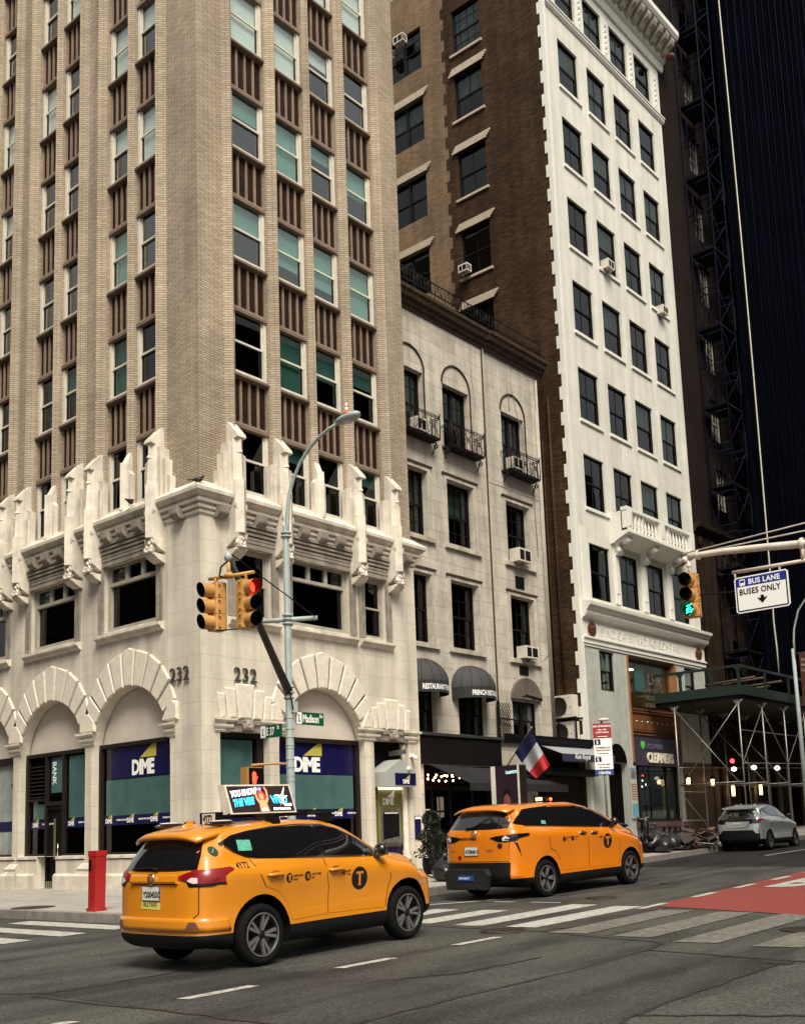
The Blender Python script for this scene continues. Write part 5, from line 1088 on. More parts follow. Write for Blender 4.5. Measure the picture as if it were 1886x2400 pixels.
# ================================================================ ground
def gstrip(name, x0, x1, y0, y1, mt, off, kind='structure', label=None, nx=1):
    ys = sorted({y0, y1} | ({0.0} if y0 < 0 < y1 else set())); mb = MB()
    for a, b in zip(ys, ys[1:]): mb.add([(x0, a, gz(a)+off), (x1, a, gz(a)+off), (x1, b, gz(b)+off), (x0, b, gz(b)+off)], [(0, 1, 2, 3)])
    o = mb.build(name, mt, None, recalc=False); return tag(o, label, kind=kind)
gstrip('road', -300, 300, -300, 300, M['asph'], 0)
gstrip('avenue_road', 4.2, 19, 9.55, 300, M['asph2'], .004)
def slab(name, outer, mt, inner_mt=None):
    """raised pavement: outline polygon (x,y) ccw, kerb face down to the road; split at y=0"""
    bm = bmesh.new(); vs = [bm.verts.new((x, y, 0)) for x, y in outer]; f = bm.faces.new(vs)
    for yy in (0, 9.6): bmesh.ops.bisect_plane(bm, geom=bm.verts[:]+bm.edges[:]+bm.faces[:], plane_co=(0, yy, 0), plane_no=(0, 1, 0))
    for v in bm.verts: v.co.z = gz(v.co.y)+.15
    r = bmesh.ops.extrude_face_region(bm, geom=bm.faces[:])
    for v in [g for g in r['geom'] if isinstance(g, bmesh.types.BMVert)]: v.co.z -= .6
    bmesh.ops.recalc_face_normals(bm, faces=bm.faces); me = bpy.data.meshes.new(name); bm.to_mesh(me); bm.free(); me.materials.append(mt); auto_uv(me)
    return tag(link(name, me), kind='structure')
cx, cy, rr_ = 2.9, -1.9, 2.55
kerb = [(-80, -4.45), (cx, cy-rr_)]+[(cx+rr_*math.sin(a), cy-rr_*math.cos(a)) for a in np.linspace(.15, math.pi/2, 9)]+[(5.50, 2), (5.3, 8), (4.98, 13), (4.80, 17), (4.72, 24), (4.7, 150)]
slab('pavement', kerb+[(-80, 150)], M['walk'])
def offset_line(pts, d):
    out = []
    for i, p in enumerate(pts):
        a = Vector(pts[max(0, i-1)]); b = Vector(pts[min(len(pts)-1, i+1)]); t = (b-a).normalized(); n = Vector((t.y, -t.x)); out.append((p[0]+n.x*d, p[1]+n.y*d))
    return out
ki = offset_line(kerb, -.17); ko = offset_line(kerb, .012); mb = MB()
for i in range(len(kerb)-1):
    p = [ki[i], ki[i+1], ko[i+1], ko[i]]; zz = [gz(q[1])+.155 for q in p]; zb_ = [gz(q[1])-.2 for q in p]
    mb.add([(q[0], q[1], z) for q, z in zip(p, zz)]+[(q[0], q[1], z) for q, z in zip(p, zb_)], [(0, 1, 2, 3), (7, 6, 5, 4), (2, 1, 5, 6), (3, 2, 6, 7), (0, 4, 5, 1), (0, 3, 7, 4)])
tag(mb.build('kerb', M['kerb'], None), kind='structure')
slab('pavement', [(19.5, -4.5), (80, -4.5), (80, 150), (18.6, 150), (18.6, -3.2)], M['walk'])
tag(gstrip('asphalt_patch', 13.43, 15.07, -11, -4.72, M['asph3'], .003), kind='structure'); tag(gstrip('asphalt_patch', 9.40, 13.3, -9.5, -7.3, M['asph3'], .003), kind='structure'); tag(gstrip('asphalt_patch', 6.2, 7.9, 1.5, 9.5, M['asph3'], .003), kind='structure')
# markings
def marks(name, polys, mt, off=.008):
    mb = MB()
    for q in polys: mb.add([(x, y, gz(y)+off) for x, y in q], [tuple(range(len(q)))])
    return tag(mb.build(name, mt, None, recalc=False), kind='structure')
def rect(x0, x1, y0, y1): return [(x0, y0), (x1, y0), (x1, y1), (x0, y1)]
marks('crosswalk_stripes', [[(x, y0), (x+.5, y0+.05), (x+.5, y1), (x, y1-.02)] for x, y0, y1 in ((6.58, -2.9, -.9), (7.55, -2.95, -.95), (8.52, -2.98, -.9), (9.5, -3.02, .28), (10.40, -2.98, .16))], M['mark'])
marks('crosswalk_stripes', [[(x, y0), (x+.53, y0+.08), (x+.53, y1), (x, y1-.02)] for x, y0, y1 in ((11.42, -3.42, -.26), (12.40, -3.5, -.34), (13.36, -3.78, -.45), (14.34, -3.85, -.75), (15.3, -3.9, -.8), (16.3, -3.9, -.8))], M['markworn'])
marks('crosswalk_stripes', [rect(.85-.1*k, 4.2, y, y+.47) for k, y in enumerate((-5.18, -6.14, -7.1, -8.07, -9.0, -10, -11, -12))], M['mark'])
marks('lane_dashes', [[(10.93, y), (11.07, y+.04), (11.10, y+.9), (10.96, y+.86)] for y in (-11.1, -9.07, -6.97, -4.9)], M['mark'])
marks('thin_white_line', [rect(7.75, 8.2, .40, .49), rect(8.55, 9.15, .42, .50)], M['mark']); marks('thin_white_line', [[(6.4, -1.0), (6.5, -1.1), (7.78, 1.0), (7.68, 1.08)]], M['mark'])
marks('bus_lane_surface', [[(11.02, .25), (13.75, -.55), (14.3, -.62), (14.3, 0), (11.01, .26)], [(11.01, .26), (14.3, 0), (14.25, 60), (10.55, 60), (10.66, 7.5)]], M['redlane'], .008)
marks('lane_dashes', [[(10.99-.045*k, y), (11.13-.045*k, y+.06), (11.08-.045*k, y+1.0), (10.94-.045*k, y+.94)] for k, y in enumerate((-.28, 1.72, 3.55, 5.45, 7.4, 9.4, 11.4))], M['mark'], .013)
marks('lane_line', [rect(7.33, 7.44, 13.9, 17.6), rect(7.33, 7.44, 23, 26.5)], M['mark'], .013)
tv, tf = text_verts('BUS', 1.0, .05); mb = MB(); mb.add([(11.35+x*1.15, 4.0+y*3.4, gz(4+y*3.4)+.014) for x, y in tv], tf); tag(mb.build('lane_lettering', M['mark'], None, recalc=False), kind='structure')
def seam(pts, w=.045):
    q = []; a = offset_line(pts, w/2); b = offset_line(pts, -w/2)
    return [[a[i], a[i+1], b[i+1], b[i]] for i in range(len(pts)-1)]
def wob(pts, s=.03, n=9):
    out = []; r_ = random.Random(len(pts)*7+int(pts[0][0]*10))
    for (a, b), (c, d) in zip(pts, pts[1:]):
        for k in range(n): t = k/n; out.append((a+(c-a)*t+r_.uniform(-s, s), b+(d-b)*t+r_.uniform(-s, s)))
    return out+[pts[-1]]
sm = []
for pts in ([(9.42, -7.2), (9.35, -9.65), (11.9, -9.5), (14, -9.45)], [(7.2, -3.3), (9.19, -3.23), (11.28, -3.31), (12.2, -3.58), (13.29, -3.86), (13.41, -4.47), (13.43, -6.34), (13.34, -8.29), (13.3, -11)], [(13.41, -4.47), (15.1, -4.75), (15.06, -6.6), (15.13, -8.4), (15.2, -12)], [(4.4, -5.2), (6.2, -4.6), (7.4, -3.3)], [(15.1, -4.75), (19, -4.9)], [(12.0, -7.5), (12.5, -6.6), (12.6, -5.4)], [(9.3, -9.4), (8.2, -10.2), (7.0, -10.4)], [(15.1, -7.9), (16.4, -7.3), (17.2, -6.2)], [(11.2, -3.3), (11.6, -2.0), (11.3, .5), (11.6, 3.0)], [(8.3, 1.6), (8.6, 4.0), (8.4, 7.5)]): sm += seam(wob(pts))
marks('tar_seams', sm, M['tar'], .006)
for i, (x, y, r) in enumerate(((10.66, -3.38, .31), (9.4, 1.43, .28), (14.35, -2.15, .32), (9.18, 4.5, .22), (12.8, 7.0, .25))):
    mb = MB(); z = gz(y)
    mb.lathe([(0, .012), (r*.82, .012), (r*.82, .006), (r*.88, .006), (r*.88, .016), (r, .016), (r*1.02, .004)], (x, y, z), 'z', 28, smooth=False)
    for k in range(5):
        for a in range(8): an = a*math.pi/4+k*.2; q = r*(.15+.15*k); mb.box(x+q*math.cos(an)-.02, x+q*math.cos(an)+.02, y+q*math.sin(an)-.02, y+q*math.sin(an)+.02, z+.012, z+.018)
    tag(mb.build('manhole_cover', M['castiron'], None), ('iron manhole cover at the near edge of the crosswalk', 'iron manhole cover on the road right of the minivan taxi', 'iron manhole cover in the crosswalk at the right edge', 'small iron utility cover in the lane in front of the minivan taxi', 'iron cover in the red bus lane')[i], 'manhole cover')
mb = MB().lathe([(0, .012), (.42, .012), (.44, .004)], (-.45, -3.9, gz(-3.9)+.15), 'z', 24); tag(mb.build('pavement_cover', M['castiron'], None), 'dark round cover set in the pavement outside the bank', 'manhole cover')
tag(MB().box(14.9, 15.2, -5.0, -4.85, gz(-5), gz(-5)+.014).build('drain_cover', M['castiron'], None), 'tiny iron cover at the junction of tar seams', 'manhole cover')
# ================================================================ street lamp and signal pole
ZP = gz(-2.2)+.15
pole = thing('signal_pole', 'pale grey octagonal street lamp pole on the bank corner with a mast arm', 'street lamp', (5.28, -2.2, ZP))
L0 = Vector((5.28, -2.2, ZP)); rel = lambda *p: tuple(Vector(p)-L0)
MB().prism_z([(.19*math.cos(a), .19*math.sin(a)) for a in np.linspace(0, 2*math.pi, 9)[:-1]], 0, .5, top=[(.15*math.cos(a), .15*math.sin(a)) for a in np.linspace(0, 2*math.pi, 9)[:-1]]).build('base', M['gpole'], pole)
MB().prism_z([(.085*math.cos(a), .085*math.sin(a)) for a in np.linspace(.39, 2*math.pi+.39, 9)[:-1]], .5, 6.95, top=[(.062*math.cos(a), .062*math.sin(a)) for a in np.linspace(.39, 2*math.pi+.39, 9)[:-1]]).build('shaft', M['gpole'], pole)
MB().tube([rel(*p) for p in ((5.30, -2.2, 6.75), (5.32, -2.2, 7.1), (5.36, -2.2, 7.48), (5.42, -2.2, 7.72), (5.52, -2.2, 7.93), (5.70, -2.2, 8.19), (5.94, -2.2, 8.40), (6.2, -2.2, 8.55), (6.48, -2.2, 8.64), (6.72, -2.2, 8.68))], [.04, .04, .038, .036, .034, .033, .032, .031, .03, .03], 10).build('lamp_arm', M['gpole'], pole)
lh = MB(); n = 12
for j, (t, w, h0, h1) in enumerate(((0, .05, -.04, .04), (.06, .09, -.07, .06), (.2, .12, -.09, .075), (.38, .13, -.09, .08), (.50, .09, -.06, .06), (.56, .02, -.01, .02))):
    for k in range(n): a = 2*math.pi*k/n; lh.v.append((6.68+t-5.28, w*math.cos(a), 8.70-ZP+.03*t+(h1 if math.sin(a) > 0 else -h0)*math.sin(a)))
lh.f = [(j*n+k, j*n+(k+1) % n, (j+1)*n+(k+1) % n, (j+1)*n+k) for j in range(5) for k in range(n)]+[tuple(range(n)), tuple(range(5*n, 6*n))]; lh.m = [0]*len(lh.f); lh.sm = [True]*len(lh.f)
lh = lh.build('lamp_head', M['gpole'], pole); MB().ball((6.95-5.28, 0, 8.66-ZP), .09, 1.4, .9, .8).build('lens', M['clearl'], lh)
MB().tube([rel(5.28, -2.2, 3.92), rel(5.5, -2.66, 4.3), rel(5.95, -3.56, 5.02), rel(6.46, -4.6, 5.83)], [.085, .075, .062, .05], 8).build('mast_arm', mat('dark_arm_paint', c4(.035, .033, .028), .6, var=.2), pole)
MB().tube([rel(4.90, -2.55, 5.26), rel(5.68, -1.82, 5.30)], .045, 8).build('cross_bar', M['gpole'], pole)
MB().tube([rel(6.46, -4.6, 5.90), rel(5.66, -1.84, 5.32)], .012, 5).build('guy_wire', M['black'], pole)
mb = MB()
for z in (3.82, 3.92, 4.02, 5.2, 5.28, 5.36, 6.86, 6.93): mb.lathe([(.065, z-ZP-.02), (.10, z-ZP-.015), (.10, z-ZP+.015), (.065, z-ZP+.02)], (0, 0, 0), 'z', 10)
for z in (3.45, 3.25, 3.1, 2.95, 2.7, 2.55, 2.3, 2.9, 2.4): mb.lathe([(.078, z-ZP-.008), (.09, z-ZP), (.078, z-ZP+.008)], (0, 0, 0), 'z', 8)
mb.lathe([(.02, 0), (.06, .02), (.068, .08), (.05, .13), (.02, .16)], rel(6.46, -4.6, 5.74), 'z', 10)
mb.fb(.04, .1, -.12, .02, 3.55-ZP, 3.75-ZP).split('clamp', M['gpole'], pole)
mb = MB().tube([rel(6.46, -4.6, 5.75), rel(6.38, -4.68, 5.65), rel(6.36, -4.7, 5.5), rel(6.45, -4.62, 5.45)], .016, 6).tube([rel(5.36, -2.28, 4.0), rel(5.45, -2.3, 3.75), rel(5.38, -2.2, 3.6)], .014, 6).build('cable', M['black'], pole)
# traffic signal heads
sec = .262
def make_signal(name, label, cat, loc, rot, lit=None, n=3, s=1., tint=M['sigy'], group=None, wire=False):
    """three section head facing local -y, hung from z=0"""
    t = thing(name, label, cat, loc, rot, group, s); hs = sec
    body = MB()
    for k in range(n):
        z1 = -.02-k*hs; z0 = z1-hs+.008
        body.prism_z([(-.125, -.09), (.125, -.09), (.135, -.06), (.135, .09), (.10, .13), (-.10, .13), (-.135, .09), (-.135, -.06)], z0, z1)
        for zz in (z0+.04, z1-.05): body.box(.13, .165, -.05, -.02, zz, zz+.03); body.box(-.165, -.13, -.05, -.02, zz, zz+.03)
    body.build('housing', tint, t)
    for k in range(n):
        zc = -.02-k*hs-hs/2; v = MB(); nn = 20; R0 = .118
        a0, a1 = math.radians(-82), math.radians(262); vs = []
        for j in range(nn+1):
            a = a0+(a1-a0)*j/nn; up_ = (math.sin(a)+1)/2; ln = .17+.07*up_
            vs += [(R0*math.cos(a), -.085, zc+R0*math.sin(a)), (R0*1.0*math.cos(a), -.085-ln, zc-.004+R0*math.sin(a)), ((R0-.008)*math.cos(a), -.085-ln, zc-.004+(R0-.008)*math.sin(a)), ((R0-.008)*math.cos(a), -.085, zc+(R0-.008)*math.sin(a))]
        for j in range(nn):
            o = j*4; v.add([vs[o], vs[o+1], vs[o+5], vs[o+4]], [(0, 1, 2, 3)], 0, True); v.add([vs[o+2], vs[o+3], vs[o+7], vs[o+6]], [(0, 1, 2, 3)], 1, True); v.add([vs[o+1], vs[o+2], vs[o+6], vs[o+5]], [(0, 1, 2, 3)], 1)
        v.build('visor', [tint, M['black']], t, recalc=False)
        col = {'red': ('lit_red_signal', (1, .02, .01), 5), 'green': ('lit_green_signal', (.02, 1, .45), 3.2)}.get(lit[1]) if lit and lit[0] == k else None
        if col and col[0] == 'lit_green_signal':
            l = MB().lathe([(0, -.02), (.11, -.02)], (0, -.09, zc), 'y', 20).build('lens', M['black'], t); d = MB(); rn_ = random.Random(4)
            for q in range(34):
                a, r_ = rn_.uniform(0, 6.28), .1*math.sqrt(rn_.random())
                if not (.3 < a < 1.3 and r_ > .03): d.lathe([(0, 0), (.016, 0)], (r_*math.cos(a), -.115, zc+r_*math.sin(a)), 'y', 6)
            d.build('lit_diode', mat(col[0], c4(*col[1]), .4, emit=c4(*col[1]), es=col[2]), l)
        elif col: MB().lathe([(0, -.035), (.06, -.03), (.11, -.01)], (0, -.08, zc), 'y', 20).build('lens', mat(col[0], c4(*col[1]), .4, emit=c4(*col[1]), es=col[2]), t)
        else: MB().lathe([(0, -.035), (.06, -.03), (.11, -.01)], (0, -.08, zc), 'y', 20).build('lens', bpy.data.materials.get('unlit_lens') or mat('unlit_lens', c4(.012, .01, .009), .3), t)
    MB().fb(-.02, .02, -.02, .02, -.02, .08).build('hanger', tint, t); return t
make_signal('traffic_signal', 'yellow three section signal facing left on the corner mast arm, all lenses dark', 'traffic light', (6.21, -4.64, 5.43), math.radians(-8))
make_signal('traffic_signal', 'yellow three section signal facing right on the corner mast arm, red lens lit', 'traffic light', (6.77, -4.50, 5.40), math.radians(82), (0, 'red'))
br_ = MB().tube([rel(6.08, -4.68, 5.50), rel(6.92, -4.46, 5.50)], .03, 8).tube([rel(6.48, -4.6, 5.5), rel(6.47, -4.6, 5.72)], .03, 8).ball(rel(6.48, -4.6, 5.5), .07, 1.2, 1.2, .8)
for p in ((6.21, -4.65), (6.77, -4.50)): br_.tube([rel(*p, 5.5), rel(*p, 5.42)], .028, 6)
br_.build('signal_bracket', M['sigy'], pole)
MB().tube([rel(6.21, -4.65, 4.63), rel(6.77, -4.50, 4.61)], .01, 4).build('tie_bar', M['black'], pole)
# pedestrian signal
ped = thing('pedestrian_signal', 'yellow pedestrian signal box with lit red hand on the corner pole', 'pedestrian signal', (4.98, -2.86, 2.18), H90)
MB().prism_z([(-.165, -.10), (.165, -.10), (.175, -.08), (.175, .10), (-.175, .10), (-.175, -.08)], 0, .38).build('housing', M['sigy'], ped)
MB().fb(-.155, .155, .10, .13, .02, .36).build('screen', M['black'], ped)
hand = MB(); hx, hz, y = -.055, .17, -.135
hand.fp([(hx-.04, hz-.09), (hx+.03, hz-.09), (hx+.045, hz), (hx+.035, hz+.05), (hx-.045, hz+.05), (hx-.05, hz-.02)], .131, .14)
for i, (dx, hh) in enumerate(((-.040, .055), (-.018, .075), (.004, .07), (.025, .05))): hand.fp([(hx+dx-.008, hz+.045), (hx+dx+.009, hz+.045), (hx+dx+.009, hz+.05+hh), (hx+dx-.008, hz+.05+hh)], .131, .14)
hand.fp([(hx+.035, hz-.04), (hx+.075, hz+.03), (hx+.063, hz+.04), (hx+.035, hz)], .131, .14)
hand.build('lit_hand', mat('lit_hand_red', c4(1, .07, .03), .5, emit=c4(1, .05, .02), es=2.6), ped)
vz = MB(); 
for k in range(9): vz.fb(-.15, .15, .14, .142, .03+.04*k, .034+.04*k)
vz.build('grille', M['black'], ped); MB().tube([(-.0, 0, .38), (.0, 0, .42), (.35, -.18, .44), (.62, -.28, .44)], .022, 6).build('bracket_arm', M['sigy'], ped)
# street name signs
M['signgreen'] = mat('sign_green', c4(.004, .085, .035), .45)
for nm, lab, loc, rot, wd, hh, main, sup in (('street_sign', 'green street sign reading E 37 St on the left of the corner pole', (4.62, -2.3, 3.12), 0, .56, .235, 'E 37', 'St'), ('street_sign', 'green street sign reading Madison Av on the right of the corner pole', (5.33, -2.08, 3.34), H90, .70, .235, 'Madison', 'Av')):
    t = thing(nm, lab, 'street sign', loc, rot); MB().fb(0, wd, -.01, .01, 0, hh).build('plate', M['signgreen'], t); MB().fb(0, .13, .01, .014, .01, hh-.01).build('white_panel', M['white'], t)
    text(main, .20, lambda u, v, w: (.15+u, -(.015+w), .05+v), 'lettering', M['white'], t, bold=.006, sx=.62); text(sup, .10, lambda u, v, w, wd=wd: (wd-.12+u, -(.015+w), .145+v), 'lettering', M['white'], t, bold=.003, sx=.8)
    MB().fp([(.04, .05), (.09, .05), (.09, .07), (.065, .07), (.065, .15), (.08, .17), (.05, .19), (.045, .1)], .015, .018).build('heritage_mark', M['signgreen'], t)
# orange striped cone on the lamp, two pigeons
t = thing('traffic_cone', 'small orange and white striped cone standing on top of the lamp head', 'traffic cone', (6.92, -2.2, 8.80))
MB().lathe([(.0, 0), (.06, 0), (.055, .015), (.042, .02), (.034, .07)], n=10).lathe([(.028, .11), (.022, .15)], n=10).build('orange_body', mat('cone_orange', c4(.65, .13, .04), .6), t); MB().lathe([(.034, .07), (.028, .11)], n=10).lathe([(.022, .15), (.012, .2), (0, .2)], n=10).build('white_band', M['white'], t)
for loc, rot, lab in (((.20, -.20, 9.62), .8, 'dark pigeon perched on the corner of the stone cornice'), ((-2.35, -.30, 9.66), 2.0, 'dark pigeon standing on the cornice below the left hand windows')):
    t = thing('pigeon', lab, 'pigeon', loc, rot, scale=.85); b = MB(); b.ball((0, 0, .12), .085, 1.65, .9, .9).ball((.13, 0, .20), .042).tube([(.08, 0, .15), (.13, 0, .2)], [.05, .035], 8).prism_z([(-.28, -.03), (-.08, -.06), (-.08, .06), (-.28, .03)], .10, .125).tube([(.165, 0, .2), (.19, 0, .19)], [.01, .003], 5).tube([(.02, .03, .06), (.02, .03, 0)], .008, 4).tube([(.02, -.03, .06), (.02, -.03, 0)], .008, 4)
    b.build('body', mat('pigeon_dark', c4(.02, .018, .018), .6), t)
# red call box
t = thing('call_box', 'red metal emergency call post leaning slightly on the pavement by the kerb', 'call box', (2.0, -4.05, gz(-4)+.15), 0); M['redp'] = mat('red_enamel', c4(.36, .012, .010), .4, var=.25, vs=5, coat=.3)
MB().prism_z([(-.12, -.11), (.10, -.11), (.10, .11), (-.12, .11)], .06, 1.0, top=[(-.095, -.12), (.135, -.12), (.135, .11), (-.095, .11)]).prism_z([(-.10, -.13), (.145, -.13), (.145, .12), (-.10, .12)], 1.0, 1.10).build('housing', M['redp'], t)
MB().prism_z([(-.14, -.13), (.12, -.13), (.12, .13), (-.14, .13)], 0, .06).build('base', M['redp'], t); MB().fb(-.07, -.0, .115, .135, .74, .94).build('handset_slot', M['black'], t); MB().fb(-.045, -.025, .135, .14, .88, .90).build('button', M['chrome'], t)
# link kiosk
t = thing('kiosk', 'tall slim public information kiosk with glowing portrait screen by the kerb', 'kiosk', (4.12, 5.6, gz(5.6)+.15), 0)
kh = 2.55
MB().box(0, .80, 0, .30, 0, kh).build('body', M['bframe'], t); MB().fb(-.02, .10, .0, .02, .05, kh).fb(.755, .80, .0, .02, .05, kh).split('side_strip', M['wframe'], t)
scn = MB().fb(.12, .745, .0, .012, .9, kh-.04).build('screen', mat('dark_screen', c4(.012, .008, .014), .2, emit=c4(.06, .02, .03), es=.12), t)
f_ = lambda P, d0, m_, nm: MB().fp([(.12+.625*x, .9+1.6*z) for x, z in P], d0, d0+.004).build(nm, m_, scn)
f_([(.05, 0), (.95, 0), (.92, .22), (.72, .32), (.28, .32), (.08, .22)], .013, mat('scr_suit', c4(.02, .008, .012), .4), 'suit_shape'); f_([(.36, .0), (.64, .0), (.66, .34), (.34, .34)], .018, mat('scr_shirt', c4(.25, .27, .35), .4, emit=c4(.5, .52, .6), es=.25), 'shirt_shape')
f_([(.46, 0), (.54, 0), (.58, .12), (.53, .3), (.47, .3), (.42, .12)], .023, mat('scr_tie', c4(.03, .06, .2), .4, emit=c4(.1, .2, .6), es=.25), 'tie_shape'); f_([(.38, .12), (.62, .12), (.64, .18), (.5, .24), (.36, .18)], .028, mat('scr_yellow', c4(.4, .35, .03), .4, emit=c4(.7, .6, .05), es=.3), 'tie_patch')
f_([(.5+.17*math.cos(a), .50+.17*math.sin(a)*1.15*.8) for a in np.linspace(0, 6.28, 18)[:-1]], .018, mat('scr_face', c4(.12, .03, .03), .4, emit=c4(.25, .06, .05), es=.2), 'face_shape'); f_([(.30, .45), (.34, .64), (.5, .70), (.66, .64), (.70, .45), (.64, .56), (.5, .62), (.36, .56)], .024, M['black'], 'hair_shape')
text('LinkNYC', .10, lambda u, v, w: (.42+u, -(.02+w), kh-.20+v), 'lettering', mat('scr_text', c4(.5, .8, .8), .4, emit=c4(.5, .9, .9), es=.5), t, bold=.003)
# parking signs
t = thing('parking_sign_post', 'grey post with stacked red and white parking rule signs by the kerb', 'parking sign', (4.85, 9.75, gz(9.75)+.15), math.radians(32))
MB().tube([(0, .04, 0), (0, .04, 3.85)], .03, 6).build('post', M['galv'], t)
MB().ball((.06, .0, 3.78), .07, 2.2, 1, .7).build('cap', M['wframe'], t)
for z0, z1, mt, ln in ((3.28, 3.68, mat('sign_red', c4(.30, .015, .02), .5), (('NO STANDING', 3.58, .07), ('7AM - 7PM', 3.49, .05), ('EXCEPT TRUCKS', 3.42, .045))), (2.80, 3.27, M['white'], (('COMMERCIAL', 3.0, .065), ('VEHICLES ONLY', 2.93, .055))), (2.44, 2.79, M['white'], (('3 HOUR LIMIT', 2.55, .055),)), (2.28, 2.43, mat('sign_blue', c4(.02, .05, .2), .5), (('106406', 2.31, .11),))):
    p = MB().fb(-.24, .24, .0, .012, z0, z1).build('plate', mt, t)
    for s, z, h_ in ln: text(s, h_, lambda u, v, w, z=z: (u, -(.016+w), z+v), 'lettering', M['white'] if mt is not M['white'] else mat('sign_ink', c4(.15, .02, .03), .5), p, align='CENTER', bold=.002)
mb = MB().fb(-.22, -.06, .013, .017, 3.10, 3.25).fb(-.22, -.06, .013, .017, 2.64, 2.77).fb(-.15, .15, .013, .017, 2.86, 2.875).fb(-.15, .15, .013, .017, 2.48, 2.495).split('number_box', M['black'], t)
text('3', .14, lambda u, v, w: (-.18+u, -.02, 3.12+v), 'lettering', M['white'], t, bold=.004); text('5', .13, lambda u, v, w: (-.18+u, -.02, 2.655+v), 'lettering', M['white'], t, bold=.004)
MB().fb(-.14, .14, .013, .018, 3.315, 3.33).build('arrow', M['white'], t)
# flag
t = thing('flag', 'blue white and red vertical striped flag drooping from a slanted pole over the restaurant', 'flag', (0, 0, 0))
MB().tube([(.03, 12.05, 3.20), (1.52, 11.35, 4.28)], .02, 6).ball((1.53, 11.34, 4.30), .035).build('flag_pole', M['galv'], t)
A_, B_ = Vector((.62, 11.72, 3.63)), Vector((1.46, 11.36, 4.22)); C_, D_ = Vector((1.36, 11.72, 2.78)), Vector((2.02, 11.52, 3.14))   # hoist A-B, fly C-D
for s, (nm, mt) in enumerate((('blue_band', mat('flag_blue', c4(.010, .012, .07), .8)), ('white_band', mat('flag_white', c4(.42, .43, .46), .8)), ('red_band', mat('flag_red', c4(.42, .015, .02), .8)))):
    mb = MB(); nu, nv = 8, 10
    for j in range(nv+1):
        for i in range(nu+1):
            q = (s+i/nu)/3; r_ = j/nv; P = (A_*(1-r_)+B_*r_)*(1-q)+(C_*(1-r_)+D_*r_)*q; P = P+Vector((.05, -.07, 0))*math.sin(r_*9+q*3)*(.3+q)+Vector((0, 0, -.08*math.sin(q*3.1)*(1-r_)))
            mb.v.append(tuple(P))
    mb.f = [(j*(nu+1)+i, j*(nu+1)+i+1, (j+1)*(nu+1)+i+1, (j+1)*(nu+1)+i) for j in range(nv) for i in range(nu)]; mb.m = [0]*len(mb.f); mb.sm = [True]*len(mb.f); mb.build(nm, mt, t, recalc=False)
# ================================================================ avenue mast arm with signal and bus lane sign
mp = thing('mast_arm_pole', 'cream painted mast arm reaching in from the right over the bus lane', 'mast arm', (19.2, 2, gz(2)+.15)); L1 = Vector(mp.location); r1 = lambda *p: tuple(Vector(p)-L1)
MB().lathe([(.2, 0), (.14, .4), (.12, .5), (.10, 7.0), (0, 7.02)], n=10).build('shaft', M['warmwhite'], mp)
MB().tube([r1(19.2, 2, 4.9), r1(17.5, 2, 5.25), r1(15, 2, 5.62), r1(13.33, 2, 5.84), r1(12.65, 2, 5.92), r1(11.96, 2, 5.99), r1(11.46, 2, 6.02), r1(11.24, 2, 6.02)], [.10, .09, .078, .07, .064, .058, .052, .046], 12).build('arm', M['warmwhite'], mp)
MB().tube([r1(11.16, 2, 6.10), r1(13.37, 2, 6.19), r1(19.2, 2, 6.45)], .013, 5).tube([r1(11.3, 2, 6.06), r1(13.36, 2, 6.06), r1(19.2, 2, 6.1)], .013, 5).build('guy_wire', M['warmwhite'], mp)
MB().tube([r1(11.22, 2, 6.02), r1(11.2, 1.98, 5.93)], .06, 8).lathe([(.08, -.03), (.09, 0), (.08, .03)], r1(11.45, 2, 6.02), 'x', 10).lathe([(.10, -.04), (.115, 0), (.10, .04)], r1(13.3, 2, 5.84), 'x', 10).fb(*(0, 0, 0, 0, 0, 0)).split('collar', M['warmwhite'], mp)
MB().tube([r1(12.08, 1.95, 5.57), r1(13.35, 1.95, 5.545)], .032, 8).tube([r1(13.3, 1.98, 5.84), r1(13.3, 1.95, 5.55)], .035, 8).tube([r1(12.12, 1.95, 5.55), r1(12.12, 1.95, 5.45)], .02, 6).tube([r1(12.9, 1.95, 5.55), r1(12.9, 1.95, 5.43)], .02, 6).build('sign_rail', mat('pinkish_tube', c4(.5, .42, .35), .5), mp)
MB().tube([r1(11.26, 2, 5.95), r1(11.27, 2, 5.82), r1(11.28, 2, 5.7)], .03, 8).ball(r1(11.27, 2, 5.86), .05).build('hanger', M['warmwhite'], mp)
MB().tube([r1(11.2, 2, 5.93), r1(11.02, 2, 5.86), r1(10.98, 2, 5.75), r1(11.15, 2, 5.70), r1(11.25, 2, 5.72)], .012, 5).tube([r1(11.42, 2, 5.30), r1(12.3, 3.2, 5.45)], .012, 4).build('cable', M['black'], mp)
make_signal('traffic_signal', 'yellow three section signal hanging over the avenue with green lens lit', 'traffic light', (11.27, 2, 5.72), math.radians(6), (2, 'green'))
t = thing('bus_lane_sign', 'white and blue overhead sign reading bus lane buses only with down arrow', 'road sign', (12.11, 1.93, 4.83), 0); W_, H_ = .93, .63
def rrect(x0, x1, z0, z1, r): return [(x0+r, z0), (x1-r, z0), (x1, z0+r), (x1, z1-r), (x1-r, z1), (x0+r, z1), (x0, z1-r), (x0, z0+r)]
MB().fp(rrect(0, W_, 0, H_, .035), -.01, .01).build('plate', M['white'], t); MB().fp(rrect(.022, W_-.022, .022, H_-.022, .02), .01, .012).build('black_border', M['black'], t)
MB().fp(rrect(.045, W_-.045, .045, H_-.045, .005), .012, .014).build('white_field', M['white'], t)
MB().fp(rrect(.035, W_-.035, H_-.175, H_-.03, .01), .014, .016).build('blue_band', mat('sign_royal_blue', c4(.01, .02, .22), .5), t)
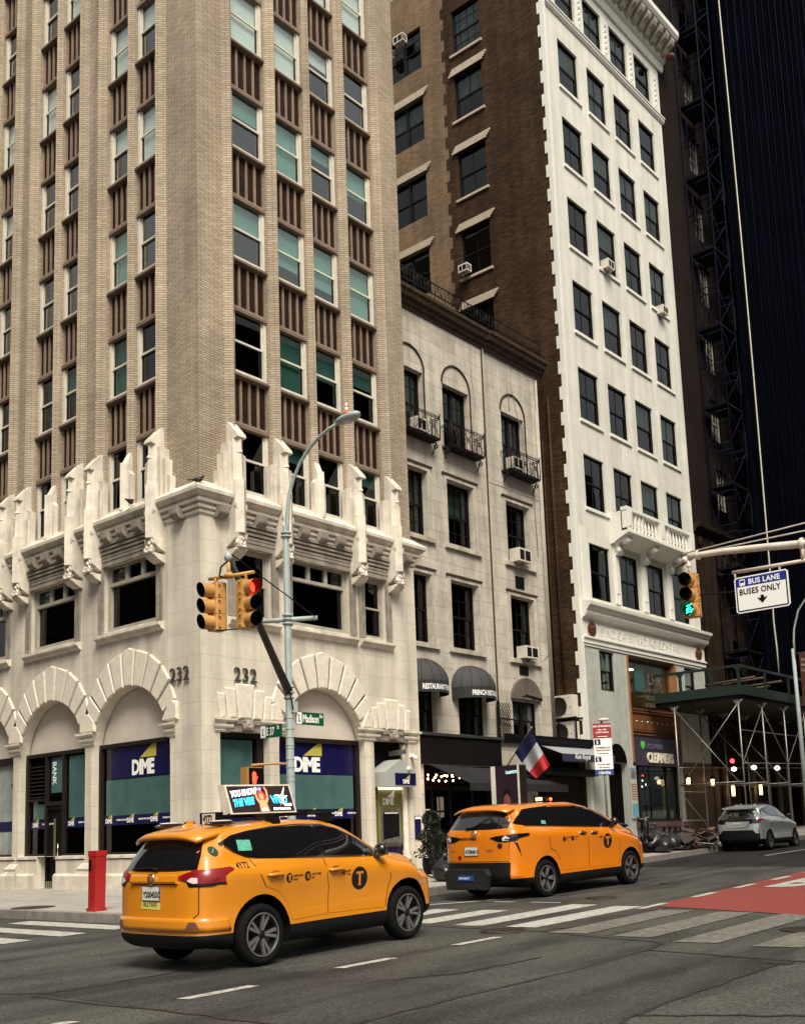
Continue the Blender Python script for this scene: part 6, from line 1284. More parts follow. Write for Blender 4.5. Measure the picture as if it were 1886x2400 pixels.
text('BUS LANE', .125, lambda u, v, w: (.245+u, -(.018+w), H_-.145+v), 'lettering', M['white'], t, bold=.004, sx=.93, space=1.08); text('BUSES ONLY', .142, lambda u, v, w: (.075+u, -(.018+w), H_-.315+v), 'lettering', M['black'], t, bold=.003, sx=.86, space=1.05)
MB().fp([(.44, .26), (.50, .26), (.50, .21), (.56, .225), (.47, .12), (.38, .225), (.44, .21)], .015, .018).build('arrow', M['black'], t)
b_ = MB().fp(rrect(.09, .19, H_-.155, H_-.045, .015), .017, .019, 0).fb(.10, .18, .019, .021, H_-.105, H_-.065, 1).fb(.105, .125, .017, .019, H_-.168, H_-.15, 0).fb(.155, .175, .017, .019, H_-.168, H_-.15, 0); b_.build('bus_symbol', [M['white'], bpy.data.materials['sign_royal_blue']], t)
# far lamp pole and banner
t = thing('lamp_post', 'slim grey lamp pole with curved arm at the right edge beside the shed', 'street lamp', (4.12, 26.5, gz(26.5)+.15)); z0 = gz(26.5)+.15
MB().tube([(0, 0, 0), (0, 0, 7.3)], [.10, .07], 8).build('shaft', M['gpole'], t); MB().tube([(.05, 0, 6.9), (.06, 0, 7.6), (.12, 0, 8.1), (.35, 0, 8.8), (.75, 0, 9.3), (1.3, 0, 9.6), (2.0, 0, 9.75)], .04, 8).build('arm', M['gpole'], t)
p = MB().fb(.22, .95, -.01, .01, 5.0, 7.1).build('banner', mat('maroon_banner', c4(.09, .02, .015), .7, var=.4, vs=4), t); MB().tube([(0, 0, 7.1), (.95, 0, 7.1)], .012, 5).tube([(0, 0, 5.0), (.95, 0, 5.0)], .012, 5).build('banner_rod', M['galv'], t)
for i, s in enumerate(('The', 'Morgan', 'Library')): text(s, .17, lambda u, v, w, i=i: (.27+u, -(.013+w), 6.75-.2*i+v), 'lettering', M['wframe'], p)
# ================================================================ rooftop things, condensers, air conditioners
def condenser(z, lab):
    t = thing('condenser_unit', lab, 'air conditioner', (-1.20, 16.66, z), 0, None)
    MB().box(0, .98, 0, .38, 0, .80).build('case', M['wframe'], t); r = MB(); 
    for k in range(5): r.lathe([(.05+.058*k, -.004), (.062+.058*k, -.004)], (.42, -.0, .40), 'y', 20, smooth=False)
    MB().lathe([(0, -.006), (.33, -.006), (.35, -.02), (.35, 0)], (.40, 0, .40), 'y', 24).build('fan_grille', mat('fan_dark', c4(.05, .04, .03), .6, var=.3), t); g = MB()
    for k in range(9): g.fb(.10, .70, .01, .018, .12+.07*k, .132+.07*k)
    g.build('guard_bar', M['dframe'], t); MB().fb(.72, .95, .0, .006, .1, .7).build('side_panel', M['wframe'], t); MB().fb(.86, .90, .0, .02, .35, .38).build('handle', M['black'], t); MB().fb(.75, .88, .006, .01, .68, .71).build('badge', M['gframe'], t)
condenser(5.12, 'upper of two white fan condensers stacked between the buildings'); condenser(4.17, 'lower of two white fan condensers stacked between the buildings')
t = thing('condenser_rack', 'black metal rack carrying the two white condensers', 'rack', (-1.28, 16.55, 4.08)); rk = MB()
for x in (0, 1.15):
    for y in (.05, .55): rk.box(x, x+.05, y, y+.05, 0, 1.05)
for z in (0, .98): rk.box(0, 1.2, 0, .06, z, z+.05).box(0, 1.2, .5, .56, z, z+.05)
rk.box(.5, .55, -.02, .0, .1, .98).build('frame', M['iron'], t); MB().tube([(-.25, -.1, .0), (-.25, -.12, .5), (-.2, -.1, .75), (.05, -.05, .8)], .06, 8).build('white_duct', M['wframe'], t)
def ac_unit(loc, rot, lab, w=.5, h=.36, d=.36):
    t = thing('window_air_conditioner', lab, 'air conditioner', loc, rot, 'air conditioners hanging out of windows')
    MB().fb(0, w, 0, d, 0, h).build('case', M['wframe'], t)
    g = MB()
    for a, b in ((.05, w*.42), (w*.5, w-.06)): g.fb(a, b, d, d+.004, .05, h-.06)
    for k in range(5): g.fb(w, w+.004, .05+.06*k, .09+.06*k, .05, h-.06)
    g.build('grille', M['dframe'], t); MB().tube([(w/2, -.02, -.16), (w/2, -d*.8, -.01)], .014, 4).build('support', M['iron'], t)
ac_unit((.0-.03, 20.5, 23.52), H90, 'white window air conditioner on the upper part of the white facade, second column')
ac_unit((-.03, 25.2, 23.3-.0), H90, 'white window air conditioner near the right edge of the white facade')
ac_unit((-.85, 14.13, 10.40), H90, 'white air conditioner on the sill under the right hand balcony', .75, .46, .42)
ac_unit((-.85, 14.28, 7.03), H90, 'white air conditioner in the lowest tall window above the arched hood', .75, .42, .40)
ac_unit((-.85, 14.2, 13.75), H90, 'white air conditioner behind the railings of the right hand balcony', .6, .42, .35)
ac_unit((-.85, 9.0, 13.75), H90, 'pale air conditioner behind the railings of the left hand balcony', .5, .42, .3)
ac_unit((-4.35, 16.98, 23.5), 0, 'small white air conditioner in a window of the dark brick side wall', .45, .32, .3)
ac_unit((-7.9, 16.98, 23.6), 0, 'small white air conditioner in the left tan brick window, low in the sash', .4, .34, .25)
ac_unit((-7.95, 16.98, 35.0), 0, 'upper left white air conditioner at the top of the tan brick wall', .45, .36, .3); ac_unit((-7.3, 16.98, 35.35), 0, 'upper right white air conditioner at the top of the tan brick wall', .55, .36, .3)
# ================================================================ planting, bags, rubbish
def shrub(loc, h, r, lab):
    t = thing('potted_shrub', lab, 'shrub', loc); rn_ = random.Random(9)
    MB().lathe([(0, 0), (.2, 0), (.26, .4), (.22, .4), (.22, .34), (0, .34)], n=12).build('pot', M['black'], t); MB().tube([(0, 0, .3), (.02, 0, h*.8)], [.03, .01], 6).build('stem', mat('bark', c4(.05, .035, .02), .9), t)
    mb = MB()
    for k in range(2600):
        z = rn_.random()**.8; rr2 = r*(1-.65*z)*(.55+.45*rn_.random())*(1+.25*math.sin(z*17)); a = rn_.uniform(0, 6.28); c = Vector((rr2*math.cos(a), rr2*math.sin(a), .4+z*(h-.4)))
        d = Vector((rn_.uniform(-1, 1), rn_.uniform(-1, 1), rn_.uniform(-.3, 1))).normalized()*.055; s_ = d.cross(Vector((rn_.random(), rn_.random(), rn_.random()))).normalized()*.016
        mb.add([c-s_, c+d*.5-s_*1.3, c+d, c+d*.5+s_*1.3, c+s_], [(0, 1, 2, 3, 4)], 0 if rn_.random() < .6 else 1)
    mb.build('foliage', [mat('dark_leaf', c4(.010, .017, .007), .8), mat('mid_leaf', c4(.02, .03, .011), .8)], t, recalc=False)
shrub((2.4, 5.3, gz(5)+.15), 1.55, .42, 'dark conical evergreen shrub standing outside the restaurant')
def bag(loc, s, lab, seed=0, col=None):
    rn_ = random.Random(seed); mb = MB(); n, m_ = 18, 10; t = thing('rubbish_bag', lab, 'rubbish bag', loc, rn_.uniform(0, 6)); ph_ = [rn_.uniform(0, 6) for _ in range(8)]
    for j in range(m_+1):
        z = j/m_; r = (math.sin(math.pi*min(.98, z*.9+.08))**.6)*(1-.55*z**3)
        for i in range(n): a = 2*math.pi*i/n; w = 1+.12*math.sin(3*a+ph_[0]+4*z)+.09*math.sin(7*a+ph_[1]-6*z)+.05*math.sin(13*a+ph_[2]+9*z); mb.v.append((r*w*s*math.cos(a)*.5, r*w*s*math.sin(a)*.5, z*s*.8*(1+.08*math.sin(2*a+ph_[3]))))
    mb.f = [(j*n+i, j*n+(i+1) % n, (j+1)*n+(i+1) % n, (j+1)*n+i) for j in range(m_) for i in range(n)]+[tuple(range(n)), tuple(range(m_*n, m_*n+n))]; mb.m = [0]*len(mb.f); mb.sm = [True]*len(mb.f)
    mb.build('sack', M['bag'], t); MB().tube([(0, 0, s*.74), (.03*s, 0, s*.86), (.10*s, .02, s*.93)], [.05*s, .03*s, .07*s], 7).build('tied_neck', M['bag'], t)
M['bag'] = mat('black_bin_bag', c4(.012, .011, .012), .28, bump=1.0, bs=14, coat=.2)
zz_ = lambda y: gz(y)+.15
for i, (x, y, s, lab) in enumerate(((4.55, 3.1, .62, 'black rubbish bag nearest the kerb between the two taxis'), (4.0, 3.9, .7, 'black rubbish bag leaning behind the first by the restaurant'), (4.8, 3.9, .55, 'small black rubbish bag close to the minivan rear wheel'),
        (3.9, 14.0, .85, 'large black rubbish bag at the left of the kerbside pile'), (4.25, 14.6, .7, 'shiny black rubbish bag in the middle of the kerbside pile'), (3.6, 14.9, .9, 'tall black rubbish bag at the back of the kerbside pile'), (4.5, 13.6, .6, 'black rubbish bag in front by the taxi bonnet'))): bag((x, y, zz_(y)), s, lab, i)
t = thing('cardboard_pile', 'untidy kerbside pile of flattened brown and white cardboard', 'cardboard pile', (4.45, 15.6, zz_(15.6))); rn = random.Random(12)
cbm = [mat('brown_card', c4(.16, .10, .06), .8, var=.3), mat('white_card', c4(.35, .34, .31), .8, var=.3), mat('dark_card', c4(.05, .035, .03), .8), mat('pink_card', c4(.30, .14, .10), .8)]
for k in range(44):
    w, d_ = rn.uniform(.25, .7), rn.uniform(.2, .5); b_ = MB().box(-w/2, w/2, -d_/2, d_/2, 0, .02)
    o = b_.build('card_sheet', cbm[rn.choice((0, 0, 1, 2, 2, 2, 3))], t, (rn.uniform(-.35, .35), rn.uniform(-1.0, .8), .05+.55*rn.random()*(1-abs(k % 7-3)/5))); o.rotation_euler = (rn.uniform(-.5, .5), rn.uniform(-.5, .5), rn.uniform(0, 3))
t = thing('tree_guard', 'low black tree pit railing at the end of the rubbish pile', 'railing', (4.2, 16.6, zz_(16.6))); mb = MB()
for p, q in (((0, 0, .5), (0, 1.2, .5)), ((0, 0, .5), (-.9, 0, .5)), ((0, 1.2, .5), (-.9, 1.2, .5)), ((-.0, 0, 0), (0, 0, .55)), ((0, 1.2, 0), (0, 1.2, .55)), ((0, 1.2, .45), (.25, 1.7, .05)), ((-.9, 0, 0), (-.9, 0, .5)), ((0, .6, 0), (0, .6, .5))): mb.tube([p, q], .025, 5)
mb.build('rail', M['iron'], t); mb = MB()
for k in range(240):
    a, r_ = rn.uniform(0, 6.28), .5*math.sqrt(rn.random()); p = Vector((-.2+r_*math.cos(a)*1.2, .5+r_*math.sin(a)*1.8, 0)); h = rn.uniform(.08, .3); mb.add([p, p+Vector((.02, 0, 0)), p+Vector((rn.uniform(-.1, .1), rn.uniform(-.1, .1), h))], [(0, 1, 2)])
o = mb.build('ground_plants', mat('weed_green', c4(.04, .05, .02), .8), None, (4.2, 16.6, zz_(16.6)), recalc=False); tag(o, 'scrubby weeds in the tree pit by the kerb', 'weeds', kind='stuff')
# dark motor scooter parked behind the pile
t = thing('covered_scooter', 'dark motor scooter parked on the pavement beyond the bonnet of the minivan', 'scooter', (3.7, 13.0, zz_(13)), 1.1)
mb = MB()
for x in (-.6, .6): mb.lathe([(.16, -.05), (.25, -.05), (.27, 0), (.25, .05), (.16, .05)], (x, 0, .27), 'y', 16)
mb.build('wheel', M['rubber'], t); MB().ball((-.35, 0, .6), .3, 1.5, .6, .7).ball((-.4, 0, .85), .2, 1.9, .7, .4).ball((.55, 0, .75), .2, .6, .8, 1.8).box(-.3, .5, -.14, .14, .3, .36).build('body', M['blackgloss'], t); MB().tube([(.5, -.32, 1.08), (.48, 0, 1.02), (.5, .32, 1.08)], .02, 6).tube([(.6, 0, .3), (.5, 0, 1.05)], .03, 6).build('handlebar', M['chrome'], t)
# bicycle by the restaurant
t = thing('bicycle', 'bicycle parked by the restaurant, mostly hidden behind the minivan', 'bicycle', (3.6, 4.4, zz_(4.4)), 1.45); mb = MB()
for x in (-.5, .5): mb.lathe([(.31, -.015), (.335, 0), (.31, .015), (.30, 0), (.31, -.015)], (x, 0, .33), 'y', 24); 
mb.build('wheel', M['rubber'], t); MB().tube([(-.5, 0, .33), (-.15, 0, .3), (.38, 0, .75), (-.2, 0, .8), (-.15, 0, .3)], .018, 6).tube([(-.5, 0, .33), (-.2, 0, .8), (-.22, 0, .95)], .014, 6).tube([(.5, 0, .33), (.36, 0, .95)], .016, 6).build('frame', M['iron'], t); MB().tube([(.30, -.28, 1.0), (.36, 0, .97), (.30, .28, 1.0)], .014, 6).build('handlebar', M['chrome'], t); MB().ball((-.22, 0, .97), .1, 1.4, .7, .35).build('saddle', M['black'], t)
# ================================================================ cars
def pchip(t, y, tq):
    t = np.asarray(t, float); y = np.asarray(y, float); h = np.diff(t); d = np.diff(y, axis=0)/h.reshape(-1, *([1]*(y.ndim-1)))
    m = np.zeros_like(y); m[0], m[-1] = d[0], d[-1]
    for i in range(1, len(t)-1):
        a, b = d[i-1], d[i]; s = a*b > 0; w1, w2 = 2*h[i]+h[i-1], h[i]+2*h[i-1]
        with np.errstate(all='ignore'): hm = (w1+w2)/(w1/a+w2/b)
        m[i] = np.where(s, np.nan_to_num(hm), 0)
    k = np.clip(np.searchsorted(t, tq, side='right')-1, 0, len(t)-2); hh = h[k]; s = (tq-t[k])/hh; sh = (-1,)+(1,)*(y.ndim-1)
    s = s.reshape(sh); hh = hh.reshape(sh)
    return (2*s**3-3*s**2+1)*y[k]+(s**3-2*s**2+s)*hh*m[k]+(-2*s**3+3*s**2)*y[k+1]+(s**3-s**2)*hh*m[k+1]
def body_grid(sp):
    """control grid: stations (front to back) x ring points, from tables along y"""
    T = lambda k, y: float(np.interp(y, [p[0] for p in sp[k]], [p[1] for p in sp[k]]))
    def ring(y):
        zb, zbelt, zt, w, wb, wr = (T(k, y) for k in ('zbot', 'zbelt', 'ztop', 'w', 'wbelt', 'wroof')); sh = sp.get('shoulder', .15)
        zm = sp.get('zmid', .68)
        return [(0, zb), (w*.78, zb), (w*.99, zb+.13), (w*.972, zm), (w*1.0, zbelt-sh), (wb, zbelt), (wb+(wr-wb)*.5+.02, zbelt+(zt-.07-zbelt)*.5), (wr, zt-.07 if zt-zbelt > .2 else zbelt+(zt-zbelt)*.6), (wr-.16, zt-.018), (0, zt)]
    rows = []; ts = []
    yr, yf = sp['rear'], sp['front']    # profiles: list of (z, y)
    Y = lambda prof, z: float(np.interp(z, [p[0] for p in prof], [p[1] for p in prof]))
    y0, y1 = sp['ys'][0], sp['ys'][-1]; R0, R1 = ring(y0), ring(y1)
    for fr, dy in ((0, 0), (.35, .004), (.62, .02), (.82, .055), (.94, .11), (1.0, .20)):
        rows.append([(x*fr, Y(yr, z)+dy, z-(0 if j < 9 else 0)) for j, (x, z) in enumerate(R0)])
    for y in sp['ys'][1:-1]: rows.append([(x, y, z) for x, z in ring(y)])
    for fr, dy in ((1.0, .42), (.95, .24), (.82, .11), (.62, .045), (.35, .012), (0, 0)):
        rows.append([(x*fr, Y(yf, z)-dy, z) for j, (x, z) in enumerate(R1)])
    G = np.array(rows)
    d = np.linalg.norm(np.diff(G[:, 3:7].mean(axis=1), axis=0), axis=1); t = np.concatenate([[0], np.cumsum(np.maximum(d, .03))])
    tq = np.concatenate([np.linspace(a, b, max(2, int((b-a)/.055)+1), endpoint=False) for a, b in zip(t, t[1:])]+[[t[-1]]])
    G = pchip(t, G, tq)
    u = np.arange(10.); uq = np.concatenate([np.linspace(i, i+1, n, endpoint=False) for i, n in enumerate((3, 3, 5, 5, 3, 5, 5, 3, 5))]+[[9.]])
    G2 = pchip(u, np.swapaxes(G, 0, 1), uq); return np.swapaxes(G2, 0, 1)
def make_body(sp, name='body'):
    G = body_grid(sp); nI, nJ, _ = G.shape; bm = bmesh.new(); V = {}
    def vert(i, j, s):
        x, y, z = G[i, j]
        key = (i, j, s if x > 1e-5 else 0)
        if key not in V: V[key] = bm.verts.new((x*s if x > 1e-5 else 0, y, z))
        return V[key]
    for s in (1, -1):
        for i in range(nI-1):
            for j in range(nJ-1):
                q = []
                for v in (vert(i, j, s), vert(i+1, j, s), vert(i+1, j+1, s), vert(i, j+1, s)):
                    if v not in q: q.append(v)
                if len(q) > 2:
                    try: bm.faces.new(q if s > 0 else q[::-1])
                    except ValueError: pass
    bmesh.ops.remove_doubles(bm, verts=bm.verts, dist=.0008)
    bmesh.ops.bisect_plane(bm, geom=bm.verts[:]+bm.edges[:]+bm.faces[:], plane_co=(0, 0, sp['zclad']), plane_no=(0, sp.get('cladslope', 0), 1))
    bmesh.ops.recalc_face_normals(bm, faces=bm.faces); bm.faces.ensure_lookup_table()
    if sum(f.normal.z*f.calc_area() for f in bm.faces if f.calc_center_median().z > 1.4) < 0: bmesh.ops.reverse_faces(bm, faces=bm.faces)
    me = bpy.data.meshes.new(name); bm.to_mesh(me); bm.free(); return me
def cut_arches(me, wb, R, zc, xin, mats):
    c = MB()
    for y in (0, wb):
        for s in (1, -1): c.lathe([(0, xin*s), (R, xin*s), (R, 1.3*s), (0, 1.3*s)], (0, y, zc), 'x', 40, smooth=False)
    for m_ in mats: me.materials.append(m_)
    cm = c.mesh('cut', mats[1]); cm.materials.clear()
    for m_ in mats: cm.materials.append(m_)
    for p in cm.polygons: p.material_index = 1
    for l in list(cm.uv_layers): cm.uv_layers.remove(l)
    bm = bmesh.new(); bm.from_mesh(cm); bmesh.ops.remove_doubles(bm, verts=bm.verts, dist=1e-5); bmesh.ops.recalc_face_normals(bm, faces=bm.faces); bm.to_mesh(cm); bm.free()
    a, b = bpy.data.objects.new('a', me), bpy.data.objects.new('b', cm); SC.collection.objects.link(a); SC.collection.objects.link(b)
    md = a.modifiers.new('b', 'BOOLEAN'); md.operation = 'DIFFERENCE'; md.object = b; md.solver = 'EXACT'
    dg = bpy.context.evaluated_depsgraph_get(); dg.update(); out = bpy.data.meshes.new_from_object(a.evaluated_get(dg))
    bpy.data.objects.remove(a); bpy.data.objects.remove(b); bpy.data.meshes.remove(cm); return out
class Skin:
    def __init__(s, me):
        bm = bmesh.new(); bm.from_mesh(me); s.t = BVHTree.FromBMesh(bm); bm.free()
    def hit(s, side, a, b, off):
        """side: 'R'(+x) (a=y,b=z), 'L', 'B'(back, a=x,b=z), 'F', 'T'(top a=x,b=y)"""
        o, d = {'R': ((2, a, b), (-1, 0, 0)), 'L': ((-2, a, b), (1, 0, 0)), 'B': ((a, -3, b), (0, 1, 0)), 'F': ((a, 6, b), (0, -1, 0)), 'T': ((a, b, 4), (0, 0, -1))}[side]
        h, n, _, _ = s.t.ray_cast(Vector(o), Vector(d))
        if h is None: return None
        dv = Vector(d)
        if n.dot(dv) > 0: n = -n
        return h+(n*.75-dv*.25)*off
def decal(skin, side, outline, off, mt, name, parent, step=.06, closed_edge=False, smooth=True):
    bm = bmesh.new(); vs = [bm.verts.new((x, y, 0)) for x, y in outline]; bm.faces.new(vs)
    xs = [p[0] for p in outline]; ys = [p[1] for p in outline]
    for ax, lo, hi in ((0, min(xs), max(xs)), (1, min(ys), max(ys))):
        n = int((hi-lo)/step)
        for k in range(1, n+1):
            v = lo+(hi-lo)*k/(n+1); co = (v, 0, 0) if ax == 0 else (0, v, 0); no = (1, 0, 0) if ax == 0 else (0, 1, 0)
            bmesh.ops.bisect_plane(bm, geom=bm.verts[:]+bm.edges[:]+bm.faces[:], plane_co=co, plane_no=no)
    bad = []; lens = []
    for v in bm.verts:
        p = skin.hit(side, v.co.x, v.co.y, off)
        if p is None: bad.append(v)
        else: v.co = p
    bmesh.ops.delete(bm, geom=bad, context='VERTS')
    # drop slivers that jump over a silhouette
    bmesh.ops.delete(bm, geom=[e for e in bm.edges if e.calc_length() > max(.45, step*5)], context='EDGES')
    d = {'R': Vector((1, 0, 0)), 'L': Vector((-1, 0, 0)), 'B': Vector((0, -1, 0)), 'F': Vector((0, 1, 0)), 'T': Vector((0, 0, 1))}[side]
    bm.normal_update()
    for f in bm.faces:
        if f.normal.dot(d) < 0: f.normal_flip()
    if closed_edge:
        be = [e for e in bm.edges if e.is_boundary]
        if be:
            r = bmesh.ops.extrude_edge_only(bm, edges=be)
            for v in [g for g in r['geom'] if isinstance(g, bmesh.types.BMVert)]: v.co -= d*(off+.006)
    me = bpy.data.meshes.new(name); bm.to_mesh(me); bm.free(); me.materials.append(mt)
    for p in me.polygons: p.use_smooth = smooth
    auto_uv(me); return link(name, me, parent)
def stroke(pts, w):
    a = offset_line(pts, w/2); b = offset_line(pts, -w/2); return a+b[::-1]
def decal_text(skin, side, s, size, a, b, off, mt, parent, flip=1, **k):
    vs, fs = text_verts(s, size, **k); out = []
    for x, y in vs:
        p = skin.hit(side, a+flip*x, b+y, off); out.append(tuple(p) if p is not None else (0, 0, 0))
    mb = MB(); mb.add(out, fs); return link('lettering', mb.mesh('lettering', mt, False), parent)
def circ(cx, cy, rx, ry=None, n=22): ry = ry or rx; return [(cx+rx*math.cos(2*math.pi*i/n), cy+ry*math.sin(2*math.pi*i/n)) for i in range(n)]
_whm = {}
def wheel(parent, x, y, R, rim, style, steer=0):
    s = 1 if x > 0 else -1; key = (R, rim, style, s)
    if key not in _whm:
        t = MB(); w = .115
        t.lathe([(rim, -w*.8), (rim+.03, -w), (R-.05, -w*1.05), (R-.012, -w*.85), (R, -w*.55), (R, w*.55), (R-.012, w*.85), (R-.05, w*1.05), (rim+.03, w), (rim, w*.8)], (0, 0, 0), 'x', 40)
        for k in range(36): a = 2*math.pi*k/36; 
        f = MB(); e = w*.72*s
        f.lathe([(rim+.004, w*.98*s), (rim-.018, w*1.0*s), (rim-.022, w*.6*s), (rim-.03, -w*.6*s), (0, -w*.6*s)], (0, 0, 0), 'x', 40, 1)
        f.lathe([(rim+.006, w*.97*s), (rim-.012, w*1.03*s), (rim-.018, w*.9*s)], (0, 0, 0), 'x', 40, 0)
        n = 5
        for k in range(n):
            for q in ((-1, 1) if style == 'twin' else (-1, 1)):
                a = 2*math.pi*k/n; sp_ = .17 if style == 'twin' else .12; a2 = a+q*sp_*1.05; a1 = a+q*.28
                P = lambda r, an, dd: (dd, r*math.cos(an), r*math.sin(an))
                r0, r1_ = .045, rim-.012; wd0, wd1 = .16/1, .055
                b0, b1 = a+q*.10, a2
                vs = [P(r0, b0-.28, e), P(r0, b0+.28, e), P(r1_, b1+.085, e*1.18), P(r1_, b1-.085, e*1.18)]; vs += [(v[0]-.035*s, v[1], v[2]) for v in vs]
                f.add(vs, [(0, 1, 2, 3), (4, 7, 6, 5), (0, 4, 5, 1), (1, 5, 6, 2), (2, 6, 7, 3), (3, 7, 4, 0)], 2 if (style == 'twin' and q < 0) else 0)
        f.lathe([(0, e*1.12), (.05, e*1.1), (.062, e*.95), (.062, e*.6)], (0, 0, 0), 'x', 16, 1)
        for k in range(5): a = 2*math.pi*k/5+.3; f.ball((e*.98, .05*math.cos(a)*.8+.0, .05*math.sin(a)*.8), .008, n=6)
        _whm[key] = (t.mesh('tyre', M['rubber']), f.mesh('rim', [M['alloy'], M['alloyd'], M['alloy']]))
    o = link('wheel', None, parent, (x, y, R), (0, 0, steer)); link('tyre', _whm[key][0], o); link('rim', _whm[key][1], o); return o
def car(name, label, cat, sp, paint, loc, rot, scale):
    t = thing(name, label, cat, loc, rot, None, scale)
    me = make_body(sp); me = cut_arches(me, sp['wb'], sp['archR'], sp['R']+.015, .52, [paint, M['black'], M['plast']])
    for p in me.polygons:
        c = p.center
        if p.material_index != 1 and c.z+c.y*sp.get('cladslope', 0) < sp['zclad']: p.material_index = 2
        p.use_smooth = p.material_index != 1
    auto_uv(me); b = link('body', me, t)
    try: me.set_sharp_from_angle(angle=math.radians(38))
    except Exception: pass
    for x in (-1, 1):
        for y in (0, sp['wb']): wheel(t, x*(sp['track']), y, sp['R'], sp['rimR'], sp['rimstyle'], sp.get('steer', 0) if y > 0 else 0)
    return t, b, Skin(me)
def plate(t, skin, x, z, txt, w=.32, h=.16, mt=None, band=None):
    p0 = skin.hit('B', x, z+h/2, .012); y = min(p0.y, skin.hit('B', x, z, .012).y)-.005
    o = MB().box(x-w/2-.012, x+w/2+.012, y, y+.03, z-.01, z+h+.01, 1).box(x-w/2, x+w/2, y-.004, y, z, z+h, 0).build('number_plate', [mt or mat('plate_white', c4(.6, .6, .55), .5), M['galv']], t)
    mb = MB(); add_text(mb, txt, h*.62, lambda u, v, w_: (x-w/2+.02+u, y-.008, z+h*.22+v), bold=.003, sx=.82*(w-.03)/(.30)); link('lettering', mb.mesh('lettering', M['black'], False), o); return o
def door_lines(skin, lines, t, w=.008):
    for l in lines: decal(skin, 'R', stroke(l, w), .0015, M['black'], 'seam', t, step=.12, closed_edge=False); 
# ---------------- taxi SUV
SUVSP = dict(wb=2.80, R=.375, rimR=.262, rimstyle='twin', archR=.475, track=.80, zclad=.45, zmid=.72, shoulder=.16,
    ys=[-.98, -.42, -.1, .35, .9, 1.4, 1.75, 2.1, 2.45, 2.75, 3.05, 3.30],
    zbot=[(-1, .28), (-.6, .24), (0, .22), (2.6, .22), (3.2, .26), (3.6, .30)],
    zbelt=[(-1, 1.27), (-.4, 1.285), (.3, 1.27), (2.2, 1.215), (2.7, 1.16), (3.1, 1.07), (3.6, .95)],
    ztop=[(-1, 1.66), (-.6, 1.70), (0, 1.755), (.7, 1.785), (1.3, 1.775), (1.6, 1.73), (1.95, 1.60), (2.2, 1.45), (2.5, 1.30), (2.75, 1.26), (3.1, 1.19), (3.35, 1.08)],
    w=[(-1, .86), (-.62, .895), (-.35, .93), (0, .945), (.4, .93), (.75, .905), (1.2, .90), (1.9, .905), (2.35, .93), (2.80, .945), (3.1, .93), (3.35, .88)],
    wbelt=[(-1, .80), (-.4, .835), (.6, .85), (2.0, .845), (2.6, .82), (3.1, .78), (3.4, .72)],
    wroof=[(-1, .58), (-.4, .62), (.6, .65), (1.5, .64), (2.0, .68), (2.5, .72), (3.0, .66), (3.4, .60)],
    rear=[(.2, -.80), (.34, -.93), (.45, -.98), (.60, -.985), (.72, -.95), (.95, -.93), (1.10, -.93), (1.20, -.90), (1.45, -.78), (1.62, -.68), (1.72, -.64)],
    front=[(.2, 3.40), (.35, 3.60), (.5, 3.64), (.7, 3.63), (.85, 3.58), (1.0, 3.44), (1.08, 3.32), (1.2, 3.2)])
tx, tb, sk = car('taxi', 'nearer yellow taxi with a lit advertising screen and black rack on its roof', 'taxi', SUVSP, M['taxi'], (9.172, -7.156, gz(-7.156)+.005), .012, .925)
tx.rotation_euler = (.017, 0, .012)
def mirror_y(o): return o
def both(outline, off, mt, name, parent, **k):
    o = decal(sk, 'R', outline, off, mt, name, parent, **k); decal(sk, 'L', outline, off, mt, name, parent, **k); return o
TX = dict()
# side glass (outer black surround, then panes)
WIN = [(2.28, 1.225), (1.2, 1.265), (.35, 1.30), (0, 1.32), (-.16, 1.345), (-.32, 1.41), (-.50, 1.515), (-.30, 1.60), (0, 1.65), (.4, 1.69), (.9, 1.705), (1.3, 1.69), (1.62, 1.615), (1.95, 1.475), (2.2, 1.325)]
both(WIN, .004, M['blackgloss'], 'window_trim', tx, step=.08)
both([(2.17, 1.25), (1.22, 1.285), (1.18, 1.67), (1.35, 1.655), (1.62, 1.585), (1.92, 1.455), (2.12, 1.33)], .009, M['carglass'], 'side_window', tx, step=.1)
both([(1.12, 1.287), (.30, 1.318), (.08, 1.335), (.06, 1.635), (.4, 1.67), (.9, 1.683), (1.10, 1.675)], .009, M['carglass'], 'side_window', tx, step=.1)
both([(.02, 1.338), (-.15, 1.365), (-.31, 1.43), (-.44, 1.512), (-.28, 1.575), (.0, 1.625)], .009, M['carglass'], 'quarter_window', tx, step=.1)
both(stroke([(2.26, 1.215), (1.2, 1.255), (.35, 1.29), (0, 1.31), (-.18, 1.335), (-.34, 1.40), (-.50, 1.50)], .018), .013, M['chrome'], 'chrome_strip', tx, step=.15)
both([(-.20, 1.44), (.0, 1.455), (.0, 1.56), (-.20, 1.55)] if False else [(-.26, 1.405), (-.04, 1.40), (-.03, 1.53), (-.24, 1.54)], .012, mat('green_sticker', c4(.10, .38, .28), .6, var=.4, vs=30), 'sticker', tx)
